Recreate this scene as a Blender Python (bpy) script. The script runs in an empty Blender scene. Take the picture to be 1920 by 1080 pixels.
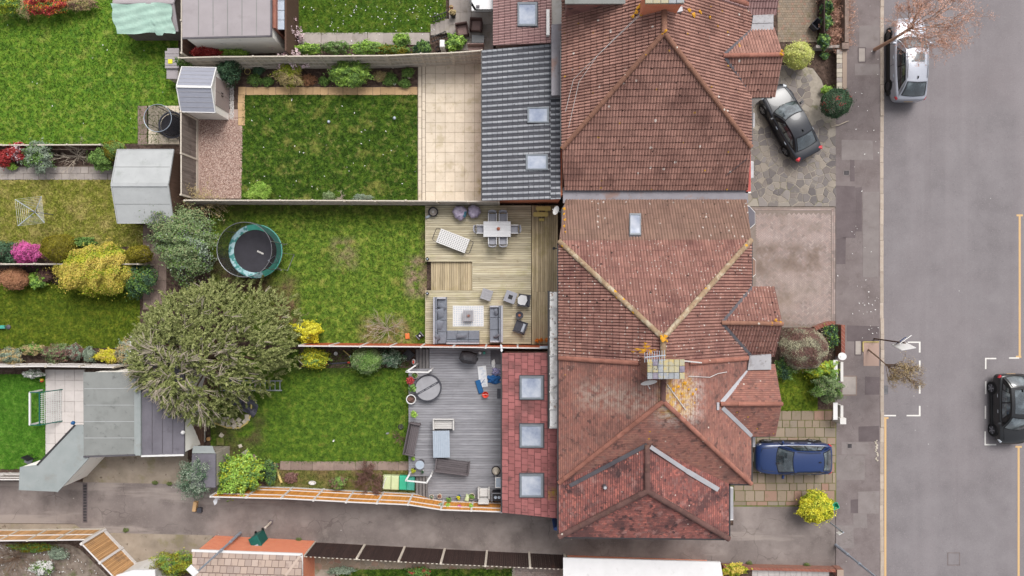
import bpy, math, random
import numpy as np
from mathutils import Vector, Matrix
random.seed(7); RNG = np.random.default_rng(11)
SC = bpy.context.scene; COL = SC.collection
# ------------------------------------------------------------------ camera, sky, sun, exposure
H = 38.0; S = 32.0                      # drone height (m), photo pixels per metre on the ground
cam_d = bpy.data.cameras.new('camera'); cam = bpy.data.objects.new('camera', cam_d); COL.objects.link(cam)
cam.location = (0, 0, H); cam.rotation_euler = (0, 0, 0)
cam_d.sensor_fit = 'HORIZONTAL'; cam_d.angle = 2*math.atan(960/S/H); cam_d.clip_end = 1000
SC.camera = cam
SUN_AZ, SUN_EL = math.radians(24), math.radians(54)      # azimuth from +Y towards +X
world = bpy.data.worlds.new('World'); SC.world = world; world.use_nodes = True
wn = world.node_tree; bg = wn.nodes['Background']
sky = wn.nodes.new('ShaderNodeTexSky'); sky.sky_type = 'NISHITA'; sky.sun_disc = False
sky.sun_elevation = SUN_EL; sky.sun_rotation = SUN_AZ; sky.air_density = 1.0; sky.dust_density = 4.0; sky.ozone_density = 1.0
hs = wn.nodes.new('ShaderNodeHueSaturation'); hs.inputs['Saturation'].default_value = 0.22   # overcast: grey-white cloud light
wn.links.new(sky.outputs[0], hs.inputs['Color']); wn.links.new(hs.outputs[0], bg.inputs['Color']); bg.inputs['Strength'].default_value = 0.125
sun_d = bpy.data.lights.new('sun', 'SUN'); sun_d.energy = 1.5; sun_d.angle = math.radians(32); sun_d.color = (1.0, 0.97, 0.935)
sun = bpy.data.objects.new('sun', sun_d); COL.objects.link(sun)
sd = Vector((math.sin(SUN_AZ)*math.cos(SUN_EL), math.cos(SUN_AZ)*math.cos(SUN_EL), math.sin(SUN_EL)))
sun.rotation_euler = sd.to_track_quat('Z', 'Y').to_euler(); sun.location = sd*60
SC.view_settings.view_transform = 'Standard'; SC.view_settings.look = 'None'; SC.view_settings.gamma = 1
SC.view_settings.use_curve_mapping = False; SC.view_settings.exposure = 0.76
SC.cycles.max_bounces = 6; SC.cycles.use_denoising = True; SC.cycles.transparent_max_bounces = 12
# ------------------------------------------------------------------ helpers
GAIN = 1.5
def C(r, g, b, k=1.0):                  # a colour as seen on the lit surface in the photo -> albedo
    f = lambda c: (c/12.92 if c <= .04045 else ((c+.055)/1.055)**2.4)
    return tuple(min(.85, f(x/255)/GAIN*k) for x in (r, g, b)) + (1.0,)
def P(px, py, z=0.0):                   # photo pixel + height -> place in the world
    k = (H-z)/H/S; return Vector(((px-960)*k, (540-py)*k, z))
def plane3(a, b, c):
    n = (b-a).cross(c-a).normalized()
    if n.z < 0: n = -n
    return a, n
def PX(px, py, pl):                     # photo pixel -> point on a sloping plane
    o = Vector((0, 0, H)); d = P(px, py, 0)-o; t = (pl[0]-o).dot(pl[1])/d.dot(pl[1]); return o+d*t
MATS = {}
def pm(name, cols, scale=3.0, rough=.85, bump=0.0, bscale=None, var=0.0, metal=0.0, spec=.3, ov=(), stretch=None, pal=None, detail=6, coat=0, alpha=1, bdist=.02, lo=.3, hi=.7, trans=0, local=False):
    m = bpy.data.materials.new(name); m.use_nodes = True; MATS[name] = m
    nt = m.node_tree; N = nt.nodes; L = nt.links; b = N['Principled BSDF']
    if local: pos = N.new('ShaderNodeTexCoord').outputs['Object']
    else: pos = N.new('ShaderNodeNewGeometry').outputs['Position']
    def vec(off=0, st=None):
        mp = N.new('ShaderNodeMapping'); mp.inputs['Location'].default_value = (off*3.7, off*1.9, off*2.3)
        if st: mp.inputs['Scale'].default_value = st
        L.new(pos, mp.inputs['Vector']); return mp.outputs[0]
    def noise(sc, off=0, det=6, st=None):
        n = N.new('ShaderNodeTexNoise'); n.inputs['Scale'].default_value = sc; n.inputs['Detail'].default_value = det
        n.inputs['Roughness'].default_value = .6
        L.new(vec(off, st), n.inputs['Vector']); return n.outputs['Fac']
    def ramp(fac, cs, a, z):
        r = N.new('ShaderNodeValToRGB'); e = r.color_ramp.elements
        while len(e) < len(cs): e.new(.5)
        for i, c in enumerate(cs):
            e[i].position = a+(z-a)*i/max(1, len(cs)-1); e[i].color = c
        L.new(fac, r.inputs[0]); return r.outputs[0]
    def math_(op, a, b_=None):
        n = N.new('ShaderNodeMath'); n.operation = op
        for i, x in enumerate((a, b_)):
            if x is None: continue
            if isinstance(x, (int, float)): n.inputs[i].default_value = x
            else: L.new(x, n.inputs[i])
        return n.outputs[0]
    oi = N.new('ShaderNodeObjectInfo'); at = N.new('ShaderNodeAttribute'); at.attribute_name = 'tint'
    rnd = math_('FRACT', math_('ADD', oi.outputs['Random'], at.outputs['Fac']))
    if len(cols) == 1: cols = [cols[0], cols[0]]
    col = ramp(noise(scale, 0, detail, stretch), cols, lo, hi)
    def mix(fac, a, c, mode='MIX'):
        n = N.new('ShaderNodeMix'); n.data_type = 'RGBA'; n.blend_type = mode
        if isinstance(fac, (int, float)): n.inputs['Factor'].default_value = fac
        else: L.new(fac, n.inputs['Factor'])
        for k, x in (('A', a), ('B', c)):
            s = [q for q in n.inputs if q.name == k and q.type == 'RGBA'][0]
            if isinstance(x, tuple): s.default_value = x
            else: L.new(x, s)
        return [q for q in n.outputs if q.type == 'RGBA'][0]
    if pal:
        col = mix(.72, col, ramp(rnd, pal, 0, 1))
    for i, o in enumerate(ov):
        if o[0] == 'n':                 # ('n', scale, lo, hi, colour, amount)
            f = ramp(noise(o[1], 5+i*3.1), [(0, 0, 0, 1), (o[5],)*3+(1,)], o[2], o[3]); col = mix(f, col, o[4])
        elif o[0] == 's':               # ('s', scale, radius, chance, colour): round spots
            v = N.new('ShaderNodeTexVoronoi'); v.inputs['Scale'].default_value = o[1]; L.new(vec(9+i*2.3), v.inputs['Vector'])
            sp = N.new('ShaderNodeSeparateColor'); L.new(v.outputs['Color'], sp.inputs[0])
            wob = math_('MULTIPLY', math_('SUBTRACT', noise(o[1]*3, 3), .5), o[2])
            f = math_('MULTIPLY', math_('LESS_THAN', math_('ADD', v.outputs['Distance'], wob), o[2]), math_('LESS_THAN', sp.outputs[0], o[3]))
            col = mix(f, col, o[4])
        elif o[0] == 't':               # ('t', scale, stretch, lo, hi, colour, amount): streaks
            f = ramp(noise(o[1], 4+i*2.7, 5, o[2]), [(0, 0, 0, 1), (o[6],)*3+(1,)], o[3], o[4]); col = mix(f, col, o[5])
        elif o[0] == 'c':               # ('c', scale, width, colour, amount): cracks
            v = N.new('ShaderNodeTexVoronoi'); v.feature = 'DISTANCE_TO_EDGE'; v.inputs['Scale'].default_value = o[1]
            wv = N.new('ShaderNodeVectorMath'); wv.operation = 'ADD'; nz = N.new('ShaderNodeTexNoise'); nz.inputs['Scale'].default_value = o[1]*2.5; L.new(pos, nz.inputs['Vector']); L.new(vec(6+i), wv.inputs[0]); L.new(nz.outputs['Color'], wv.inputs[1]); L.new(wv.outputs[0], v.inputs['Vector'])
            mk = ramp(noise(o[1]*.8, 8+i), [(0, 0, 0, 1), (o[4],)*3+(1,)], .5, .58); f = math_('MULTIPLY', math_('LESS_THAN', v.outputs['Distance'], o[2]), mk); col = mix(f, col, o[3])
        elif o[0] == 'r':               # ('r', [(x0,x1,y0,y1) world], soft, colour, amount, noise scale): a patch with its own place
            sx = N.new('ShaderNodeSeparateXYZ'); L.new(pos, sx.inputs[0])
            x0, x1, y0, y1 = o[1]
            def edge(v, e, sgn):
                n = N.new('ShaderNodeMapRange'); n.inputs['From Min'].default_value = e; n.inputs['From Max'].default_value = e+sgn*o[2]
                L.new(v, n.inputs['Value']); return n.outputs[0]
            f = math_('MULTIPLY', math_('MULTIPLY', edge(sx.outputs[0], x0-o[2], 1), edge(sx.outputs[0], x1+o[2], -1)), math_('MULTIPLY', edge(sx.outputs[1], y0-o[2], 1), edge(sx.outputs[1], y1+o[2], -1)))
            nn = ramp(noise(o[5], 7+i), [(0, 0, 0, 1), (1, 1, 1, 1)], .38, .6)
            f = math_('MULTIPLY', math_('MULTIPLY', f, nn), o[4]); col = mix(f, col, o[3])
    if var:
        h = N.new('ShaderNodeHueSaturation'); L.new(col, h.inputs['Color'])
        L.new(math_('ADD', math_('MULTIPLY', rnd, 2*var), 1-var), h.inputs['Value']); col = h.outputs[0]
    L.new(col, b.inputs['Base Color'])
    b.inputs['Roughness'].default_value = rough; b.inputs['Metallic'].default_value = metal
    b.inputs['Specular IOR Level'].default_value = spec; b.inputs['Coat Weight'].default_value = coat; b.inputs['Coat Roughness'].default_value = .05
    b.inputs['Alpha'].default_value = alpha; b.inputs['Transmission Weight'].default_value = trans
    if bump:
        bp = N.new('ShaderNodeBump'); bp.inputs['Strength'].default_value = bump; bp.inputs['Distance'].default_value = bdist
        L.new(noise(bscale or scale*8, 2, 4, stretch), bp.inputs['Height']); L.new(bp.outputs[0], b.inputs['Normal'])
    return m
def link(o, parent=None):
    COL.objects.link(o)
    if parent is not None: o.parent = parent
    return o
def tag(o, label=None, cat=None, group=None, kind=None):
    for k, v in (('label', label), ('category', cat), ('group', group), ('kind', kind)):
        if v: o[k] = v
    return o
def E(name, label, cat, loc=(0, 0, 0), rot=0, group=None, kind=None):
    o = bpy.data.objects.new(name, None); o.empty_display_size = .2; link(o); o.location = loc; o.rotation_euler = (0, 0, rot)
    return tag(o, label, cat, group, kind)
class MB:
    def __init__(s): s.v = []; s.f = []; s.m = []; s.t = []
    def add(s, vs, fs, m=0, t=0.0):
        o = len(s.v); s.v += [tuple(x) for x in vs]
        for f in fs: s.f.append(tuple(i+o for i in f)); s.m.append(m); s.t.append(t)
        return s
    def box(s, c, d, rz=0, m=0, t=0.0, ch=0.0, M=None, tp=1.0):   # c = centre of the base, d = size, tp = taper of the top
        x, y, z = d[0]/2, d[1]/2, d[2]
        r = [(-x, -y), (x, -y), (x, y), (-x, y)]
        vs = [(a, b, 0) for a, b in r]
        if ch:
            vs += [(a*tp, b*tp, z-ch) for a, b in r]+[((abs(a*tp)-ch)*(1 if a > 0 else -1), (abs(b*tp)-ch)*(1 if b > 0 else -1), z) for a, b in r]
        else: vs += [(a*tp, b*tp, z) for a, b in r]
        fs = [(3, 2, 1, 0)]
        for k in range(2 if ch else 1):
            for i in range(4): j = (i+1) % 4; fs.append((k*4+i, k*4+j, k*4+4+j, k*4+4+i))
        k = 8 if ch else 4; fs.append((k, k+1, k+2, k+3))
        T = Matrix.Translation(Vector(c)) @ (M if M is not None else Matrix.Rotation(rz, 4, 'Z'))
        return s.add([T @ Vector(p) for p in vs], fs, m, t)
    def prism(s, poly, z0, z1, m=0, t=0.0, m_top=None):         # poly: world (x, y)
        a = sum(poly[i][0]*poly[(i+1) % len(poly)][1]-poly[(i+1) % len(poly)][0]*poly[i][1] for i in range(len(poly)))
        if a < 0: poly = list(poly)[::-1]
        n = len(poly); vs = [(p[0], p[1], z0) for p in poly]+[(p[0], p[1], z1) for p in poly]
        s.add(vs, [(i, (i+1) % n, (i+1) % n+n, i+n) for i in range(n)]+[tuple(range(n))[::-1]], m, t)
        s.add(vs[n:], [tuple(range(n))], m if m_top is None else m_top, t); return s
    def hexa(s, b4, t4, m=0, t=0.0):                            # bottom and top quads
        return s.add(list(b4)+list(t4), [(3, 2, 1, 0), (4, 5, 6, 7)]+[(i, (i+1) % 4, (i+1) % 4+4, i+4) for i in range(4)], m, t)
    def beam(s, a, b, w, h, m=0, t=0.0, up=Vector((0, 0, 1))):
        a, b = Vector(a), Vector(b); d = (b-a).normalized(); x = d.cross(up)
        if x.length < 1e-4: x = d.cross(Vector((1, 0, 0)))
        x.normalize(); y = x.cross(d); q = [(-1, -1), (1, -1), (1, 1), (-1, 1)]
        return s.hexa([a+x*i*w/2+y*j*h/2 for i, j in q], [b+x*i*w/2+y*j*h/2 for i, j in q], m, t)
    def cyl(s, c, r, h, n=16, m=0, r2=None, t=0.0, cap=True, ax=None):
        r2 = r if r2 is None else r2; c = Vector(c); R = Matrix.Identity(3) if ax is None else Vector(ax).to_track_quat('Z', 'Y').to_matrix()
        vs = [c+R @ Vector((q*math.cos(2*math.pi*i/n), q*math.sin(2*math.pi*i/n), z)) for q, z in ((r, 0), (r2, h)) for i in range(n)]
        fs = [(i, (i+1) % n, (i+1) % n+n, i+n) for i in range(n)]
        if cap: fs += [tuple(range(n, 2*n)), tuple(range(n))[::-1]]
        return s.add(vs, fs, m, t)
    def lathe(s, c, prof, n=20, m=0, t=0.0, sy=1.0):
        k = len(prof); vs = [(c[0]+r*math.cos(2*math.pi*i/n), c[1]+sy*r*math.sin(2*math.pi*i/n), c[2]+z) for r, z in prof for i in range(n)]
        fs = [(q*n+i, q*n+(i+1) % n, (q+1)*n+(i+1) % n, (q+1)*n+i) for q in range(k-1) for i in range(n)]
        return s.add(vs, fs, m, t)
    def tube(s, pts, r, n=6, m=0, t=0.0, closed=False):
        pts = [Vector(p) for p in pts]; k = len(pts); vs = []
        for i, p in enumerate(pts):
            a = pts[i-1] if (i or closed) else p; b = pts[(i+1) % k] if (i < k-1 or closed) else p
            d = (b-a).normalized() if (b-a).length > 1e-6 else Vector((0, 0, 1)); x = d.cross(Vector((.13, .27, 1)))
            if x.length < 1e-3: x = d.cross(Vector((1, 0, 0)))
            x.normalize(); y = d.cross(x); q = r[i] if isinstance(r, (list, tuple)) else r
            vs += [p+(x*math.cos(2*math.pi*j/n)+y*math.sin(2*math.pi*j/n))*q for j in range(n)]
        fs = [(i*n+j, i*n+(j+1) % n, ((i+1) % k)*n+(j+1) % n, ((i+1) % k)*n+j) for i in range(k if closed else k-1) for j in range(n)]
        if not closed: fs += [tuple(range(n))[::-1], tuple(range((k-1)*n, k*n))]
        return s.add(vs, fs, m, t)
    def grid(s, fn, nu, nv, m=0, t=0.0):
        vs = [fn(i/nu, j/nv) for j in range(nv+1) for i in range(nu+1)]
        return s.add(vs, [(j*(nu+1)+i, j*(nu+1)+i+1, (j+1)*(nu+1)+i+1, (j+1)*(nu+1)+i) for j in range(nv) for i in range(nu)], m, t)
    def mesh(s, name, mats, smooth=False, off=None):
        me = bpy.data.meshes.new(name)
        vs = s.v if off is None else [(x-off[0], y-off[1], z-off[2]) for x, y, z in s.v]
        me.from_pydata(vs, [], s.f)
        for m in (mats if isinstance(mats, (list, tuple)) else [mats]): me.materials.append(MATS[m])
        me.polygons.foreach_set('material_index', s.m)
        if any(s.t): me.attributes.new('tint', 'FLOAT', 'FACE').data.foreach_set('value', s.t)
        if smooth: me.polygons.foreach_set('use_smooth', [True]*len(s.f))
        return me
    def build(s, name, mats, parent=None, world=True, smooth=False, kind=None, sub=0):
        off = None
        if parent is not None and world:
            r = parent
            while r.parent is not None: r = r.parent
            off = r.location
        o = bpy.data.objects.new(name, s.mesh(name, mats, smooth, off)); link(o, parent)
        if kind: o['kind'] = kind
        if sub: md = o.modifiers.new('s', 'SUBSURF'); md.levels = md.render_levels = sub
        return o
def npmesh(name, v, f, mats, mi=None, tint=None, parent=None, smooth=False, kind=None):   # v (n,3), f (m,k) numpy
    me = bpy.data.meshes.new(name); n, k = f.shape
    me.vertices.add(len(v)); me.vertices.foreach_set('co', np.ascontiguousarray(v, dtype=np.float32).ravel())
    me.loops.add(n*k); me.loops.foreach_set('vertex_index', np.ascontiguousarray(f, dtype=np.int32).ravel())
    me.polygons.add(n); me.polygons.foreach_set('loop_start', np.arange(0, n*k, k, dtype=np.int32))
    for m in (mats if isinstance(mats, (list, tuple)) else [mats]): me.materials.append(MATS[m])
    if mi is not None: me.polygons.foreach_set('material_index', np.asarray(mi, dtype=np.int32))
    if tint is not None: me.attributes.new('tint', 'FLOAT', 'FACE').data.foreach_set('value', np.asarray(tint, dtype=np.float32))
    me.update(calc_edges=True); me.validate()
    o = bpy.data.objects.new(name, me); link(o, parent)
    if kind: o['kind'] = kind
    return o
def copy_tree(o, parent=None):
    c = o.copy(); link(c)
    c.parent = parent
    for ch in list(o.children): copy_tree(ch, c)
    return c
def inst(name, me, parent, loc, rot=None, scale=None):
    o = bpy.data.objects.new(name, me); link(o, parent); o.location = loc
    if rot is not None: o.rotation_euler = rot
    if scale is not None: o.scale = scale
    return o
def rect(x0, y0, x1, y1, z=0): return [P(x0, y0, z).xy, P(x1, y0, z).xy, P(x1, y1, z).xy, P(x0, y1, z).xy]
def sheet(name, poly_px, z, mat, label=None, th=.05, kind='structure', parent=None, world_poly=False):
    pts = poly_px if world_poly else [P(x, y, z).xy for x, y in poly_px]
    mb = MB(); mb.prism(pts, z-th, z, 0)
    o = mb.build(name, mat, parent)
    if parent is None: tag(o, label, None, None, kind)
    return o
def cboxmesh(name, d, mat, ch=.008):
    mb = MB(); mb.box((0, 0, 0), d, ch=ch); return mb.mesh(name, mat)
# ------------------------------------------------------------------ materials
W_, K_ = (1, 1, 1, 1), (0, 0, 0, 1)
def box_d(x0, y0, x1, y1): a = P(x0, y1); b = P(x1, y0); return (a.x, b.x, a.y, b.y)
pm('soil', [C(62, 50, 42), C(96, 80, 68), C(120, 104, 88)], 2.2, .95, .6, 18)
pm('bed_soil', [C(58, 46, 40), C(92, 74, 64), C(120, 100, 90)], 5, .95, .9, 22, bdist=.05)
pm('asphalt', [C(125, 119, 121), C(135, 129, 131), C(143, 137, 139)], .55, .9, .25, 90, ov=[('n', .16, .45, .7, C(140, 131, 133), .5), ('n', 40, .62, .75, C(176, 168, 168), .5), ('n', 9, .58, .7, C(126, 119, 121), .6), ('t', .45, (1, .03, 1), .5, .66, C(150, 143, 145), .5), ('t', .7, (1, .05, 1), .58, .68, C(126, 119, 121), .5), ('n', 16, .56, .68, C(160, 153, 153), .6), ('n', 14, .58, .68, C(112, 106, 108), .5), ('s', 1.1, .03, .25, C(205, 200, 198)), ('n', 1.4, .66, .75, C(138, 128, 130), .5)], bdist=.006)
pm('pavement', [C(116, 105, 103), C(130, 119, 118), C(140, 130, 128)], .8, .92, .3, 70, ov=[('n', 2.5, .58, .7, C(112, 100, 98), .5), ('s', 2.2, .06, .3, C(190, 184, 178)), ('c', .8, .01, C(100, 90, 88), .4), ('n', 14, .58, .68, C(150, 140, 138), .5), ('n', 35, .62, .75, C(170, 160, 158), .5)], bdist=.006)
pm('patch_dark', [C(102, 91, 92), C(116, 105, 106)], 1.5, .92, .3, 70, var=.07, ov=[('n', 14, .58, .68, C(132, 122, 120), .5), ('s', 2.2, .06, .3, C(180, 174, 168))], bdist=.006)
pm('patch_light', [C(132, 123, 121), C(146, 137, 135)], 1.5, .92, .3, 70, var=.07, ov=[('n', 14, .58, .68, C(158, 150, 146), .5), ('n', 2, .58, .7, C(120, 110, 106), .5), ('c', .8, .01, C(104, 94, 92), .4)], bdist=.006)
pm('alley', [C(112, 102, 98), C(132, 121, 117), C(146, 135, 130)], .5, .92, .3, 60, ov=[('n', .55, .5, .7, C(172, 160, 154), .6), ('n', 1.3, .6, .7, C(108, 98, 94), .4), ('n', 12, .58, .68, C(156, 145, 140), .5), ('t', .8, (.12, 1, 1), .56, .64, C(172, 160, 152), .6), ('c', .5, .01, C(92, 82, 78), .45), ('s', 1.4, .05, .25, C(185, 178, 170)), ('n', 6, .66, .74, C(120, 112, 92), .5)], bdist=.008)
pm('concrete_apron', [C(138, 126, 112), C(160, 146, 130), C(176, 162, 146)], .9, .92, .4, 40, ov=[('n', 1.1, .55, .68, C(136, 128, 92), .7), ('n', 2.6, .63, .7, C(94, 78, 66), .8), ('s', 3, .05, .3, C(205, 200, 190))], bdist=.01)
pm('kerb', [C(178, 162, 148), C(196, 182, 168)], 3, .9, .3, 40, var=.1, ov=[('n', 5, .6, .7, C(140, 126, 116), .6)])
pm('paint_white', [C(238, 234, 228)], 6, .7, ov=[('n', 14, .58, .7, C(176, 168, 166), .55)])
pm('paint_yellow', [C(220, 182, 130)], 6, .7, ov=[('n', 14, .56, .7, C(176, 156, 136), .5)])
pm('iron', [C(66, 62, 64), C(92, 88, 90)], 9, .6, .3, 60, metal=.5)
pm('herring', [C(162, 146, 140)], 6, .9, pal=[C(136, 122, 118), C(168, 150, 143), C(178, 154, 146), C(152, 138, 132), C(188, 170, 163)], ov=[('n', .55, .48, .68, C(136, 122, 110), .7), ('n', .45, .58, .7, C(196, 178, 171), .5), ('n', 7, .64, .74, C(120, 106, 84), .5), ('r', box_d(1418, 468, 1530, 505), .6, C(128, 110, 98), .85, 1.1), ('r', box_d(1420, 560, 1480, 610), .7, C(138, 118, 102), .8, 1.0), ('r', box_d(1430, 402, 1550, 445), .6, C(198, 178, 172), .5, 1.0), ('r', box_d(1460, 515, 1555, 575), .6, C(198, 178, 170), .5, 1.0)])
pm('joint', [C(116, 104, 96), C(140, 126, 114)], 6, .95, ov=[('n', 1.5, .56, .68, C(104, 106, 66), .7)])
pm('joint_moss', [C(112, 104, 74), C(120, 124, 60)], 3, .95, .5, 30, ov=[('n', 2, .5, .6, C(92, 112, 40), .8)])
pm('crazy', [C(126, 118, 112)], 8, .9, .35, 25, pal=[C(112, 106, 106), C(146, 138, 132), C(172, 160, 146), C(130, 120, 116), C(158, 150, 146), C(104, 98, 100), C(186, 176, 162)], ov=[('n', 3, .58, .7, C(178, 168, 152), .45), ('n', .8, .58, .68, C(104, 94, 84), .4)], bdist=.01)
pm('crazy_joint', [C(160, 150, 136), C(188, 178, 164)], 4, .95, ov=[('n', 1.2, .55, .65, C(112, 112, 70), .7)])
pm('slab_drive', [C(150, 134, 116)], 5, .9, .35, 25, pal=[C(138, 124, 108), C(160, 142, 122), C(150, 138, 124), C(170, 152, 132), C(168, 128, 112)], ov=[('n', 2.2, .55, .68, C(122, 118, 84), .5), ('n', 9, .62, .72, C(116, 100, 86), .5)], bdist=.01)
pm('slab_cream', [C(236, 221, 200), C(224, 208, 186)], 2.2, .85, .15, 30, var=.07, ov=[('n', 1.3, .54, .66, C(196, 180, 148), .6), ('n', 6, .6, .7, C(182, 164, 138), .55), ('r', (-1.85, -1.5, 5.6, 6.4), .3, C(176, 160, 92), .8, 3)], bdist=.006)
pm('slab_edge', [C(218, 182, 138), C(206, 170, 126)], 3, .85, .2, 30, var=.1, ov=[('n', 6, .6, .7, C(178, 146, 112), .5)], bdist=.008)
pm('slab_grey', [C(168, 158, 152), C(184, 174, 166)], 2.2, .9, .25, 30, var=.08, ov=[('n', 2, .56, .68, C(146, 136, 118), .5), ('n', 12, .64, .74, C(120, 110, 100), .5)], bdist=.008)
pm('slab_pale', [C(206, 198, 194), C(216, 208, 204)], 2.2, .85, .2, 30, var=.04, ov=[('n', 3, .6, .7, C(180, 170, 160), .5)])
pm('slab_brown', [C(140, 120, 112), C(160, 140, 128)], 2.5, .9, .25, 30, var=.12, ov=[('n', 3, .56, .68, C(110, 96, 84), .6)])
pm('gravel', [C(160, 126, 118)], 3, .9, .3, 60, pal=[C(112, 84, 74), C(170, 134, 118), C(206, 180, 164), C(140, 108, 96), C(220, 202, 188), C(124, 98, 88)], var=.3)
pm('white_gravel', [C(190, 184, 178)], 3, .9, pal=[C(120, 112, 110), C(206, 200, 196), C(230, 226, 222), C(170, 160, 156)], var=.15)
# lawns
def lawn(name, a, b_, c_, dry=None, dd=(.56, .7), dark=None, extra=()):
    g_ = lambda c: c and (c[0]*.98, c[1]*1.0, c[2]*.74, 1)
    a, b_, c_, dry, dark = map(g_, (a, b_, c_, dry, dark))
    ov = [('n', 8, .55, .72, c_, .55)]
    if dark: ov.append(('n', 1.1, .55, .7, dark, .55))
    if dry: ov.append(('n', .9, dd[0], dd[1], dry, .8))
    pm(name, [a, a, b_, c_], 3.0, .95, .7, 40, var=.22, lo=.3, hi=.7, ov=ov+list(extra), bdist=.04)
def box_w(x0, y0, x1, y1): a = P(x0, y1); b = P(x1, y0); return (a.x, b.x, a.y, b.y)
lawn('lawn_deep', C(56, 86, 16), C(84, 116, 30), C(120, 138, 58), C(168, 164, 96), (.56, .72), C(44, 74, 12), extra=[('n', 3.2, .56, .68, C(160, 158, 88), .6)])
lawn('lawn_mixed', C(84, 112, 36), C(116, 138, 52), C(148, 154, 80), C(166, 152, 96), (.6, .76), C(70, 92, 30),
     extra=[('r', box_w(630, 455, 662, 495), .5, C(150, 130, 100), .7, 2.2), ('r', box_w(770, 490, 798, 548), .5, C(158, 134, 112), 1, 2.0), ('r', box_w(518, 560, 550, 600), .5, C(140, 108, 86), 1, 1.7), ('r', box_w(395, 370, 440, 420), .9, C(74, 62, 46), 1, .5), ('r', box_w(400, 490, 480, 545), .8, C(88, 70, 56), 1, .5), ('r', box_w(480, 530, 545, 570), .8, C(112, 92, 66), 1, .8), ('r', box_w(690, 610, 760, 640), .8, C(160, 136, 96), .8, 2), ('r', box_w(798, 440, 800, 540), .5, C(120, 100, 76), .8, 3), ('r', box_w(405, 385, 780, 395), .35, C(92, 96, 44), .8, 3)])  # last patch paints the fence's shadow strip into the grass colour
lawn('lawn_mid', C(78, 110, 32), C(104, 134, 42), C(138, 150, 68), C(160, 154, 84), (.62, .76), C(58, 86, 26), extra=[('r', box_w(420, 790, 480, 860), .9, C(104, 92, 62), .9, .9), ('r', box_w(500, 655, 760, 690), .7, C(66, 78, 30), .7, 1.2)])  # last patch is shade beside the fence, painted into the grass
lawn('lawn_vivid', C(84, 122, 32), C(110, 142, 44), C(146, 162, 74), C(172, 174, 100), (.58, .74), C(64, 104, 34), extra=[('n', 2.6, .56, .68, C(150, 160, 72), .6), ('n', 4, .56, .66, C(58, 96, 34), .6)])
lawn('lawn_bright', C(88, 144, 44), C(108, 160, 58), C(134, 174, 84), None, dark=C(74, 124, 38))
lawn('lawn_dry', C(140, 144, 62), C(168, 162, 92), C(190, 176, 118), C(196, 178, 128), (.5, .66), C(120, 132, 46))
lawn('lawn_olive', C(92, 114, 26), C(120, 136, 38), C(148, 150, 60), C(142, 140, 54), (.6, .75), C(70, 94, 20))
lawn('verge_grass', C(98, 104, 54), C(122, 118, 72), C(136, 124, 90), C(130, 108, 84), (.5, .65), C(80, 90, 40))
# roofs
lich = ('s', 4.2, .19, .32, C(214, 202, 192)); lich2 = ('s', 7, .22, .3, C(206, 192, 182)); moss = ('s', 3.6, .2, .2, C(66, 48, 42))
pm('tile_brown', [C(166, 124, 112), C(186, 142, 128)], 1.3, .9, .3, 40, var=.15, ov=[('n', .45, .5, .64, C(120, 86, 78), .7), ('n', 5, .58, .68, C(116, 84, 76), .6), ('n', 2.2, .58, .7, C(184, 140, 122), .6), ('s', 1.7, .12, .4, C(228, 216, 206)), ('s', 3, .16, .1, C(206, 158, 60)), ('s', 4, .2, .14, C(80, 56, 50))], bdist=.008)
pm('tile_red', [C(150, 109, 99), C(170, 127, 114)], 1.6, .9, .3, 40, var=.16, ov=[('n', .6, .52, .64, C(116, 78, 74), .7), ('n', 5, .58, .68, C(112, 74, 70), .6), ('n', 2.6, .58, .7, C(188, 138, 120), .55), lich, lich2, moss], bdist=.008)
pm('tile_dull', [C(142, 112, 100), C(160, 128, 112)], 1.4, .9, .3, 40, var=.1, ov=[('n', .8, .56, .7, C(124, 96, 84), .6), ('s', 3.2, .18, .4, C(222, 212, 204)), ('s', 4, .2, .2, C(84, 64, 54))], bdist=.008)
pm('tile_grey', [C(156, 158, 164), C(178, 180, 184)], 1.2, .75, .2, 40, var=.09, ov=[('n', .8, .56, .7, C(112, 112, 118), .6), ('s', 2.6, .11, .1, C(60, 58, 60)), ('n', 6, .62, .74, C(170, 170, 174), .5)], bdist=.008)
pm('tile_pink', [C(168, 132, 130), C(186, 152, 148)], 1.4, .85, .2, 40, var=.08, ov=[('n', 3, .58, .7, C(140, 108, 106), .6)], bdist=.008)
pm('tile_shingle', [C(158, 98, 96), C(176, 112, 110)], 1.4, .9, .3, 40, var=.17, ov=[('n', .6, .52, .64, C(120, 84, 82), .75), ('n', 1.7, .6, .7, C(98, 76, 72), .7), ('n', 5, .64, .74, C(188, 128, 116), .5), ('r', (2.0, 2.6, -11.2, -10.7), .15, C(170, 140, 50), .9, 4)], bdist=.008)
pm('tile_plain', [C(156, 104, 92)], 1.2, .9, .3, 40, pal=[C(124, 90, 83), C(160, 112, 100), C(174, 122, 108), C(146, 105, 95), C(188, 132, 114), C(136, 104, 96), C(174, 118, 106), C(150, 120, 110)], ov=[('n', .55, .52, .68, C(110, 82, 76), .7), ('n', 1.3, .58, .7, C(172, 126, 110), .5), ('n', 2.4, .58, .66, C(84, 66, 64), .75), ('s', 2.4, .1, .14, C(216, 206, 196)), ('s', 3.3, .14, .04, C(212, 160, 40)), ('n', 9, .66, .74, C(196, 178, 164), .5), ('r', (7.3, 8.6, -5.9, -4.7), .9, C(216, 204, 194), .85, 5), ('r', (7.3, 8.2, -5.6, -4.6), .7, C(222, 172, 40), .7, 4.5), ('r', (3.6, 6.2, -5.6, -5.0), .7, C(190, 170, 156), .7, 4)], bdist=.008)
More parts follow.
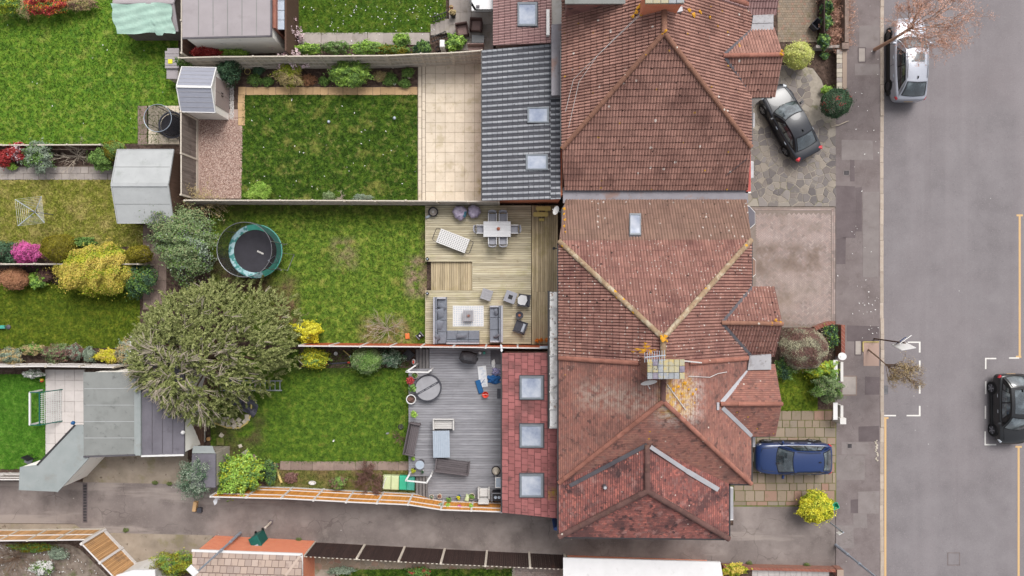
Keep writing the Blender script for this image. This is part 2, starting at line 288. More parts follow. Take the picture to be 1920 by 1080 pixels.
pm('tile_ext', [C(140, 74, 70)], 1.2, .9, .3, 40, pal=[C(104, 76, 73), C(160, 104, 96), C(140, 92, 86), C(194, 124, 110), C(122, 86, 82), C(174, 112, 102), C(132, 96, 91), C(154, 120, 113)], ov=[('n', .7, .5, .6, C(88, 64, 64), .8), ('n', 1.8, .58, .66, C(182, 136, 128), .6), ('n', 2.2, .57, .64, C(66, 52, 54), .85), ('n', 4, .6, .66, C(214, 128, 112), .6), ('s', 2.6, .09, .14, C(220, 210, 200))], bdist=.008)
pm('tile_pale', [C(206, 178, 164)], 1.4, .9, .3, 40, pal=[C(186, 168, 154), C(174, 156, 142), C(152, 140, 134), C(198, 180, 166), C(140, 128, 122)], ov=[('n', 2.4, .58, .7, C(150, 128, 118), .6), ('s', 3, .1, .15, C(84, 68, 60))], bdist=.008)
pm('ridge_brown', [C(138, 100, 84), C(160, 116, 96)], 2.2, .9, .4, 25, var=.1, ov=[('s', 3, .16, .25, C(216, 208, 196)), ('s', 2.6, .15, .14, C(206, 148, 40)), ('n', 5, .6, .72, C(110, 76, 64), .6)])
pm('ridge_lichen', [C(150, 126, 100), C(172, 146, 118)], 2.5, .9, .5, 20, var=.1, ov=[('n', 2.6, .5, .62, C(204, 192, 168), .8), ('s', 2.8, .22, .24, C(216, 160, 50)), ('n', 6, .58, .7, C(116, 92, 74), .7)])
pm('ridge_orange', [C(154, 102, 88), C(174, 120, 103)], 2.5, .9, .4, 25, var=.14, ov=[('n', 3, .56, .7, C(136, 86, 74), .7), ('s', 3, .14, .14, C(222, 206, 190))])
pm('ridge_dark', [C(96, 70, 66), C(118, 86, 80)], 2.5, .9, .4, 25, var=.15, ov=[('n', 3, .56, .7, C(140, 110, 92), .6), ('s', 3, .15, .2, C(200, 190, 178))])
pm('lichen_gold', [C(226, 164, 40), C(208, 150, 56)], 8, .95, .8, 30)
pm('lead', [C(132, 128, 134), C(150, 146, 152)], 1.6, .6, .15, 12, metal=.25, ov=[('n', 1.2, .54, .66, C(142, 108, 92), .7), ('n', 4, .62, .7, C(104, 98, 98), .6)])
pm('lead_pale', [C(180, 178, 182), C(198, 196, 200)], 2, .55, .15, 12, metal=.2, ov=[('n', 3, .58, .7, C(160, 156, 158), .6)])
pm('lead_dark', [C(86, 82, 88), C(108, 104, 108)], 2, .6, .15, 12, metal=.2)
pm('white_old', [C(255, 254, 252, 1.25), C(250, 246, 242, 1.2)], 1.6, .8, .3, 14, ov=[('n', 1.8, .5, .6, C(190, 184, 178), .5), ('n', 3.3, .6, .66, C(176, 126, 92), .7), ('n', 4.2, .58, .64, C(104, 98, 94), .7)])
pm('felt_grey', [C(134, 136, 133), C(150, 152, 149)], .9, .9, .2, 30, ov=[('n', .9, .56, .7, C(118, 120, 116), .7), ('n', 2.5, .6, .7, C(98, 98, 96), .6)])
pm('felt_blue', [C(148, 155, 154), C(164, 169, 168)], 1.1, .85, .2, 30, ov=[('n', .9, .58, .7, C(146, 142, 136), .6), ('n', 4, .64, .72, C(130, 136, 134), .5)])
pm('felt_dark', [C(108, 104, 112), C(126, 122, 130)], 1.1, .85, .2, 30, ov=[('n', 2, .6, .72, C(92, 88, 94), .5)])
pm('felt_shed', [C(178, 180, 180), C(190, 192, 192)], 1.4, .85, .15, 30, ov=[('n', 1.2, .58, .7, C(160, 164, 160), .6), ('n', 5, .66, .72, C(140, 140, 136), .5)])
pm('felt_mauve', [C(166, 158, 160), C(176, 168, 170)], 1.2, .85, .15, 30, ov=[('n', 1.5, .58, .7, C(154, 146, 148), .5)])
pm('roof_white', [C(232, 230, 230), C(240, 238, 238)], 2, .6, ov=[('n', 2, .6, .7, C(206, 204, 202), .5)])
pm('white_pvc', [C(236, 234, 232)], 4, .45, spec=.5)
pm('black_pvc', [C(52, 48, 50)], 4, .45, spec=.5)
pm('window_frame', [C(148, 154, 160), C(164, 170, 176)], 5, .4, metal=.5)
pm('glass_sky', [C(140, 152, 178), C(186, 194, 210), C(216, 220, 230)], 1.1, .06, spec=.8, coat=1, var=.1)  # blue-white gradient paints a sky reflection into the pane colour
pm('glass_dark', [C(38, 42, 46)], 2, .04, spec=.9, coat=1)
# walls
def brick(name, a, b_, mortar, sc=1.0):
    m = pm(name, [a, b_], 2, .9, var=.05); nt = m.node_tree; N = nt.nodes; L = nt.links
    br = N.new('ShaderNodeTexBrick'); br.inputs['Scale'].default_value = 1.0; br.inputs['Brick Width'].default_value = .225*sc; br.inputs['Row Height'].default_value = .075*sc
    br.inputs['Mortar Size'].default_value = .008; br.inputs['Color1'].default_value = a; br.inputs['Color2'].default_value = b_; br.inputs['Mortar'].default_value = mortar
    g = N.new('ShaderNodeNewGeometry'); s = N.new('ShaderNodeSeparateXYZ'); c = N.new('ShaderNodeCombineXYZ'); ad = N.new('ShaderNodeMath')
    L.new(g.outputs['Position'], s.inputs[0]); L.new(s.outputs[0], ad.inputs[0]); L.new(s.outputs[1], ad.inputs[1]); L.new(ad.outputs[0], c.inputs[0]); L.new(s.outputs[2], c.inputs[1]); L.new(c.outputs[0], br.inputs['Vector'])
    L.new(br.outputs[0], N['Principled BSDF'].inputs['Base Color'])
brick('brick_orange', C(246, 146, 104), C(234, 128, 92), C(230, 180, 154))
brick('brick_red', C(158, 96, 78), C(138, 82, 70), C(176, 156, 140))
pm('render_cream', [C(255, 250, 240, 1.2), C(255, 252, 244, 1.2)], 2, .9, .2, 60, ov=[('n', 2, .6, .7, C(200, 190, 174), .5)])
pm('render_white', [C(226, 222, 216), C(234, 230, 226)], 2, .9, .2, 60, ov=[('n', 1.5, .58, .7, C(200, 192, 180), .5)])
pm('red_render', [C(196, 100, 92)], 3, .9, ov=[('n', 3, .6, .7, C(170, 86, 80), .5)])
# timber
def wood(name, cols, var=.15, st=(1, 12, 12), sc=1.5, ov=()):
    pm(name, cols, sc, .85, .2, 8, var=var, stretch=st, ov=ov, bdist=.006)
wood('deck_h', [C(170, 157, 126), C(200, 189, 161), C(216, 205, 179)], .2, (.8, 14, 14), ov=[('n', .7, .56, .72, C(170, 162, 112), .6), ('n', .5, .58, .74, C(204, 178, 156), .6), ('n', 2, .64, .74, C(140, 124, 96), .5)])
wood('deck_v', [C(160, 144, 112), C(188, 170, 138), C(202, 184, 152)], .2, (14, .8, 14), ov=[('n', .7, .56, .72, C(150, 138, 86), .6), ('n', .5, .58, .74, C(190, 160, 134), .5)])
wood('deck_grey', [C(136, 135, 140), C(152, 151, 156), C(166, 165, 169)], .12, (.8, 10, 10), ov=[('n', .8, .58, .74, C(124, 122, 126), .6)])
wood('deck_grey_v', [C(126, 122, 120), C(146, 142, 142)], .09, (10, .8, 10))
wood('fence_orange', [C(222, 146, 62), C(238, 166, 80)], .16, (12, 12, .8), ov=[('n', 1.2, .6, .72, C(176, 100, 40), .6)])
wood('fence_red', [C(190, 92, 56), C(208, 112, 72)], .1, (12, 12, .8))
wood('fence_grey', [C(194, 184, 168), C(216, 206, 192)], .16, (12, 12, .8), ov=[('n', 1, .56, .7, C(120, 108, 96), .6)])
wood('fence_weathered', [C(120, 108, 102), C(146, 134, 126)], .16, (12, 12, .8), ov=[('n', 1.4, .56, .7, C(76, 66, 62), .6)])
wood('fence_dark', [C(56, 42, 40), C(70, 52, 48)], .14, (12, 12, .8), ov=[('n', 1.4, .6, .7, C(84, 54, 44), .5)])
wood('fence_tan', [C(196, 148, 98), C(214, 168, 118)], .22, (12, 12, .8), ov=[('n', 1.4, .56, .7, C(148, 118, 92), .6)])
wood('fence_brown', [C(92, 70, 58), C(112, 86, 72)], .16, (12, 12, .8))
pm('post', [C(208, 196, 180), C(222, 212, 198)], 6, .9, .2, 40, ov=[('n', 6, .6, .7, C(182, 170, 154), .5)])
pm('post_white', [C(226, 220, 216)], 6, .8, ov=[('n', 6, .6, .7, C(196, 188, 182), .4)])
pm('bark', [C(120, 98, 82), C(150, 124, 104)], 6, .95, .6, 25, ov=[('n', 4, .58, .7, C(90, 74, 62), .6)])
pm('bark_pink', [C(190, 150, 126), C(206, 166, 142)], 6, .95, .4, 25)
pm('bark_grey', [C(182, 168, 152), C(208, 194, 176)], 6, .95, .3, 25, var=.1)
pm('log', [C(222, 176, 120), C(204, 156, 100)], 20, .9)
# foliage: three tones each
def leafm(name, cols, var=.35):
    k = 1.3 if name in ('lf_green', 'lf_dark', 'lf_viburnum', 'lf_sage', 'lf_conifer', 'lf_lime', 'lf_grey') else 1.08
    cols = [tuple(min(.85, x*k) for x in c[:3])+(1,) for c in cols]
    pm(name, [cols[0]], 3, .6, var=var, pal=list(cols), spec=.25)
leafm('lf_green', [C(70, 104, 44), C(104, 138, 62), C(136, 164, 86), C(84, 120, 54)])
leafm('lf_dark', [C(40, 66, 48), C(62, 92, 66), C(88, 118, 84), C(50, 78, 54)])
leafm('lf_viburnum', [C(92, 112, 70), C(122, 144, 94), C(154, 172, 122), C(98, 120, 76), C(132, 120, 92)])
leafm('lf_yellow', [C(216, 206, 40), C(236, 228, 60), C(190, 184, 40), C(240, 236, 100)], .2)
leafm('lf_gold', [C(226, 196, 84), C(240, 216, 114), C(206, 186, 74), C(172, 172, 70), C(146, 154, 66)], .25)
leafm('lf_goldgreen', [C(170, 180, 40), C(120, 150, 40), C(206, 200, 56), C(90, 124, 40)])
leafm('lf_lime', [C(130, 170, 60), C(160, 196, 84), C(110, 150, 50), C(186, 206, 110)], .25)
leafm('lf_olive', [C(112, 104, 14), C(150, 138, 26), C(78, 76, 12), C(168, 156, 40)], .35)
leafm('lf_conifer', [C(106, 116, 62), C(132, 140, 80), C(162, 164, 108), C(114, 122, 66), C(150, 148, 102)], .3)
leafm('lf_red', [C(176, 50, 54), C(202, 76, 70), C(150, 40, 50), C(214, 106, 96)], .3)
leafm('lf_magenta', [C(226, 92, 168), C(240, 124, 190), C(206, 74, 150), C(210, 130, 176)], .2)
leafm('lf_rust', [C(176, 122, 88), C(196, 144, 108), C(150, 104, 78), C(164, 132, 90)], .2)
leafm('lf_straw', [C(196, 172, 124), C(214, 192, 144), C(170, 148, 104), C(164, 156, 92)], .2)
leafm('lf_varieg', [C(224, 220, 130), C(238, 234, 160), C(150, 172, 70), C(206, 206, 100)], .2)
leafm('lf_grey', [C(128, 122, 104), C(150, 146, 122), C(116, 104, 96), C(166, 166, 132), C(196, 190, 160)], .3)
leafm('lf_sage', [C(120, 136, 116), C(146, 160, 138), C(104, 118, 100), C(168, 176, 156)], .25)
leafm('lf_holly', [C(36, 62, 40), C(58, 90, 54), C(92, 122, 84), C(46, 72, 44)], .35)
leafm('lf_blossom', [C(236, 206, 212), C(246, 226, 230), C(226, 180, 192)], .1)
leafm('lf_white', [C(238, 236, 232), C(226, 224, 220)], .1)
leafm('lf_brown', [C(128, 92, 86), C(150, 114, 104), C(108, 78, 72), C(140, 110, 92)], .25)
leafm('lf_bud', [C(222, 170, 148), C(236, 190, 168), C(208, 150, 130)], .15)
leafm('lf_bud2', [C(180, 158, 112), C(196, 172, 128), C(160, 140, 96)], .15)
leafm('lf_orange', [C(226, 120, 40), C(236, 150, 60)], .1)
# furniture etc.
pm('cushion', [C(122, 126, 136), C(136, 140, 150)], 6, .95, .3, 60, var=.08, bdist=.006)
pm('sofa_frame', [C(190, 190, 196), C(178, 178, 186)], 6, .7)
pm('fabric_light', [C(190, 196, 208), C(206, 212, 222)], 6, .9, var=.05)
pm('fabric_dark', [C(70, 70, 78), C(86, 86, 94)], 8, .8, .3, 40, var=.08)
pm('fabric_purple', [C(136, 122, 150), C(176, 164, 186), C(204, 196, 212)], 4, .5, .8, 9, ov=[('n', 3, .6, .66, C(80, 70, 92), .8)], bdist=.05)
pm('fabric_teal', [C(70, 120, 140)], 4, .6)
pm('rug', [C(232, 230, 228)], 4, .95, ov=[('n', 14, .54, .6, C(206, 206, 208), .7)])
pm('table_white', [C(216, 216, 218), C(226, 226, 228)], 4, .5, var=.03)
pm('table_grey', [C(156, 154, 158), C(172, 170, 174)], 5, .6, var=.06)
pm('bench_brown', [C(92, 84, 86), C(112, 104, 106)], 5, .7, var=.14, stretch=(1, 8, 8))
pm('chair_grey', [C(158, 158, 166), C(172, 172, 180)], 8, .8, var=.05)
pm('chair_brown', [C(150, 124, 118), C(166, 138, 132)], 12, .8, .4, 60)
pm('chair_brown_dark', [C(84, 62, 58), C(98, 74, 70)], 12, .8, .4, 60)
pm('white_rattan', [C(206, 202, 198), C(220, 216, 212)], 16, .8, .4, 60)
pm('plastic_black', [C(44, 42, 46)], 5, .5)
pm('cover_black', [C(58, 56, 60), C(74, 72, 76)], 2, .6, .8, 6, bdist=.05)
pm('metal_grey', [C(150, 150, 154), C(166, 166, 170)], 5, .45, metal=.6)
pm('metal_light', [C(186, 198, 212), C(200, 210, 222)], 5, .4, metal=.3)
pm('tub_lid', [C(154, 153, 157), C(168, 167, 171)], 3, .6, var=.04, ov=[('n', 2, .6, .7, C(160, 158, 160), .5)])
pm('teal_plastic', [C(70, 166, 148), C(88, 182, 162)], 4, .5, ov=[('n', 3, .58, .66, C(160, 196, 196), .5)])
pm('teal_worn', [C(170, 210, 216), C(196, 226, 232)], 4, .5, ov=[('n', 3.4, .48, .56, C(50, 138, 132), .9)])
pm('green_box', [C(60, 186, 146), C(74, 198, 160)], 3, .5)
pm('green_pale', [C(206, 218, 166), C(216, 226, 180)], 3, .6, ov=[('n', 3, .6, .7, C(180, 196, 150), .5)])
pm('green_bin', [C(24, 92, 84), C(30, 108, 98)], 3, .4)
pm('tarp', [C(178, 212, 196), C(194, 224, 208)], 1.6, .6, .5, 4, bdist=.08)
pm('blue_cloth', [C(30, 84, 140), C(44, 104, 166)], 5, .85, .6, 12, bdist=.04)
pm('blue_plastic', [C(24, 92, 146)], 5, .5)
pm('red_plastic', [C(236, 84, 66)], 5, .4)
pm('print_cloth', [C(206, 190, 216), C(90, 110, 160)], 12, .85, ov=[('n', 14, .55, .6, C(60, 56, 90), .9)])
pm('terracotta', [C(176, 104, 78), C(190, 118, 92)], 5, .85)
pm('yellow_wood', [C(206, 184, 110), C(222, 202, 132)], 4, .85, var=.1, stretch=(2, 10, 10))
pm('cardboard', [C(216, 176, 128)], 5, .9)
pm('net', [C(44, 42, 44)], 5, .9, alpha=.62)
pm('goal_net', [C(226, 228, 226)], 5, .9)
pm('mat_black', [C(54, 52, 58), C(64, 62, 70)], 2, .7)
pm('liner', [C(66, 64, 76), C(96, 96, 110)], 2, .35, 1.0, 4, bdist=.08)
pm('stone', [C(196, 184, 166), C(216, 206, 190)], 4, .9, .5, 12, var=.12)
pm('shed_resin', [C(150, 152, 164), C(164, 166, 178)], 3, .7, var=.05, stretch=(1, 9, 9))
pm('shed_wall', [C(250, 244, 238, 1.15), C(255, 250, 244, 1.15)], 3, .8, var=.03)
pm('shed_door', [C(170, 154, 150), C(184, 168, 164)], 3, .8, var=.06, stretch=(1, 9, 9))
pm('yellow_label', [C(238, 232, 60)], 5, .6)
pm('blue_label', [C(60, 90, 150)], 5, .5)
pm('aluminium', [C(176, 180, 182), C(196, 200, 202)], 5, .4, metal=.5)
pm('lamp_grey', [C(160, 168, 180), C(176, 184, 196)], 5, .5, metal=.2)
pm('ball_a', [C(240, 200, 60)], 5, .5); pm('ball_b', [C(40, 140, 130)], 5, .5); pm('ball_c', [C(220, 90, 60)], 5, .5)
pm('bird_white', [C(236, 236, 240)], 5, .8)
pm('orange_brick', [C(230, 130, 70)], 5, .8)
pm('weed_green', [C(96, 112, 60), C(120, 132, 76)], 6, .8, var=.2)
# cars
def paint(name, c): pm(name, [c], 3, .3, spec=.5, coat=.7 if 'silver' in name else .45, metal=.25 if 'silver' in name else 0)
paint('car_silver', C(190, 193, 204)); paint('car_navy', C(30, 33, 42)); paint('car_blue', C(26, 52, 102)); paint('car_black', C(18, 19, 22))
pm('trim', [C(34, 34, 36)], 5, .5); pm('tyre', [C(36, 35, 36)], 5, .9); pm('rim', [C(176, 178, 184)], 5, .35, metal=.7); pm('rim_dark', [C(92, 92, 98)], 5, .35, metal=.7)
pm('tail_red', [C(214, 34, 50)], 5, .2, coat=1); pm('head_lamp', [C(222, 228, 236)], 5, .1, coat=1)
pm('car_glass', [C(34, 40, 46), C(66, 76, 82), C(134, 146, 152)], 1.5, .03, spec=.9, coat=1)  # pale tones paint the reflected sky into the glass colour
pm('cream_seat', [C(206, 204, 196)], 5, .8)

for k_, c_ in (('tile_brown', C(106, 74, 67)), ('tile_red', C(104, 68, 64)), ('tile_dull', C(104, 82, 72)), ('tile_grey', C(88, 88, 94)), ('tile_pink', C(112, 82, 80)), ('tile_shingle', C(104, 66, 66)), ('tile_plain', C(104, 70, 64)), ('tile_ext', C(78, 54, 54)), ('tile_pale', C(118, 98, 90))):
    pm(k_+'_dirt_shade', [c_], 5, .95, ov=[('n', 3, .58, .68, tuple(min(1, x*1.8) for x in c_[:3])+(1,), .6)])  # dark tile tone: painted shade at course steps and valleys, along with dirt
pm('rough_bed', [C(104, 92, 82), C(140, 126, 114), C(164, 150, 138)], 3, .95, .7, 22, ov=[('n', 2, .56, .66, C(98, 104, 58), .6), ('n', 5, .58, .66, C(96, 70, 60), .7)], bdist=.05)
pm('herring_base', [C(136, 122, 114), C(152, 138, 129)], 5, .95)
pm('lead_mid', [C(168, 166, 170), C(184, 182, 184)], 2, .6, .2, 12, ov=[('n', 2.5, .54, .64, C(140, 134, 134), .7), ('n', 5, .6, .68, C(120, 112, 106), .6)])
# ------------------------------------------------------------------ ground, road, pavement
tag(sheet('ground', [(-160, -160), (160, -160), (160, 160), (-160, 160)], -.13, 'soil', 'bare brown earth under the gardens', world_poly=True), kind='structure')
sheet('garden_earth', [(-330, -300), (1570, -300), (1570, 1400), (-330, 1400)], -.012, 'bed_soil', 'dark garden soil between lawns and fences', th=.1)
sheet('road', [(1640, -900), (1932, -900), (1932, 2000), (1640, 2000)], -.10, 'asphalt', 'grey asphalt road along the houses')
sheet('pavement', [(1566, -900), (1650, -900), (1650, 2000), (1566, 2000)], 0, 'pavement', 'patched tarmac pavement beside the kerb', th=.12)
sheet('pavement', [(1938, -900), (2100, -900), (2100, 2000), (1938, 2000)], 0, 'pavement', 'tarmac pavement on the far side of the road', th=.12)
ks = cboxmesh('kerb_stone', (.22, .905, .16), 'kerb', .015)
for nm, x, lab, y0, y1 in (('kerb', 1651.5, 'pale granite kerb between pavement and road', -60, 1160), ('kerb', 1934.5, 'pale kerb on the far side of the road', -60, 1160)):
    e = E(nm, lab, None, P(x, 540, -.13), kind='structure'); e['label'] = lab
    y = y0; i = 0
    while y < y1:
        drop = nm == 'kerb' and x < 1700 and (215 < y < 600 or 790 < y < 1030)
        inst('kerb_stone', ks, e, (random.uniform(-.012, .012), (540-y)/S, -.05 if drop else (0 if x < 1700 else 0)), (0, 0, random.uniform(-.008, .008))); y += 29.2
def patch(x0, y0, x1, y1, m, lab, z=.004): return sheet('pavement_patch', [(x0, y0), (x1, y0+random.uniform(-2, 2)), (x1+random.uniform(-2, 2), y1), (x0, y1)], z, m, lab, th=.003)
for i, a in enumerate([(1611, 48, 1650, 90, 'patch_light', 'light tarmac patch on pavement by the leaning street tree'), (1603, 119, 1648, 141, 'patch_light', 'light tarmac patch below the stone box cover near the silver car'),
        (1578, 262, 1636, 300, 'patch_light', 'light tarmac patch on pavement outside the crazy paved drive'), (1568, 348, 1603, 446, 'patch_dark', 'dark tarmac strip patch beside the block paved drive'), (1604, 352, 1616, 434, 'patch_dark', 'long narrow dark trench patch in pavement'),
        (1618, 360, 1649, 520, 'patch_light', 'long light patch of pavement along the kerb'), (1568, 447, 1586, 495, 'patch_dark', 'small dark patch at edge of block paved drive'), (1594, 300, 1602, 340, 'patch_dark', 'thin dark patch in pavement under the drive corner'),
        (1588, 610, 1648, 640, 'patch_dark', 'dark tarmac patch on pavement above the tree pit'), (1578, 828, 1628, 852, 'patch_light', 'light tarmac patch with a grey cover near blue car'), (1568, 853, 1622, 900, 'patch_light', 'wide light patch of pavement behind the blue car'),
        (1609, 922, 1649, 963, 'patch_light', 'light square pavement patch beside the green box'), (1595, 937, 1613, 962, 'patch_dark', 'brown small pavement patch by the green box'), (1600, 963, 1625, 990, 'patch_light', 'small light pavement patch beyond the yellow bush'), (1622, 706, 1649, 740, 'patch_dark', 'dark pavement patch next to the road drain'), (1568, 985, 1600, 1028, 'patch_light', 'light pavement patch at the foot of the lamp post'), (1610, 800, 1648, 828, 'patch_dark', 'dark stained pavement patch along kerb above blue car')]):
    patch(*a, z=.004+.0016*(i % 3))
def line(x0, y0, x1, y1, m, nm, lab):
    return sheet(nm, [(x0, y0), (x1, y0), (x1, y1), (x0, y1)], -.096, m, lab, th=.0038)
for x, y0, y1, lab in ((1912, 404, 669, 'single yellow line on far side of road above black car'), (1660, 784, 1200, 'single yellow line along near kerb'), (1910, 838, 1200, 'single yellow line on far side below black car')):
    e = E('yellow_line', lab, None, P(x, y0, -.096), kind='structure')
    mb = MB(); mb.prism(rect(x-2, y0, x+2, y1, -.096), -.099, -.096); mb.build('stripe', 'paint_yellow', e)
    mb = MB(); mb.prism(rect(x-6, y0-2, x+6, y0+1.5, -.096), -.0985, -.0955); mb.build('end_bar', 'paint_yellow', e)
    if y1 < 1000: mb = MB(); mb.prism(rect(x-7, y1-2, x+3, y1+2, -.096), -.0985, -.0955); mb.build('end_bar', 'paint_yellow', e)
for lab, segs in (('white dashed parking bay marking beside the near kerb', [(1702, 640.5, 1726, 643), (1723, 643, 1726, 661), (1723, 676, 1726, 696), (1723, 716, 1726, 738), (1723, 761, 1726, 780.5), (1700, 778, 1723, 780.5), (1656, 778, 1680, 780.5)]),
                  ('white dashed parking bay marking round the black car', [(1847, 671, 1868, 673.5), (1892, 670, 1911, 672.5), (1847, 673.5, 1849.5, 692), (1847, 715, 1849.5, 739), (1846.5, 761, 1849, 785), (1846, 809, 1848.5, 835), (1848.5, 832.5, 1868, 835)])):
    e = E('parking_bay_marking', lab, None, P(segs[0][0], segs[0][1], -.096), kind='structure')
    for s_ in segs: mb = MB(); mb.prism(rect(*s_, -.095), -.099, -.095); mb.build('dash', 'paint_white', e)
def grate(px, py, w, h, n, lab):
    e = E('drain_grate', lab, 'drain', P(px, py, -.1)); mb = MB(); mb.box((0, 0, 0), (w, h, .006)); mb.build('frame', 'iron', e, False)
    for i in range(n): mb = MB(); mb.box((0, -h/2+(i+.5)*h/n, .004), (w*.85, h/n*.45, .012)); mb.build('bar', 'metal_grey', e, False)
grate(1660, 731, .3, .5, 7, 'iron road drain grating at the kerb near parking bay')
def cover(px, py, w, h, m1, m2, lab, z=.0):
    e = E('access_cover', lab, 'cover', P(px, py, z)); mb = MB()
    for a, b, c, d in ((-w/2, 0, .05, h), (w/2, 0, .05, h), (0, -h/2, w, .05), (0, h/2, w, .05)): mb.box((a, b, 0), (c+.002, d+.002, .012))
    mb.build('frame', m1, e, False); mb = MB(); mb.box((0, 0, 0), (w-.07, h-.07, .01)); mb.build('lid', m2, e, False)
cover(1616, 103, .42, .85, 'patch_dark', 'slab_grey', 'stone access cover in pavement beside the street tree')
cover(1609, 652, .38, .85, 'patch_dark', 'slab_grey', 'stone access cover in pavement next to the tree pit')
cover(1592, 723, .85, 1.1, 'slab_brown', 'slab_grey', 'large concrete access cover in pavement by the white wall')
cover(1587, 324, .35, .3, 'patch_light', 'iron', 'small iron cover in pavement by crazy paving')
cover(1593, 836, .3, .3, 'patch_light', 'iron', 'small iron cover in pavement behind the blue car')
cover(1788, 1048, .7, .72, 'pavement', 'asphalt', 'square manhole cover in the middle of the road', -.1)
# alley, drives
sheet('alley', [(-330, 900), (330, 905), (480, 912), (780, 940), (940, 944), (1052, 960), (1052, 985), (1375, 985), (1375, 948), (1567, 950), (1567, 1062), (1360, 1056), (1056, 1041), (575, 1016), (345, 1003), (160, 998), (140, 982), (-330, 978)], .0, 'alley', 'tarmac alley behind the gardens')
sheet('concrete_apron', [(165, 846), (352, 846), (352, 908), (155, 904)], .006, 'concrete_apron', 'mossy concrete apron before the garages')
sheet('concrete_apron', [(-330, 979), (140, 983), (160, 997), (-330, 994)], .012, 'concrete_apron', 'mossy concrete strip along the tan fence')
sheet('concrete_apron', [(160, 998), (400, 1004), (385, 1036), (300, 1062), (222, 1064)], .01, 'concrete_apron', 'stained concrete yard beside the brick outbuilding')
e = E('drain_channel', 'slotted drain channel across the alley', 'drain', P(160, 940, .002))
mb = MB(); mb.prism(rect(155, 906, 164, 980), .0, .005); mb.build('bed', 'patch_dark', e)
for i in range(13): mb = MB(); mb.prism(rect(156.5, 909+i*5.4, 162.5, 913+i*5.4), .0, .011); mb.build('grating', 'iron', e)
sheet('driveway', [(1368, 388), (1567, 388), (1567, 614), (1368, 614)], .0, 'herring_base', 'red block paved driveway in herringbone')
def herring(x0, y0, x1, y1, z):
    a, b = P(x0, y1, z), P(x1, y0, z); v = []; f = []; t = []; w = .1; ca = math.cos(math.pi/4)
    n = int((b-a).length/w)+8
    for i in range(-n, n):
        for j in range(-n, n):
            # classic 2:1 herringbone: cell offset
            k = (i-j) % 4
            if k == 0: q = (i*w, j*w, 2*w, w)
            elif k == 3: q = (i*w, j*w, w, 2*w)
            else: continue
            cx, cy = q[0]+q[2]/2, q[1]+q[3]/2
            X = (a.x+b.x)/2+(cx-cy)*ca; Y = (a.y+b.y)/2+(cx+cy)*ca
            if not (a.x+.1 < X < b.x-.1 and a.y+.1 < Y < b.y-.1): continue
            g = .004; dx, dy = q[2]/2-g, q[3]/2-g; h = z+random.uniform(.008, .013); o = len(v)
            for sx, sy, zz in ((-1, -1, 0), (1, -1, 0), (1, 1, 0), (-1, 1, 0)):
                px, py = sx*dx, sy*dy; v.append((X+(px-py)*ca, Y+(px+py)*ca, h))
            f.append((o, o+1, o+2, o+3)); t.append(random.random())
    return np.array(v), np.array(f), t
drv = bpy.data.objects['driveway']
v, f, t = herring(1414, 398, 1559, 612, 0); npmesh('block_paving', v, f, 'herring', tint=t, parent=drv, kind='stuff')
bl = cboxmesh('edge_block', (.2, .1, .016), 'herring', .004)
for x in (1561, 1564.6):
    for i in range(32): inst('edge_block', bl, drv, P(x, 394+i*6.6, 0), (0, 0, math.pi/2))
for i in range(23): inst('edge_block', bl, drv, P(1418+i*6.5, 393, 0), (0, 0, 0))
# slabs in rows
def slabs(parent, x0, y0, x1, y1, nx, ny, z, mat, gap=.012, jit=.0, th=.03, off=0, name='paving_slab', skip=None):
    a, b = P(x0, y1, z), P(x1, y0, z); w, h = (b.x-a.x)/nx, (b.y-a.y)/ny
    me = cboxmesh(name, (1, 1, th), mat, .006); pl = parent.location
    for j in range(ny):
        for i in range(nx + (1 if off and j % 2 else 0)):
            ox = -off*w if off and j % 2 else 0; xa = max(a.x, a.x+i*w+ox); xb = min(b.x, a.x+(i+1)*w+ox)
            if xb-xa < .06 or (skip and skip(i, j)): continue
            inst(name, me, parent, ((xa+xb)/2-pl.x+random.uniform(-jit, jit), a.y+(j+.5)*h-pl.y+random.uniform(-jit, jit), z-pl.z-th+random.uniform(0, .004)), (random.uniform(-.006, .006), random.uniform(-.006, .006), random.uniform(-jit, jit)), (xb-xa-gap, h-gap, 1))
def paved(nm, lab, poly, z, base, args_list):
    o = sheet(nm, poly, z-.018, base, lab, th=.04)
    for a in args_list: slabs(o, *a[0], **a[1])
    return o
R4 = lambda a, b, c, d: [(a, b), (c, b), (c, d), (a, d)]
paved('patio', 'cream square slab patio behind the grey tiled extension', R4(783, 117, 908, 378), .05, 'joint', [((798, 119, 908, 378, 6, 14, .05, 'slab_cream'), {}), ((784, 122, 790.5, 378, 1, 13, .055, 'slab_cream'), {}), ((791.5, 122, 797.5, 378, 1, 15, .05, 'slab_cream'), {})])
paved('lawn_edging', 'row of buff edging slabs along the flower bed', R4(447, 163, 783, 178), .035, 'joint', [((447, 163, 783, 178, 24, 1, .035, 'slab_edge'), dict(jit=.012))])
paved('lawn_edging', 'short column of buff edging slabs beside the gravel', R4(446, 178, 459, 235), .035, 'joint', [((446, 178, 459, 235, 1, 4, .035, 'slab_edge'), dict(jit=.012))])
paved('path', 'grey flagstone path above the dry lawn', [(-330, 313), (216, 311), (216, 337), (-330, 339)], .03, 'joint', [((-330, 313, 216, 337, 38, 2, .03, 'slab_grey'), dict(jit=.01, off=.5))])
paved('path', 'grey slab path along lawn strewn with petals', R4(515, 61, 806, 84), .03, 'joint', [((515, 61, 806, 84, 10, 1, .03, 'slab_grey'), dict(jit=.015))])
paved('patio', 'grey slab terrace with brown armchairs', R4(842, -120, 925, 96), .28, 'joint', [((842, -120, 925, 94, 4, 9, .28, 'slab_grey'), dict(jit=.008))])
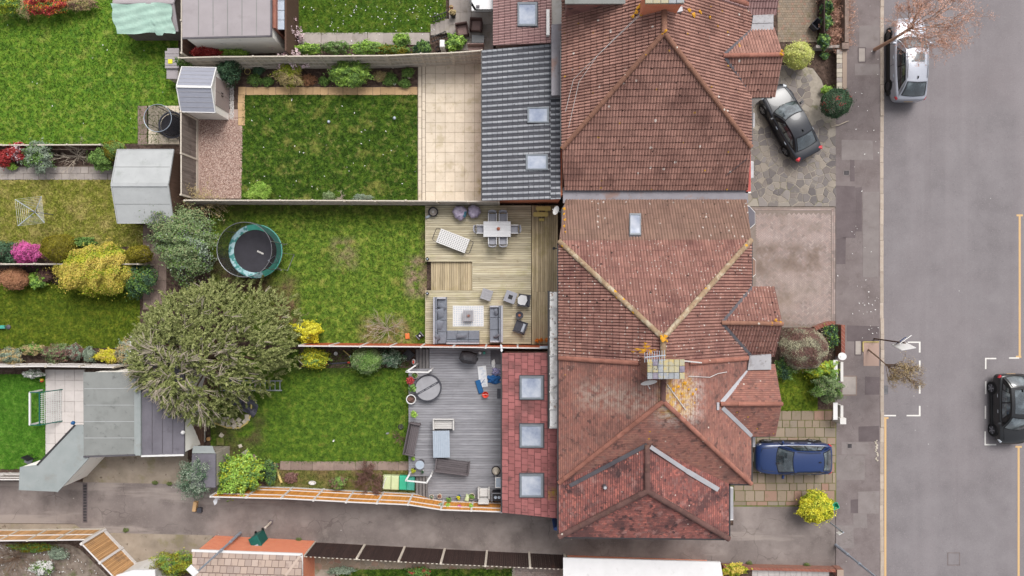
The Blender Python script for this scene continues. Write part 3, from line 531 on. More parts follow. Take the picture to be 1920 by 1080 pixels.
mb = MB(); mb.prism(rect(842, -118, 924, 94, .2), 0, .2); mb.build('terrace_wall', 'slab_grey', bpy.data.objects['patio.001'])
paved('path', 'slab stand under the small trampoline', R4(258, 198, 336, 272), .03, 'joint', [((258, 198, 276, 270, 1, 4, .03, 'slab_brown'), dict(jit=.01)), ((278, 198, 336, 270, 3, 4, .03, 'slab_cream'), dict(jit=.01))])
paved('path', 'brown slab path under the big viburnum', R4(268, 418, 312, 580), .03, 'joint', [((268, 418, 312, 580, 3, 9, .03, 'slab_brown'), dict(jit=.015))])
paved('patio', 'pale slab patio with the football goal', R4(84, 692, 160, 852), .03, 'joint', [((85, 693, 158, 852, 4, 8, .03, 'slab_pale'), dict(jit=.006))])
paved('path', 'cracked concrete slab strip along garden edge', R4(525, 865, 768, 882), .03, 'joint', [((525, 865, 768, 882, 12, 1, .03, 'slab_brown'), dict(jit=.02))])
paved('driveway', 'brown block paved front drive in corner of photo', R4(1458, -120, 1537, 80), .0, 'joint', [((1458, -60, 1537, 79, 17, 30, .006, 'slab_drive'), dict(off=.5, gap=.01, name='paving_block', th=.02))])
paved('path', 'small square slabs below the white roofed garage', R4(1360, 1064, 1580, 1160), .0, 'joint', [((1410, 1069, 1555, 1100, 14, 3, .01, 'slab_pale'), dict(jit=.004))])
# driveway of uneven slabs in courses
o = sheet('driveway', [(1368, 768), (1568, 768), (1568, 950), (1368, 950)], -.018+.02, 'joint_moss', 'mossy uneven slab driveway under the blue car', th=.03)
me = cboxmesh('paving_slab', (1, 1, .03), 'slab_drive', .008); y = 770; r = 0
while y < 946:
    hh = random.choice((14, 18, 20)); x = (1404 if y < 905 else 1380)+random.uniform(-8, 0)
    if y+hh > 948: hh = 948-y
    while x < 1564:
        ww = random.choice((14, 18, 20, 24)); xe = min(1567, x+ww)
        if xe-x > 5:
            c = P((x+xe)/2, y+hh/2, .02); inst('paving_slab', me, o, (c.x, c.y, -.004+random.uniform(0, .006)), (random.uniform(-.01, .01), random.uniform(-.01, .01), random.uniform(-.02, .02)), ((xe-x)/S-.035, hh/S-.035, 1))
        x = xe
    y += hh
# crazy paving from Voronoi cells
def clip(poly, n, d):
    out = []
    for i in range(len(poly)):
        a, b = poly[i], poly[(i+1) % len(poly)]; da, db = a[0]*n[0]+a[1]*n[1]-d, b[0]*n[0]+b[1]*n[1]-d
        if da <= 0: out.append(a)
        if (da < 0 < db) or (db < 0 < da): k = da/(da-db); out.append((a[0]+(b[0]-a[0])*k, a[1]+(b[1]-a[1])*k))
    return out
def crazy(parent, x0, y0, x1, y1, n, z, mat, gap=.02, inside=None, seed=3):
    rg = random.Random(seed); a, b = P(x0, y1, z), P(x1, y0, z); pts = []
    while len(pts) < n:
        c = max(((rg.uniform(a.x, b.x), rg.uniform(a.y, b.y)) for _ in range(5)), key=lambda q: min([9]+[(q[0]-p[0])**2+(q[1]-p[1])**2 for p in pts]))
        pts.append(c)
    pl = parent.location
    for i, p in enumerate(pts):
        if inside and not inside(*p): continue
        poly = [(a.x, a.y), (b.x, a.y), (b.x, b.y), (a.x, b.y)]
        for j, q in enumerate(pts):
            if i == j: continue
            nx, ny = q[0]-p[0], q[1]-p[1]; l = math.hypot(nx, ny)
            if l > 3: continue
            nx /= l; ny /= l; poly = clip(poly, (nx, ny), (p[0]+q[0])/2*nx+(p[1]+q[1])/2*ny-gap*rg.uniform(.3, 1))
            if len(poly) < 3: break
        if len(poly) < 3: continue
        mb = MB(); h = z+rg.uniform(0, .012); k = len(poly); cx, cy = sum(q[0] for q in poly)/k, sum(q[1] for q in poly)/k
        ins = [(cx+(q[0]-cx)*.95, cy+(q[1]-cy)*.95) for q in poly]
        mb.add([(q[0]-pl.x, q[1]-pl.y, z-.03-pl.z) for q in poly]+[(q[0]-pl.x, q[1]-pl.y, h-.006-pl.z) for q in poly]+[(q[0]-pl.x, q[1]-pl.y, h-pl.z) for q in ins],
               [(u, (u+1) % k, (u+1) % k+k, u+k) for u in range(k)]+[(u+k, (u+1) % k+k, (u+1) % k+2*k, u+2*k) for u in range(k)]+[tuple(range(2*k, 3*k))])
        mb.build('paving_stone', mat, parent, False)
o = sheet('driveway', [(1368, 122), (1567, 122), (1567, 387), (1368, 387)], 0, 'crazy_joint', 'grey crazy paved driveway under the dark saloon', th=.03)
crazy(o, 1400, 124, 1567, 387, 290, .012, 'crazy', .026, inside=lambda x, y: not ((x-P(1520, 0).x) > 0 and y > P(0, 228).y) and not (y > P(0, 170).y and (x-P(1504, 0).x)**2+(y-P(0, 172).y)**2 > (38/S)**2 and x > P(1504, 0).x))
o = sheet('path', [(575, 1040), (1080, 1040), (1080, 1100), (575, 1100)], -.004, 'crazy_joint', 'crazy paved path behind the dark brown fence', th=.03)
crazy(o, 585, 1040, 960, 1068, 90, .006, 'slab_drive', .012, seed=5)
slabs(o, 965, 1062, 1050, 1088, 18, 8, .012, 'slab_shr' if 'slab_shr' in MATS else 'herring', name='paving_block', gap=.015, off=.5, th=.02)
# gravel
def scatter(poly_px, n, z):
    w = [P(x, y, z) for x, y in poly_px]; xs = [p.x for p in w]; ys = [p.y for p in w]; out = np.zeros((0, 2))
    while len(out) < n:
        q = np.column_stack((RNG.uniform(min(xs), max(xs), n*2), RNG.uniform(min(ys), max(ys), n*2))); ins = np.zeros(len(q), bool); k = len(w)
        for i in range(k):
            a, b = w[i], w[(i+1) % k]
            if a.y == b.y: continue
            ins ^= ((a.y > q[:, 1]) != (b.y > q[:, 1])) & (q[:, 0] < (b.x-a.x)*(q[:, 1]-a.y)/(b.y-a.y)+a.x)
        out = np.vstack((out, q[ins]))
    return out[:n]
def pebbles(name, poly, n, z, mat, label, r0=.02, r1=.045):
    c = scatter(poly, n, z); r = RNG.uniform(r0, r1, n); a = RNG.uniform(0, 6.28, n); k = 5
    ang = a[:, None]+np.arange(k)[None]*2*math.pi/k; rr = r[:, None]*RNG.uniform(.75, 1.2, (n, k))
    low = np.stack((c[:, 0, None]+rr*np.cos(ang), c[:, 1, None]+rr*np.sin(ang), np.full((n, k), z)), 2)
    top = np.stack((c[:, 0], c[:, 1], z+r*.8), 1)[:, None]
    v = np.concatenate((low, top), 1).reshape(-1, 3); b = np.arange(n)*(k+1); i = np.arange(k)
    f = np.stack((b[:, None]+i, b[:, None]+(i+1) % k, np.repeat(b[:, None]+k, k, 1)), 2).reshape(-1, 3)
    tag(npmesh(name, v, f, mat, tint=np.repeat(RNG.random(n), k), kind='stuff'), label)
sheet('gravel_bed', [(372, 205), (456, 205), (453, 372), (372, 372)], .0, 'gravel', 'pinkish gravel bed in front of the resin shed', th=.02)
pebbles('gravel', [(374, 220), (446, 220), (447, 238), (456, 240), (453, 371), (374, 371)], 11000, .0, 'gravel', 'loose pink and brown gravel between fence and lawn')
pebbles('gravel', [(431, 160), (438, 160), (438, 224), (431, 224)], 500, .0, 'white_gravel', 'strip of white pebbles before the shed door')
# lawns with real blades
def blades(poly, n, z, mat, label, h=(.035, .08)):
    c = scatter(poly, n, z); a = RNG.uniform(0, 6.28, (n, 3)); hh = RNG.uniform(h[0], h[1], (n, 3)); wd = RNG.uniform(.012, .03, (n, 3)); ln = RNG.uniform(.02, .07, (n, 3))
    jt = np.where(RNG.random((n, 1)) < .3, .07, .02); ox = RNG.normal(0, 1, (n, 3))*jt; oy = RNG.normal(0, 1, (n, 3))*jt; x = c[:, 0, None]+ox; y = c[:, 1, None]+oy
    ca, sa = np.cos(a), np.sin(a)
    p0 = np.stack((x-sa*wd, y+ca*wd, np.full_like(x, z)), 2); p1 = np.stack((x+sa*wd, y-ca*wd, np.full_like(x, z)), 2); p2 = np.stack((x+ca*ln, y+sa*ln, z+hh), 2)
    v = np.stack((p0, p1, p2), 2).reshape(-1, 3); f = np.arange(n*9).reshape(-1, 3)
    tag(npmesh('grass', v, f, mat, tint=np.repeat(RNG.random(n), 3), kind='stuff'), label)
LAWNS = [('lawn_deep', [(455, 178), (783, 178), (783, 377), (452, 377)], 'dark green lawn inside the buff edging'),
  ('lawn_mixed', [(395, 384), (800, 384), (800, 646), (480, 646), (395, 560)], 'worn lawn with bare patches beside the timber deck'),
  ('lawn_mid', [(395, 655), (768, 655), (768, 868), (395, 868)], 'lawn beside the grey deck'),
  ('verge_grass', [(500, 880), (780, 882), (780, 926), (660, 921), (500, 912)], 'rough grass strip inside the orange fence'),
  ('lawn_vivid', [(-330, -120), (334, -120), (334, 268), (-330, 274)], 'long bright lawn in top corner garden'),
  ('lawn_dry', [(-330, 338), (268, 336), (268, 462), (-330, 464)], 'dry yellowish lawn with the rotary clothes line'),
  ('lawn_olive', [(-330, 520), (262, 540), (262, 610), (220, 652), (-330, 655)], 'olive lawn below the golden shrub'),
  ('lawn_bright', [(-330, 702), (86, 702), (86, 879), (-330, 879)], 'fresh green lawn in front of the goal'),
  ('lawn_vivid', [(512, -120), (836, -120), (836, 36), (806, 60), (512, 66)], 'lawn strewn with white petals'),
  ('lawn_olive', [(1455, 680), (1533, 680), (1533, 771), (1455, 771)], 'small front lawn beside the shrubs'),
  ('lawn_deep', [(640, 1068), (960, 1066), (960, 1160), (600, 1160)], 'lawn behind the dark brown fence')]
for m, poly, lab in LAWNS:
    sheet('lawn', poly, .012, m, lab, th=.03)
    ar = abs(sum(poly[i][0]*poly[(i+1) % len(poly)][1]-poly[(i+1) % len(poly)][0]*poly[i][1] for i in range(len(poly))))/2/S/S
    pv = [(min(max(x, -60), 1980), max(y, -60) if y < 600 else min(y, 1110)) for x, y in poly]
    blades(pv, int(min(ar, 90)*170), .012, m, 'short grass blades of the '+lab)
# fallen petals on the lawns
def petals(poly, n, label):
    c = scatter(poly, n, .05); a = RNG.uniform(0, 6.28, n); L_ = RNG.uniform(.025, .06, n); w = L_*.5
    d = np.stack((np.cos(a), np.sin(a)), 1); q = np.stack((-d[:, 1], d[:, 0]), 1)
    pts = [c+d*L_[:, None], c+q*w[:, None], c-d*L_[:, None], c-q*w[:, None]]
    v = np.stack([np.column_stack((p, RNG.uniform(.06, .085, n))) for p in pts], 1).reshape(-1, 3)
    tag(npmesh('petals', v, np.arange(n*4).reshape(-1, 4), 'lf_white', tint=RNG.random(n), kind='stuff'), label)
petals([(512, 0), (830, 0), (830, 60), (512, 64)], 110, 'white magnolia petals scattered on the lawn under the magnolia')
petals([(458, 182), (780, 182), (780, 372), (458, 372)], 42, 'white petals scattered on the dark green lawn')
petals([(10, 40), (330, 40), (330, 262), (10, 262)], 14, 'few white petals on the corner lawn')
petals([(560, 62), (800, 62), (800, 84), (560, 84)], 18, 'white petals on the grey slab path')
petals([(1605, 545), (1648, 545), (1648, 640), (1605, 640)], 18, 'pale litter specks on pavement above the tree pit')
petals([(1570, 20), (1648, 20), (1648, 600), (1570, 600)], 30, 'pale litter specks along the pavement')
sheet('flower_bed', [(-330, 1016), (128, 1020), (150, 1030), (212, 1090), (212, 1200), (-330, 1200)], .004, 'rough_bed', 'pale weedy earth in bottom corner garden', th=.02)
petals([(0, 1022), (120, 1022), (190, 1078), (0, 1078)], 90, 'white petals scattered in the bottom corner garden')
# ------------------------------------------------------------------ roofs and houses
TILE = {  # name: width, gauge, height profile across the width, lift of the lower edge, stagger
 'pan': (.30, .335, [(0, .0), (.1, .0), (.3, .04), (.5, .0), (.6, .0), (.8, .04), (1, .0)], .03, 0),
 'roll': (.30, .335, [(0, .0), (.12, .0), (.2, .04), (.42, .044), (.5, .0), (.58, .0), (.68, .04), (.92, .044), (1, .0)], .03, 0),
 'flat': (.37, .37, [(0, .0), (.07, .0), (1, .0)], .025, .5),
 'grey': (.30, .29, [(0, .0), (.12, .0), (.22, .05), (.5, .05), (.6, .0), (1, .0)], .03, 0),
 'plain': (.17, .115, [(0, .0), (1, .0)], .014, .5)}
DIRT_SHADE = {'pan': (0, 3), 'roll': (0, 4), 'flat': (0,), 'grey': (0, 4), 'plain': ()}; LAP = {'pan': .91, 'roll': .90, 'flat': .91, 'grey': .9, 'plain': .80}  # profile segments coloured dark for valley shade as well as dirt
def in_poly_convex(p, poly):                 # poly counter-clockwise (u, v)
    return all((poly[(i+1) % len(poly)][0]-poly[i][0])*(p[1]-poly[i][1])-(poly[(i+1) % len(poly)][1]-poly[i][1])*(p[0]-poly[i][0]) >= -1e-6 for i in range(len(poly)))
class Roof:
    """collects the tiles of one building: the highest 300 become pieces, the rest one joined part"""
    def __init__(s, root): s.root = root; s.full = []; s.rest = []; s.cache = {}
    def slope(s, name, pl, poly, kind, mat, deck_mat=None, th=.06, label=None):
        off = s.root.location; pts = [PX(x, y, pl) for x, y in poly]; n = pl[1]
        u = Vector((0, 0, 1)).cross(n).normalized(); v = n.cross(u)
        if v.z < 0: v = -v; u = -u
        o = min(pts, key=lambda p: p.z); uv = [((p-o).dot(u), (p-o).dot(v)) for p in pts]
        a = sum(uv[i][0]*uv[(i+1) % len(uv)][1]-uv[(i+1) % len(uv)][0]*uv[i][1] for i in range(len(uv)))
        if a < 0: uv = uv[::-1]; pts = pts[::-1]
        mb = MB(); k = len(pts); mb.add(pts+[p-n*th for p in pts], [tuple(range(k)), tuple(range(2*k-1, k-1, -1))]+[(i, i+k, (i+1) % k+k, (i+1) % k) for i in range(k)])
        deck = mb.build(name, deck_mat or mat, s.root)
        if label: deck['label'] = label
        w, g, prof, lift, stg = TILE[kind]; M = Matrix((u, v, n)).transposed()
        us = [q[0] for q in uv]; vs = [q[1] for q in uv]; cl = []
        for i in range(k):
            a_, b_ = uv[i], uv[(i+1) % k]; nx, ny = b_[1]-a_[1], -(b_[0]-a_[0]); l = math.hypot(nx, ny)
            if l > 1e-5: cl.append(((nx/l, ny/l), (a_[0]*nx+a_[1]*ny)/l))
        j = 0; vv = min(vs)
        while vv < max(vs):
            uu = min(us)-(w*stg if j % 2 else 0)
            while uu < max(us):
                t = random.random(); cs = [(uu, vv), (uu+w, vv), (uu+w, vv+g), (uu, vv+g)]
                ins = all(in_poly_convex(c, uv) for c in cs)
                if ins and kind != 'plain': s.full.append((kind, mat, o+u*uu+v*vv+n*.004, M, t, deck))
                else:
                    for q in range(len(prof)-1):
                        (f0, h0), (f1, h1) = prof[q], prof[q+1]; x0, x1 = uu+w*f0, uu+w*f1
                        pc = [(x0+.003*(q == 0), vv), (x1-.003*(q == len(prof)-2), vv), (x1-.003*(q == len(prof)-2), vv+g), (x0+.003*(q == 0), vv+g)]
                        for nn, d in cl:
                            if not ins: pc = clip(pc, nn, d)
                            if len(pc) < 3: break
                        if len(pc) < 3: continue
                        jl = lift*(.8+.4*t)
                        up3 = lambda x, y: o+u*x+v*y+n*(.004+.008*(t*7 % 1)+(h0+(h1-h0)*(x-x0)/(x1-x0))+jl*(1-(y-vv)/g))
                        dm = mat+'_dirt_shade'; lap = vv+g*(LAP[kind]+.08*(t-.5)); lo_ = clip(pc, (0, 1), lap); hi_ = clip(pc, (0, -1), -lap)
                        if len(lo_) > 2: s.rest.append(([up3(*c) for c in lo_], dm if q in DIRT_SHADE[kind] else mat, t))
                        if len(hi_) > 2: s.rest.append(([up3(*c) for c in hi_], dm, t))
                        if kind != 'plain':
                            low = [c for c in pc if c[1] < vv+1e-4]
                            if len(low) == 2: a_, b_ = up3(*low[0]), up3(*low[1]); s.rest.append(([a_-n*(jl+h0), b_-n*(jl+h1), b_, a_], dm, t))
                uu += w
            vv += g; j += 1
        return deck, pts
    def tile_mesh(s, kind, mat):
        if (kind, mat) not in s.cache:
            w, g, prof, lift, _ = TILE[kind]; mb = MB(); k = len(prof)
            lp = LAP[kind]; X = lambda f: f*w*.98+.003
            vs = [(X(f), 0, h+lift) for f, h in prof]+[(X(f), g*lp, h+lift*(1-lp)) for f, h in prof]+[(X(f), 0, 0) for f, h in prof]+[(X(f), g, h) for f, h in prof]
            for i in range(k-1): mb.add([vs[j] for j in (i, i+1, k+i+1, k+i)], [(0, 1, 2, 3)], 1 if i in DIRT_SHADE[kind] else 0)
            mb.add(vs, [(2*k+i, 2*k+i+1, i+1, i) for i in range(k-1)]+[(k+i, k+i+1, 3*k+i+1, 3*k+i) for i in range(k-1)], 1); s.cache[(kind, mat)] = mb.mesh('roof_tile', [mat, mat+'_dirt_shade'])
        return s.cache[(kind, mat)]
    def finish(s, limit=300):
        off = s.root.location; s.full.sort(key=lambda q: -q[2].z)
        for kind, mat, p, M, t, deck in s.full[:limit]:
            o = inst('roof_tile', s.tile_mesh(kind, mat), deck, p-off+M @ Vector((0, random.uniform(-.012, .008), .006*t))); o.rotation_euler = (M @ Matrix.Rotation(random.uniform(-.012, .012), 3, 'Z')).to_euler()
        for kind, mat, p, M, t, deck in s.full[limit:]:
            w, g, prof, lift, _ = TILE[kind]; p = p+M @ Vector((0, random.uniform(-.012, .008), .006*t)); F = lambda x, y, z: p+M @ Vector((x, y, z))
            for q in range(len(prof)-1):
                (f0, h0), (f1, h1) = prof[q], prof[q+1]; x0, x1 = f0*w+.003*(q == 0), f1*w-.003*(q == len(prof)-2)
                lp = LAP[kind]+.06*(t-.5); e_ = lift*(1-lp); dm = mat+'_dirt_shade'
                s.rest.append(([F(x0, 0, h0+lift), F(x1, 0, h1+lift), F(x1, g*lp, h1+e_), F(x0, g*lp, h0+e_)], dm if q in DIRT_SHADE[kind] else mat, t)); s.rest.append(([F(x0, g*lp, h0+e_), F(x1, g*lp, h1+e_), F(x1, g, h1), F(x0, g, h0)], dm, t)); s.rest.append(([F(x0, 0, 0), F(x1, 0, 0), F(x1, 0, h1+lift), F(x0, 0, h0+lift)], dm, t))
        mats = sorted({r[1] for r in s.rest})
        if mats:
            mb = MB()
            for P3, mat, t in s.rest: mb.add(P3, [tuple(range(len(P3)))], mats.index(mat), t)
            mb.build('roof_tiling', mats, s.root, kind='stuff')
def ridge(root, a, b, mat, r=.13, L=.42, lift=.05, name='ridge_tile', taper=.9):
    a, b = Vector(a), Vector(b); d = b-a; n = max(1, round(d.length/L)); l = d.length/n; key = (mat, round(l, 3), r)
    mb = MB(); k = 8; vs = []
    for x, q in ((0, r), (l*1.03, r*taper)):
        for i in range(k+1): th = math.pi*(i/k)*1.1-.05*math.pi; vs.append((x, q*math.cos(th), q*math.sin(th)*.8))
    mb.add(vs, [(i, i+1, k+2+i, k+1+i) for i in range(k)]+[tuple(range(k+1)), tuple(range(2*k+1, k, -1))]); me = mb.mesh(name, mat)
    R = d.to_track_quat('X', 'Z'); off = root.location
    for i in range(n):
        o = inst(name, me, root, a+d*(i/n)+Vector((0, 0, lift+random.uniform(0, .012)))-off); o.rotation_euler = (R @ Matrix.Rotation(random.uniform(-.02, .02), 4, 'Y').to_quaternion()).to_euler()
def strip(root, pts, w, mat, name, lift=.05, th=.015):
    mb = MB()
    for a, b in zip(pts, pts[1:]): mb.beam(Vector(a)+Vector((0, 0, lift)), Vector(b)+Vector((0, 0, lift)), w, th)
    return mb.build(name, mat, root)
def skylight(root, pl, x0, y0, x1, y1, pane='glass_sky', shift=0):
    off = root.location; n = pl[1]; c = [PX(x, y, pl) for x, y in ((x0, y1), (x1, y1), (x1, y0), (x0, y0))]; ctr = sum(c, Vector())/4
    f = lambda k, h: [ctr+(p-ctr)*k+n*h for p in c]
    mb = MB(); mb.hexa(f(1.1, .0), f(1.08, .06)); sk = mb.build('skylight', 'lead_dark', root)
    mb = MB(); o_, i_ = f(1.0, .14), f(.84, .14); ob, ib = f(1.02, .04), f(.84, .1)
    mb.add(o_+i_+ob+ib, [(i, (i+1) % 4, (i+1) % 4+4, i+4) for i in range(4)]+[(i+8, (i+1) % 4+8, (i+1) % 4, i) for i in range(4)]+[(i+4, (i+1) % 4+4, (i+1) % 4+12, i+12) for i in range(4)]); mb.build('frame', 'window_frame', sk)
    mb = MB(); mb.add(f(.85, .11), [(0, 1, 2, 3)]); mb.build('pane', pane, sk)
    return sk
def wallbox(root, name, x0, y0, x1, y1, z0, z1, mat):
    mb = MB(); mb.prism([(x0, y0), (x1, y0), (x1, y1), (x0, y1)], z0, z1); return mb.build(name, mat, root)
def window(root, x, y, z, w, h, face, mat='white_pvc'):      # face: +1 east, -1 west
    mb = MB()
    for a, b, c, d in ((-w/2, 0, .07, h), (w/2, 0, .07, h), (0, 0, .05, h)): mb.box((x+face*.02, y+a, z), (.08, c, d))
    for k in (0, h): mb.box((x+face*.021, y, z+k-.035), (.078, w+.07, .07))
    o = mb.build('window', mat, root); mb = MB(); mb.box((x+face*.005, y, z), (.03, w, h)); mb.build('pane', 'glass_dark', o)
    mb = MB(); mb.box((x+face*.05, y, z-.1), (.16, w+.2, .05)); mb.build('sill', mat, o)
ZE, ZR = 5.0, 8.0
# ---- semi-detached pair at the top of the picture
def bay(R, root, I, J, ne, se, east, kind, mat, rmat, ext_n=None):
    i3 = PX(*I, east); j3 = P(J[0], J[1], i3.z); s3 = P(se[0], se[1], ZE); n3 = P(ne[0], ne[1], ZE); k = 40
    ps = plane3(i3, j3, s3); pn = plane3(i3, j3, n3)
    R.slope('bay_roof_slope', ps, [I, J, se, (se[0]-k-6, se[1]), ], kind, mat)
    R.slope('bay_roof_slope', pn, [I, (ne[0]-k-4, ne[1]), ne, J], kind, mat)
    ridge(root, i3, j3, rmat, .115)
    x0, x1 = 11.5, min(j3.x, s3.x)-.22; ym, yM = s3.y+.22, n3.y-.22
    mb = MB(); a = [(x1, ym, 0), (x1, yM, 0), (x1, yM, ZE-.06), (x1, (ym+yM)/2, i3.z-.25), (x1, ym, ZE-.06)]
    mb.add(a+[(x0, q[1], q[2]) for q in a], [(0, 1, 2, 3, 4)]+[(i, i+5, (i+1) % 5+5, (i+1) % 5) for i in range(5)]); mb.build('bay_wall', 'render_cream', root)
    for z in (.7, 3.2): window(root, x1, (ym+yM)/2, z, 1.9, 1.25, 1)
    mb = MB(); mb.beam((x1+.1, s3.y, ZE-.03), (x0+.4, s3.y, ZE-.03), .1, .09); mb.build('gutter', 'black_pvc', root)
    return i3, j3
A1 = P(1245, 62, ZR); W1 = P(1054, 279, ZE); E1 = P(1408, 276, ZE); RN = Vector((A1.x, P(0, -170, ZR).y, ZR))
wp, ep, sp = plane3(W1, A1, RN), plane3(E1, A1, RN), plane3(A1, W1, E1)
party_y = P(0, 20, ZE).y
h0 = E('house', 'brown tiled semi house cut off by top edge', 'house', (W1.x+4, party_y+4, 0))
h1 = E('house', 'brown tiled hipped semi house with grey extension', 'house', (W1.x+4, party_y-5, 0))
def px_of(p): k = H*S/(H-p[2]); return (960+p[0]*k, 540-p[1]*k)
wall_w, wall_e = W1.x+.28, E1.x-.28
def pt(x, y, pl):                              # world x, y on a plane -> photo pixel
    a, n = pl; z = a.z-((x-a.x)*n.x+(y-a.y)*n.y)/n.z; return px_of((x, y, z))
WX, EX = W1.x, E1.x
R0, R1 = Roof(h0), Roof(h1)
yN = RN.y+4.5
R1.slope('roof_slope', wp, [pt(WX, W1.y, wp), px_of(A1), pt(A1.x, party_y, wp), pt(WX, party_y, wp)], 'roll', 'tile_brown')
R1.slope('roof_slope', ep, [pt(EX, party_y, ep), pt(A1.x, party_y, ep), px_of(A1), pt(EX, E1.y, ep)], 'roll', 'tile_brown')
R1.slope('roof_slope', sp, [px_of(A1), (1054, 279), (1058, 356), (1402, 356), (1408, 276)], 'pan', 'tile_brown')
R0.slope('roof_slope', wp, [pt(WX, party_y, wp), pt(A1.x, party_y, wp), px_of(RN), pt(WX, yN, wp)], 'roll', 'tile_brown')
R0.slope('roof_slope', ep, [pt(EX, yN, ep), px_of(RN), pt(A1.x, party_y, ep), pt(EX, party_y, ep)], 'roll', 'tile_pink')
npn = plane3(RN, Vector((WX, yN, ZE)), Vector((EX, yN, ZE)))
R0.slope('roof_slope', npn, [px_of(RN), pt(EX, yN, npn), pt(WX, yN, npn)], 'roll', 'tile_pink')
ridge(h1, W1, A1, 'ridge_brown', .125); ridge(h1, E1, A1, 'ridge_brown', .125); ridge(h1, A1, (A1.x, party_y, ZR), 'ridge_brown', .14)
ridge(h0, (A1.x, party_y, ZR), RN, 'ridge_brown', .14); ridge(h0, (EX, party_y+.25, ZE), (A1.x+.7, party_y+.25, ZR-.4), 'ridge_orange', .15)
bay(R1, h1, (1355, 105), (1468, 103), (1452, 52), (1453, 182), ep, 'pan', 'tile_brown', 'ridge_orange')
bay(R0, h0, (1355, -62), (1470, -62), (1455, -118), (1455, 28), ep, 'pan', 'tile_pink', 'ridge_orange')
mb = MB(); c = [P(1412, 29, 5.1), P(1450, 27, 5.1), P(1450, 56, 5.1), P(1408, 58, 5.1)]; mb.prism([q.xy for q in c], 4.98, 5.12); mb.beam(P(1411, 43, 5.13), P(1450, 42, 5.13), .05, .04); mb.build('lead_flat', 'lead_mid', h1)
strip(h1, [PX(1357, 107, ep), PX(1413, 182, ep)], .15, 'lead_dark', 'valley_flashing', .1); strip(h1, [PX(1357, 103, ep), PX(1408, 57, ep)], .13, 'lead_dark', 'valley_flashing', .1)
# walls
wallbox(h1, 'wall', wall_w, W1.y+.3, wall_e, party_y-.01, 0, 4.93, 'brick_red'); wallbox(h0, 'wall', wall_w, party_y, wall_e, yN-.3, 0, 4.93, 'render_cream')
mb = MB(); yg = 5.32; zg = 3.62; prof = [(yg, 0), (yg, zg), (W1.y+.29, 4.86), (W1.y+.29, 0)]
mb.add([(wall_w, a, b) for a, b in prof]+[(wall_e-.1, a, b) for a, b in prof], [(0, 1, 2, 3), (7, 6, 5, 4)]+[(i, i+4, (i+1) % 4+4, (i+1) % 4) for i in range(4)]); mb.build('side_wall', 'red_render', h1)
for y_ in (W1.y+1.4, W1.y+3.6): window(h1, wall_w, y_, 3.1, 1.3, 1.2, -1)
window(h1, wall_e, W1.y+1.0, 3.1, 1.4, 1.2, 1); window(h1, wall_e, W1.y+1.0, .8, 1.4, 1.3, 1)
def gutter(root, a, b, mat='black_pvc'):
    mb = MB(); mb.beam(a, b, .12, .09); mb.build('gutter', mat, root)
gutter(h1, (WX-.03, W1.y, ZE-.06), (WX-.03, party_y-1.2, ZE-.06)); gutter(h1, (EX+.05, E1.y, ZE-.06), (EX+.05, party_y-3.3, ZE-.06))
# oriel roofs and window heads poking out on the street side
def oriel(root, poly, z0, z1, top, rim, label=None):
    mb = MB(); q = [P(x, y, z1).xy for x, y in poly]; mb.prism(q, z0, z1); o = mb.build('oriel_window', 'white_pvc', root)
    mb = MB(); c = sum((Vector(p) for p in q), Vector((0, 0)))/len(q); mb.prism([c+(Vector(p)-c)*.93 for p in q], z1, z1+.02); mb.build('oriel_roof', top, o)
    if label: o['label'] = label
oriel(h1, [(1398, 300), (1413, 303), (1413, 333), (1398, 336)], 3.3, 3.5, 'lead_pale', 'white_pvc'); oriel(h1, [(1398, 205), (1415, 212), (1415, 238), (1398, 246)], 3.3, 3.5, 'lead_pale', 'white_pvc')
oriel(h1, [(1398, 281), (1408, 281), (1408, 362), (1398, 362)], 3.45, 3.6, 'red_render', 'white_pvc')
# chimney shared with the house above
def chimney(root, x0, y0, x1, y1, z0, z1, brick_m, slabs_m, nx, ny, pots=()):
    a, b = P(x0, y1, z1), P(x1, y0, z1); mb = MB(); mb.prism([(a.x, a.y), (b.x, a.y), (b.x, b.y), (a.x, b.y)], z0, z1-.12)
    ch = mb.build('chimney', brick_m, root); off = root.location
    for i in range(nx):
        for j in range(ny):
            w, h = (b.x-a.x+.1)/nx, (b.y-a.y+.1)/ny; mb = MB(); mb.box((a.x-.05+(i+.5)*w, a.y-.05+(j+.5)*h, z1-.12), (w-.015, h-.015, .12+random.uniform(-.02, .02)), ch=.01); mb.build('coping_block', random.choice(slabs_m), ch)
    for x, y in pots:
        c = P(x, y, z1+.2); mb = MB(); mb.lathe((c.x, c.y, z1), [(.14, 0), (.12, .3), (.15, .34), (.11, .34), (.1, .05)], 12); mb.build('chimney_pot', 'ridge_orange', ch)
    return ch
pm('cap_a', [C(178, 174, 160), C(196, 184, 140)], 5, .9, .4, 20, ov=[('n', 4, .54, .62, C(216, 184, 100), .6)])
pm('cap_b', [C(150, 154, 160), C(178, 180, 182)], 5, .9, .4, 20, ov=[('n', 5, .58, .66, C(206, 184, 110), .5)])
pm('cap_c', [C(132, 124, 140), C(160, 152, 164)], 5, .9, .4, 20); pm('cap_d', [C(226, 130, 104)], 5, .9, .3, 20)
chimney(h1, 1212, -20, 1281, 4, 6.5, 8.9, 'brick_orange', ['cap_a', 'cap_b', 'cap_a'], 5, 2)
mb = MB(); mb.prism([P(1205, 14, 8).xy, P(1245, 25, 8).xy, P(1283, 16, 8).xy, P(1282, 8, 8).xy, P(1208, 6, 8).xy], 7.2, 7.75); mb.build('chimney_flashing', 'lead_pale', h1)
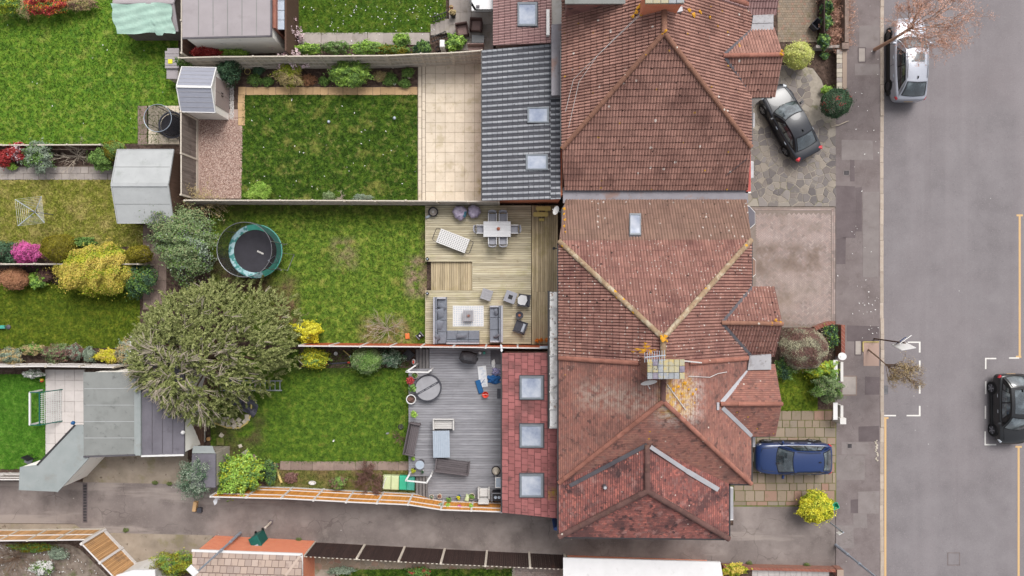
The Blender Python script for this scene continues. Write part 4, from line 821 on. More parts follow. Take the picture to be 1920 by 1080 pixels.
# tile-hung dormer of the house above
mb = MB(); a, b = P(1064, 9, 6.6), P(1170, -110, 6.6); mb.prism([(a.x, a.y), (b.x, a.y), (b.x, b.y), (a.x, b.y)], 4.6, 6.9); dm = mb.build('dormer', 'tile_ext', h0)
mb = MB(); mb.prism([(a.x-.15, a.y-.12), (b.x, a.y-.12), (b.x, b.y), (a.x-.15, b.y)], 6.9, 7.0); mb.build('dormer_roof', 'felt_grey', dm)
# aerial leads lying across the slope
def wire(root, pts, pl, r=.012, mat='white_pvc', lift=.09):
    mb = MB(); mb.tube([PX(x, y, pl)+Vector((0, 0, lift)) for x, y in pts], r, 4); mb.build('aerial_cable', mat, root)
wire(h1, [(1205, 22), (1150, 75), (1110, 115), (1075, 150), (1060, 210)], wp, .009); wire(h1, [(1206, 24), (1120, 105), (1085, 155), (1066, 240)], wp, .009)
pb = plane3(A1, W1, E1); wire(h1, [(1360, 330), (1300, 345), (1400, 298)][::2], pb, .015, 'lead_dark')
# golden lichen cushions
def lichen(root, spots, pl, lift=.05):
    for x, y, r in spots:
        c = PX(x, y, pl); q = r/S*.85; mb = MB(); k = 11
        rr = [q*random.uniform(.5, 1.25) for _ in range(k)]
        mb.add([c+Vector((rr[i]*math.cos(6.283*i/k), rr[i]*math.sin(6.283*i/k), 0)) for i in range(k)]+[c+Vector((0, 0, .05))], [(i, (i+1) % k, k) for i in range(k)])
        for i in range(k):           # keep it on the slope
            p = Vector(mb.v[i]); a, n = pl; mb.v[i] = (p.x, p.y, a.z-((p.x-a.x)*n.x+(p.y-a.y)*n.y)/n.z+lift)
        mb.v[k] = tuple(Vector(mb.v[k])+Vector((0, 0, lift))); mb.build('lichen', 'lichen_gold', root)
lichen(h1, [(1246, 60, 4), (1240, 66, 2), (1192, 25, 4), (1185, 33, 3), (1198, 15, 5), (1201, 30, 3)], wp, .16); lichen(h1, [(1300, 30, 5), (1312, 24, 4), (1292, 20, 4), (1330, 34, 3), (1345, 50, 2)], ep, .1)
lichen(h1, [(1463, 98, 3), (1462, 104, 4)], plane3(P(1355, 105, 6), P(1468, 103, 6), P(1400, 104, 6.0)+Vector((0, .5, 0))), .18)
# lead box gutter between the two houses
mb = MB(); a, b = P(1056, 375, 3.7), P(1404, 355, 3.7); mb.prism([(a.x, a.y-.15), (b.x, a.y-.15), (b.x, b.y+.12), (a.x, b.y+.12)], 3.45, 3.6); mb.build('box_gutter', 'lead', h1)
# rear extensions
p1 = plane3(P(905, 95, 2.5), P(905, 376, 2.5), P(1048, 230, 3.6))
x1 = Roof(E('extension', 'grey tiled rear extension with two roof windows', 'extension', P(980, 230, 0)))
x1.slope('roof_slope', p1, [(905, 94), (1033, 82), (1033, 179), (1033, 374), (905, 376)], 'grey', 'tile_grey'); x1.slope('roof_slope', p1, [(1033, 180), (1050, 180), (1051, 373), (1033, 374)], 'grey', 'tile_grey')
skylight(x1.root, p1, 990, 202, 1030, 231); skylight(x1.root, p1, 987, 290, 1028, 319); x1.finish()
a, b = P(909, 384, 0), P(1046, 100, 0); q = [(a.x+.1, a.y+.08), (b.x, a.y+.08), (b.x, P(0, 90, 2.6).y), (a.x+.1, P(0, 98, 2.6).y)]
mb = MB(); zz = [2.42, 3.45, 3.45, 2.42]; mb.hexa([(x, y, 0) for x, y in q], [(x, y, z) for (x, y), z in zip(q, zz)]); mb.build('wall', 'brick_orange', x1.root); gutter(x1.root, P(904, 95, 2.45), P(904, 376, 2.45), 'black_pvc')
mb = MB(); mb.prism([P(1034, 46, 4.2).xy, P(1057, 44, 4.2).xy, P(1058, 178, 4.2).xy, P(1034, 179, 4.2).xy], 3.7, 4.2); mb.build('flat_roof', 'lead', h1)
p0 = plane3(P(925, -60, 2.8), P(925, 85, 2.8), P(1033, 20, 3.8)); x0 = Roof(E('extension', 'pink pantiled rear extension with one large roof window', 'extension', P(980, 20, 0)))
x0.slope('roof_slope', p0, [(925, -120), (1034, -120), (1034, 80), (925, 85)], 'pan', 'tile_pink'); skylight(x0.root, p0, 972, 6, 1008, 50); x0.finish()
q = [P(930, 92, 0).xy, P(1046, 92, 0).xy, P(1046, -150, 0).xy, P(930, -150, 0).xy]; mb = MB(); mb.hexa([(x, y, 0) for x, y in q], [(x, y, z) for (x, y), z in zip(q, (2.62, 3.6, 3.6, 2.62))]); mb.build('wall', 'render_white', x0.root)
mb = MB(); mb.box(P(1027, 45, 3.8), (.16, 1.35, .25)); mb.build('vent_box', 'white_pvc', x0.root)
e = E('porch_roof', 'white flat porch roof with black gutter at terrace end', 'roof', P(905, 8, 0)); mb = MB(); mb.prism(rect(884, -60, 924, 19, 2.5), 2.3, 2.45); mb.build('roof', 'roof_white', e)
mb = MB(); mb.beam(P(882, -60, 2.4), P(882, 4, 2.4), .12, .1); mb.beam(P(882, 4, 2.4), P(892, 20, 2.4), .12, .1); mb.beam(P(892, 20, 2.4), P(924, 20, 2.4), .12, .1); mb.build('gutter', 'black_pvc', e)
mb = MB(); mb.box(P(896, 13, 2.44), (.18, .14, .06)); mb.build('roof_vent', 'lead_dark', e); mb = MB(); mb.prism(rect(890, -60, 921, 16, 0), 0, 2.3); mb.build('wall', 'render_white', e)
# ---- lower pair of houses
B2 = P(1243, 634, ZR); W2 = P(1048, 452, ZE); E2 = P(1408, 450, ZE); W3 = P(1050, 905, ZE); E3 = P(1409, 911, ZE)
WX2, EX2 = W2.x, E2.x; wp2 = plane3(W2, Vector((WX2, W3.y, ZE)), B2); ep2 = plane3(E2, Vector((EX2, E3.y, ZE)), B2); np2 = plane3(B2, W2, E2)
C3 = Vector((B2.x, P(0, 752, ZR).y, ZR)); W3 = Vector((WX2, W3.y, ZE)); E3 = Vector((EX2, W3.y-.05, ZE)); sp3 = plane3(C3, W3, E3)
py2 = P(0, 671, ZE).y
h2 = E('house', 'red tiled hipped semi house with timber deck behind', 'house', (WX2+4, py2+4, 0)); h3 = E('house', 'clay plain tiled semi house with added hipped side wing', 'house', (WX2+4, py2-4, 0))
R2, R3 = Roof(h2), Roof(h3)
R2.slope('roof_slope', np2, [px_of(B2), (1048, 452), (1408, 450)], 'pan', 'tile_red'); R2.slope('roof_slope', np2, [(1048, 452), (1060, 375), (1400, 375), (1408, 450)], 'pan', 'tile_dull', label='dull brown tiled lower part of the roof with one skylight')
R2.slope('roof_slope', wp2, [px_of(W2), px_of(B2), pt(B2.x, py2, wp2), pt(WX2, py2, wp2)], 'roll', 'tile_red'); R2.slope('roof_slope', ep2, [pt(EX2, py2, ep2), pt(B2.x, py2, ep2), px_of(B2), px_of(E2)], 'roll', 'tile_red')
R3.slope('roof_slope', wp2, [pt(WX2, py2, wp2), pt(B2.x, py2, wp2), px_of(C3), px_of(W3)], 'plain', 'tile_plain'); R3.slope('roof_slope', ep2, [px_of(E3), px_of(C3), pt(B2.x, py2, ep2), pt(EX2, py2, ep2)], 'plain', 'tile_plain')
R3.slope('roof_slope', sp3, [px_of(C3), px_of(W3), px_of(E3)], 'plain', 'tile_plain')
ridge(h2, W2, B2, 'ridge_lichen', .135); ridge(h2, E2, B2, 'ridge_lichen', .135); ridge(h2, B2, (B2.x, py2, ZR), 'ridge_lichen', .14)
ridge(h3, (B2.x, py2, ZR), C3, 'ridge_dark', .13); ridge(h3, W3, C3, 'ridge_orange', .12); ridge(h3, E3, C3, 'ridge_orange', .12)
zl = lambda x, pl: pl[0].z-((x-pl[0].x)*pl[1].x)/pl[1].z
pwa = Vector((WX2, py2, ZE)); pwb = pwa.lerp(Vector((B2.x, py2, ZR)), .78); ridge(h3, pwa, pwb, 'ridge_orange', .125, name='party_tile'); pea = Vector((EX2, py2, ZE)); peb = pea.lerp(Vector((B2.x, py2, ZR)), .72); ridge(h3, pea, peb, 'ridge_orange', .125, name='party_tile')
bay(R2, h2, (1352, 605), (1467, 607), (1452, 538), (1452, 668), ep2, 'pan', 'tile_red', 'ridge_brown'); bay(R3, h3, (1350, 757), (1466, 757), (1453, 683), (1454, 818), ep2, 'plain', 'tile_plain', 'ridge_orange')
strip(h2, [PX(1354, 603, ep2), PX(1410, 538, ep2)], .15, 'lead_dark', 'valley_flashing', .1); strip(h2, [PX(1354, 607, ep2), PX(1408, 668, ep2)], .15, 'lead_dark', 'valley_flashing', .1)
strip(h3, [PX(1352, 754, ep2), PX(1404, 693, ep2)], .2, 'lead_pale', 'valley_flashing', .08); strip(h3, [PX(1354, 764, ep2), PX(1409, 817, ep2)], .2, 'lead_pale', 'valley_flashing', .08)
mb = MB(); mb.beam(PX(1345, 754, ep2)+Vector((0, 0, .1)), PX(1345, 768, ep2)+Vector((0, 0, .1)), .12, .03); mb.build('valley_saddle', 'lead_pale', h3)
mb = MB(); mb.prism([P(1406, 667, 5.3).xy, P(1446, 664, 5.3).xy, P(1446, 693, 5.3).xy, P(1402, 694, 5.3).xy], 4.9, 5.3); mb.build('lead_flat', 'lead_mid', h3)
# added wing on the end house
D = PX(1213, 833, sp3); Ew = P(1213, 920, D.z); Ew.x = D.x; sw = Vector((WX2, P(0, 1006, ZE).y, ZE)); se = P(1366, 1013, ZE); se.y = sw.y-.1
pw_, pe_, ps_ = plane3(D, Ew, sw), plane3(D, Ew, se), plane3(Ew, sw, se)
R3.slope('wing_roof_slope', pw_, [px_of(D), px_of(Ew), px_of(sw), px_of(W3)], 'plain', 'tile_ext'); R3.slope('wing_roof_slope', pe_, [px_of(D), pt(se.x, W3.y-.05, pe_), px_of(se), px_of(Ew)], 'plain', 'tile_ext'); R3.slope('wing_roof_slope', ps_, [px_of(Ew), px_of(se), px_of(sw)], 'plain', 'tile_ext')
ridge(h3, D, Ew, 'ridge_dark', .14); ridge(h3, sw, Ew, 'ridge_dark', .15); ridge(h3, se, Ew, 'ridge_dark', .15)
up = Vector((0, 0, .02)); vl, vr = Vector((WX2+.55, W3.y-.2, ZE+.32)), PX(1345, 918, pe_)
strip(h3, [D+up, PX(1068, 910, pw_)], .2, 'lead_dark', 'valley_flashing', .08); strip(h3, [D+Vector((.15, -.1, 0)), PX(1287, 882, pe_)], .2, 'lead_pale', 'valley_flashing', .1); strip(h3, [PX(1287, 882, pe_), PX(1346, 917, pe_)], .24, 'lead_pale', 'valley_flashing', .1)
mb = MB(); c = PX(1133, 911, pw_); mb.cyl(c, .11, .28, 12); mb.build('vent_pipe', 'lead_dark', h3); mb = MB(); mb.cyl(c+Vector((0, 0, .28)), .07, .06, 12); mb.build('vent_cap', 'lead_pale', h3)
# walls
we2 = EX2-.28; ww2 = WX2+.28
wallbox(h2, 'wall', ww2, py2+.01, we2, W2.y-.3, 0, 4.93, 'render_cream'); wallbox(h3, 'wall', ww2, W3.y+.3, we2, py2, 0, 4.93, 'brick_red'); wallbox(h3, 'wing_wall', ww2, sw.y+.3, se.x-.28, W3.y+.29, 0, 4.93, 'brick_red')
mb = MB(); yg2 = 4.58; prof = [(yg2, 0), (yg2, 3.45), (W2.y-.29, 4.84), (W2.y-.29, 0)][::-1]
mb.add([(ww2+.2, a, b) for a, b in prof]+[(we2-.1, a, b) for a, b in prof], [(0, 1, 2, 3), (7, 6, 5, 4)]+[(i, i+4, (i+1) % 4+4, (i+1) % 4) for i in range(4)]); mb.build('side_wall', 'render_cream', h2)
for r_, y_ in ((h2, W2.y-1.6), (h2, W2.y-4.0), (h3, py2-1.6), (h3, py2-4.2)): window(r_, ww2, y_, 3.1, 1.4, 1.2, -1)
window(h2, ww2, W2.y-2.0, .35, 1.8, 2.05, -1); window(h3, we2, W3.y+1.2, 3.1, 1.4, 1.2, 1); window(h3, se.x-.28, sw.y+1.6, 3.0, 1.2, 1.2, 1)
for r_, a, b in ((h2, (WX2-.03, W2.y, ZE-.06), (WX2-.03, py2, ZE-.06)), (h3, (WX2-.03, py2, ZE-.06), (WX2-.03, sw.y, ZE-.06)), (h3, (WX2-.05, sw.y-.04, ZE-.06), (se.x+.05, se.y-.04, ZE-.06)), (h3, (se.x+.04, se.y, ZE-.06), (se.x+.04, E3.y, ZE-.06)), (h2, (EX2+.04, E2.y, ZE-.06), (EX2+.04, P(0, 538, ZE).y, ZE-.06)), (h3, (EX2+.04, P(0, 818, ZE).y, ZE-.06), (EX2+.04, E3.y, ZE-.06)), (h3, (EX2, E3.y-.04, ZE-.06), (se.x, E3.y-.04, ZE-.06))): gutter(r_, a, b)
oriel(h2, [(1398, 384), (1405, 386), (1416, 398), (1416, 420), (1405, 430), (1398, 432)], 3.2, 3.45, 'felt_dark', 'white_pvc', 'white edged oriel window with grey flat roof'); oriel(h2, [(1400, 480), (1411, 482), (1417, 488), (1417, 515), (1411, 520), (1400, 521)], 3.6, 3.8, 'tile_dull', 'white_pvc')
oriel(h3, [(1366, 913), (1375, 914), (1375, 975), (1366, 976)], 2.2, 2.35, 'lead_pale', 'white_pvc'); oriel(h3, [(1404, 818), (1416, 818), (1416, 838), (1404, 838)], 3.9, 4.0, 'lead_pale', 'white_pvc')
skylight(h2, np2, 1180, 403, 1201, 443)
chm = chimney(h3, 1216, 676, 1282, 709, 6.6, 9.2, 'brick_red', ['cap_a', 'cap_b', 'cap_a', 'cap_b', 'cap_a', 'cap_a', 'cap_b', 'cap_c'], 7, 3)
# aerial and dish on the chimney
e = E('tv_aerial', 'metal TV aerial fixed to the lichen covered chimney', 'aerial', P(1225, 690, 8.6)); mb = MB(); a = P(1225, 690, 9.0); b = P(1237, 668, 10.0); mb.tube([a, (a.x, a.y, 9.7), b], .02, 6); mb.build('mast', 'metal_grey', e)
c0, c1 = P(1209, 670, 10.0), P(1248, 666, 10.0); mb = MB(); mb.beam(c0, c1, .035, .035); mb.build('boom', 'metal_light', e)
for i in range(9): q = c0.lerp(c1, i/8.5); mb = MB(); mb.beam(q+Vector((0, .22, 0)), q-Vector((0, .22, 0)), .018, .018); mb.build('element', 'metal_light', e)
def dish(label, px, py, z, r, d):
    e = E('satellite_dish', label, 'satellite dish', P(px, py, z)); mb = MB(); Rm = Vector(d).to_track_quat('Z', 'Y').to_matrix()
    prof = [(0, 0), (r*.5, r*.06), (r*.85, r*.17), (r, r*.25)]; n = 16; vs = [Rm @ Vector((q*math.cos(6.283*i/n), q*math.sin(6.283*i/n), z_)) for q, z_ in prof for i in range(n)]
    mb.add(vs, [(k*n+i, k*n+(i+1) % n, (k+1)*n+(i+1) % n, (k+1)*n+i) for k in range(3) for i in range(n)]); mb.build('reflector', 'white_pvc', e, False)
    mb = MB(); mb.tube([Rm @ Vector((0, -r, .1)), Rm @ Vector((0, -r*.3, r*.9))], .02, 5); mb.build('feed_arm', 'white_pvc', e, False); mb = MB(); mb.tube([(0, 0, -.02), Vector((0, 0, 0))-Vector(d)*.35], .025, 6); mb.build('bracket', 'metal_grey', e, False)
dish('white satellite dish beside the lichen covered chimney', 1216, 714, 8.4, .38, (.1, -.75, .35)); dish('small white satellite dish on wall at deck corner', 1044, 395, 3.2, .25, (-.7, .2, .5))
wire(h2, [(1252, 672), (1310, 678)], ep2, .03, 'white_pvc', .5); wire(h3, [(1290, 705), (1330, 707), (1345, 700), (1362, 697)], ep2, .014); wire(h3, [(1250, 720), (1285, 768)], ep2, .02)
lichen(h2, [(1241, 636, 6), (1246, 630, 4), (1238, 630, 3), (1248, 638, 3)], np2, .2); lichen(h2, [(1213, 651, 6), (1205, 658, 8), (1218, 660, 6), (1195, 655, 5), (1187, 658, 4), (1226, 655, 4), (1210, 645, 4)], wp2, .05)
pb2 = plane3(P(1352, 605, 6.05), P(1467, 607, 6.05), P(1400, 600, 6.05)); lichen(h2, [(1462, 606, 4), (1455, 607, 4), (1446, 606, 4), (1438, 607, 3), (1420, 606, 2), (1453, 600, 3)], pb2, .13)
lichen(h3, [(1272, 725, 4), (1283, 718, 4), (1291, 730, 3), (1278, 738, 3), (1299, 738, 3), (1262, 731, 4), (1305, 730, 3)], ep2, .05); lichen(h2, [(1058, 392, 4), (1057, 401, 3), (1059, 412, 3), (1058, 424, 3), (1060, 435, 2)], np2, .06)
for r_ in (R0, R1, R2, R3): r_.finish()
# red tiled rear extension
p3 = plane3(P(942, 662, 2.5), P(942, 962, 2.5), P(1046, 800, 3.5)); x3 = Roof(E('extension', 'red tiled rear extension with three roof windows', 'extension', P(990, 815, 0)))
x3.slope('roof_slope', p3, [(942, 662), (1031, 661), (1031, 970), (942, 961)], 'flat', 'tile_shingle'); x3.slope('roof_slope', p3, [(1031, 803), (1047, 803), (1047, 972), (1031, 970)], 'flat', 'tile_shingle')
for y_ in (705, 795, 888): skylight(x3.root, p3, 976, y_, 1019, y_+43)
x3.finish(); q = [P(946, 658, 0).xy, P(1044, 658, 0).xy, P(1044, 932, 0).xy, P(946, 925, 0).xy]; mb = MB(); mb.hexa([(x, y, 0) for x, y in q], [(x, y, z) for (x, y), z in zip(q, (2.4, 3.3, 3.3, 2.4))]); mb.build('wall', 'render_cream', x3.root)
gutter(x3.root, P(941, 662, 2.45), P(941, 960, 2.45)); strip(x3.root, [PX(1046, 806, p3), PX(1046, 970, p3)], .1, 'black_pvc', 'gutter', -.02, .08)
# narrow painted roof over the rear windows
e = E('lean_to_roof', 'narrow peeling white lean to roof along rear wall', 'roof', P(1040, 670, 0)); ys = [546, 579, 632, 667, 701, 735, 768, 802]
for i in range(7):
    mb = MB(); mb.prism(rect(1031, ys[i]+1.2, 1049.5, ys[i+1]-1.2, 3.7), 3.6, 3.7+.012*(i % 3)); mb.build('roof_panel', 'white_old', e)
    mb = MB(); mb.prism(rect(1030, ys[i+1]-1.2, 1052, ys[i+1]+1.2, 3.74), 3.58, 3.76); mb.build('batten', 'white_pvc', e)
gutter(e, P(1029, 545, 3.58), P(1029, 803, 3.58)); mb = MB(); mb.prism(rect(1032, 548, 1046, 800, 3.55), 3.0, 3.55); mb.build('fascia', 'white_pvc', e)
# ------------------------------------------------------------------ fences
def fence(label, pts, z, panel, post='post', pitch=1.85, bw=.1, rails=2, side=1, cap=True, slat=True, gravel=True, rail_mat=None, posts=True, gap=.004, ph=.05, pw=.1, ends=None):
    a0 = P(*pts[0], 0); e = E('fence', label, 'fence', a0); pm_ = bpy.data.meshes.new('x') if False else None
    mbp = MB(); mbp.box((0, 0, 0), (pw, pw, z+ph), ch=.012); pme = mbp.mesh('fence_post', post); first = True
    for s0, s1 in zip(pts, pts[1:]):
        A, B = P(*s0, 0), P(*s1, 0); d = B-A; L = d.length; n = max(1, round(L/pitch)); d.normalize(); nrm = Vector((-d.y, d.x, 0))*side; ang = math.atan2(d.y, d.x)
        for i in range(n):
            p, q = A+d*(L*i/n), A+d*(L*(i+1)/n)
            if posts: inst('fence_post', pme, e, p-a0, (random.uniform(-.012, .012), random.uniform(-.012, .012), ang)); first = False
            l = (q-p).length-pw; c = (p+q)/2; z0 = .22 if gravel else .04; mb = MB(); k = max(1, int(l/bw)); w = l/k; dz = random.uniform(-.015, .015)
            for j in range(k):
                x = -l/2+(j+.5)*w; mb.box(c+d*x+nrm*(.006*(j % 2)+.0)-Vector((0, 0, -z0)), (w-gap, .016, z-z0-(.03 if cap else 0)+dz+(0 if cap else random.uniform(-.012, .012))), ang, 0, random.random())
            fp = mb.build('fence_panel', panel, e, kind='stuff')
            if ends:
                mb = MB()
                for j in range(0, k, 2): mb.box(c+d*(-l/2+(j+.5)*w)+nrm*-.03+Vector((0, 0, z+dz-.06)), (w-.01, .06, .045), ang)
                mb.build('board_ends', ends, fp, kind='stuff')
            if rails:
                for r_ in range(rails):
                    zz = z0+(z-z0)*(r_+.6)/rails*.95-.1; mb = MB(); mb.box(c+nrm*.035+Vector((0, 0, zz)), (l, .045, .05), ang); mb.build('rail', rail_mat or panel, fp)
            if gravel: mb = MB(); mb.box(c, (l, .05, .22), ang); mb.build('gravel_board', post, fp)
            if cap: mb = MB(); mb.box(c+Vector((0, 0, z-.03+dz)), (l+.06, .07, .03), ang, ch=.006); mb.build('capping', rail_mat or post, fp)
    if posts: inst('fence_post', pme, e, P(*pts[-1], 0)-a0, (0, 0, 0))
    return e
fence('grey panel fence behind the flower bed and patio', [(368, 131), (440, 129), (737, 127), (798, 124), (853, 122), (906, 118)], 2.0, 'fence_grey', rails=3, side=-1, rail_mat='post')
fence('low pale fence between dark lawn and worn lawn', [(374, 383), (660, 383.5), (936, 385)], 1.75, 'fence_grey', rails=2, side=-1, cap=True, rail_mat='post')
fence('red brown fence between the two decks', [(582, 643), (798, 644.5), (1028, 647)], 2.0, 'fence_red', 'post_white', rails=0, side=1, gravel=False)
fence('bright orange slatted fence along the alley', [(425, 911), (550, 914), (665, 920), (775, 925), (834, 934), (941, 938)], 2.0, 'fence_orange', 'post_white', bw=.075, rails=2, side=1, rail_mat='post_white', gap=.01)
fence('weathered dark fence beside the gravel bed', [(371, 226), (371, 374)], 1.95, 'fence_weathered', 'post', rails=0, side=-1, bw=.12)
fence('dark brown fence behind the mauve roofed outbuilding', [(372, -110), (372, 122)], 1.95, 'fence_brown', 'post', rails=2, side=-1, rail_mat='post')
fence('thin dark fence behind the red shrubs', [(-330, 281), (210, 279)], 1.1, 'fence_brown', 'post', rails=0, gravel=False)
fence('pale topped fence under the golden shrub', [(-330, 497), (288, 497)], 1.6, 'fence_weathered', 'post', rails=0)
fence('leaning weathered fence above the goal lawn', [(-330, 685), (120, 681), (242, 683)], 1.5, 'fence_weathered', 'post', rails=2, side=1, rail_mat='post_white')
fence('short weathered fence below the goal lawn', [(-330, 887), (78, 887)], 1.3, 'fence_weathered', 'post_white', rails=2, side=1, rail_mat='post_white')
fence('tan fence with white posts at alley corner', [(-330, 992), (40, 993), (196, 991)], 1.7, 'fence_tan', 'post', rails=1, side=1, rail_mat='post_white')
fence('slatted tan fence slanting beside the concrete yard', [(197, 993), (262, 1061)], 2.1, 'fence_tan', 'post_white', pitch=1.4, bw=.09, rails=0, side=-1, gravel=True, rail_mat='post_white', gap=.012, pw=.14)
fence('dark brown closeboard fence along the alley', [(590, 1017), (684, 1022), (834, 1030), (992, 1037), (1058, 1040)], 1.95, 'fence_dark', 'post', pitch=2.35, bw=.12, rails=0, side=1, cap=False, gravel=False, pw=.12, gap=.004, ends='post')
fence('dark timber fence by front block paving', [(1532, -60), (1532, 72)], .9, 'fence_dark', 'fence_dark', rails=0, gravel=False)
# ------------------------------------------------------------------ outbuildings
def flat_building(name, label, cat, roof_px, z, roof_m, wall_m, wall_in=.12, th=.12, edge=None, slope=None):
    e = E(name, label, cat, P(*roof_px[0], z).xy.to_3d()); q = [P(x, y, z) for x, y in roof_px]; c = sum(q, Vector())/len(q)
    mb = MB(); mb.prism([p.xy for p in q], z-th, z); mb.build('roof', roof_m, e)
    mb = MB(); mb.prism([(p+(c-p).normalized()*wall_in).xy for p in q], 0, z-th+.01); mb.build('wall', wall_m, e)
    if edge:
        for i, m in edge:
            a, b = q[i], q[(i+1) % len(q)]; mb = MB(); mb.beam(a+Vector((0, 0, .01)), b+Vector((0, 0, .01)), .09, .06); mb.build('roof_edge', m, e)
    return e
def felt_strips(e, x0, y0, x1, y1, n, z, mat, horiz=True):
    for i in range(1, n):
        mb = MB()
        if horiz: y_ = y0+(y1-y0)*i/n; mb.beam(P(x0, y_, z+.008), P(x1, y_+random.uniform(-1, 1), z+.008), .03, .008)
        else: x_ = x0+(x1-x0)*i/n; mb.beam(P(x_, y0, z+.008), P(x_, y1, z+.008), .03, .008)
        mb.build('roof_seam', mat, e)
e = flat_building('garage', 'flat grey felt roofed garage with raised side kerbs', 'garage', [(156, 698), (254, 698), (254, 853), (157, 856)], 2.6, 'felt_grey', 'render_cream', edge=[(1, 'felt_blue'), (2, 'lead_dark')]); felt_strips(e, 158, 698, 252, 852, 5, 2.6, 'felt_shed')
e = flat_building('garage', 'dark felt roofed garage under the big conifer', 'garage', [(257, 632), (345, 632), (345, 853), (265, 855)], 2.55, 'felt_dark', 'render_cream', edge=[(0, 'white_pvc'), (2, 'white_pvc')]); felt_strips(e, 266, 640, 343, 850, 4, 2.55, 'lead_dark', False)
mb = MB(); mb.prism(rect(254.5, 700, 264, 854, 2.66), 2.4, 2.68); mb.build('parapet', 'felt_blue', e); mb = MB(); mb.beam(P(246, 632, 2.5), P(268, 632, 2.5), .1, .1); mb.beam(P(246, 632, 2.5), P(246, 672, 2.5), .1, .1); mb.build('canopy_frame', 'white_pvc', e); mb = MB(); mb.prism(rect(247, 633, 257, 672, 2.5), 2.4, 2.46); mb.build('canopy_roof', 'felt_dark', e)
flat_building('garage', 'pale blue green felt roof of the angled garage', 'garage', [(141, 797), (156, 797), (166, 858), (107, 922), (35, 919), (37, 876), (70, 872)], 2.5, 'felt_blue', 'render_cream', edge=[(2, 'felt_blue'), (6, 'black_pvc')])
e = flat_building('outbuilding', 'mauve felt roofed outbuilding with cream wall', 'outbuilding', [(341, -110), (509, -110), (509, 68), (342, 72)], 2.7, 'felt_mauve', 'render_cream', edge=[(1, 'lead_dark'), (2, 'lead_dark')]); felt_strips(e, 345, -105, 508, 66, 6, 2.7, 'felt_grey', False)
e = E('lean_to', 'narrow glazed lean to beside the mauve roofed outbuilding', 'lean-to', P(527, 20, 0)); mb = MB(); mb.prism(rect(511, -100, 517, 52, 2.4), 0, 2.4); mb.build('board', 'ridge_orange', e)
for i in range(6): mb = MB(); mb.prism(rect(518, -52+i*18, 533, -35+i*18, 2.1), 2.02, 2.1); mb.build('glass_panel', 'metal_light', e)
mb = MB(); mb.prism(rect(534, -100, 537, 95, 2.1), 0, 2.1); mb.build('side', 'fence_brown', e)
def apex_shed(name, label, w, l, he, hr, loc, rot, roof_m, wall_m, ridge_m, over=.1, seams=0, seam_m=None, ridge_w=.1):   # ridge along local x
    e = E(name, label, 'shed', loc, rot); y, x = w/2, l/2; mb = MB()
    pr = [(-y, 0), (y, 0), (y, he), (0, hr), (-y, he)]; mb.add([(-x, a, b) for a, b in pr]+[(x, a, b) for a, b in pr], [(4, 3, 2, 1, 0), (5, 6, 7, 8, 9)]+[(i, (i+1) % 5, (i+1) % 5+5, i+5) for i in range(5)]); mb.build('wall', wall_m, e, False)
    sl = (hr-he)/y; xo = x+over
    for s_ in (1, -1):
        yo = (y+over)*s_; ze = he-sl*over; mb = MB(); lo = [(-xo, yo, ze+.02), (xo, yo, ze+.02), (xo, 0, hr+.02), (-xo, 0, hr+.02)]
        mb.hexa(lo, [(a, b, c+.05) for a, b, c in lo]); rp = mb.build('roof_panel', roof_m, e, False)
        for i in range(seams): k = (i+1)/(seams+1); mb = MB(); mb.beam((-xo, yo*(1-k), ze+(hr-ze)*k+.073), (xo, yo*(1-k), ze+(hr-ze)*k+.073), .02, .02); mb.build('roof_seam', seam_m or roof_m, rp, False)
        for xx in (-xo, xo): mb = MB(); mb.beam((xx, yo, ze+.05), (xx, 0, hr+.05), .05, .1); mb.build('barge_board', ridge_m, rp, False)
        mb = MB(); mb.beam((-xo, yo, ze+.05), (xo, yo, ze+.05), .04, .09); mb.build('eaves_board', ridge_m, rp, False)
    mb = MB(); mb.beam((-xo, 0, hr+.08), (xo, 0, hr+.08), ridge_w, .04); mb.build('ridge_cap', ridge_m, e, False)
    return e
c = P(392, 176, .0); e = apex_shed('resin_shed', 'grey blue resin garden shed with brown double doors', 2.35, 1.75, 1.85, 2.35, P(369, 166, 2.1).xy.to_3d(), -.02, 'shed_resin', 'shed_wall', 'white_pvc', .08, 4, 'table_grey', .13)
for s_ in (-1, 1): mb = MB(); mb.box((.875+.015, s_*.4, .05), (.03, .78, 1.7)); d_ = mb.build('door', 'shed_door', e, False); mb = MB(); mb.box((.92, s_*.08, .9), (.05, .03, .22)); mb.build('handle', 'plastic_black', d_, False)
mb = MB(); mb.box((.3, -1.185, 1.45), (.5, .03, .14)); mb.build('vent', 'shed_door', e, False)
e = apex_shed('garden_shed', 'pale grey felt roofed shed by the flagstone path', 3.9, 2.9, 1.9, 2.45, P(268, 348, 2.2).xy.to_3d(), 0, 'felt_shed', 'fence_brown', 'felt_shed', .1, 1, 'felt_grey', .2)
e = apex_shed('tarp_covered_shed', 'small shed half covered by pale green tarpaulin', 2.6, 3.2, 1.55, 2.0, P(272, 8, 1.9).xy.to_3d(), 0, 'felt_mauve', 'fence_weathered', 'felt_mauve', .08)
rs = np.random.default_rng(4); mb = MB(); c = e.location
def tarpf(u, v):
    x = -1.78+u*3.3; y = -.05-v*1.46; z = 2.0-.45*abs(y)/1.3+.15+.03*math.sin(u*17+v*5)+.02*math.sin(v*23+u*9); return (x+.06*math.sin(v*9), y-.05*math.sin(u*7)-(.14*v if .66 < u < .78 else 0), z)
mb.grid(tarpf, 40, 16); t_ = mb.build('tarpaulin', 'tarp', e, False, True); t_['label'] = 'pale green tarpaulin draped over shed roof'
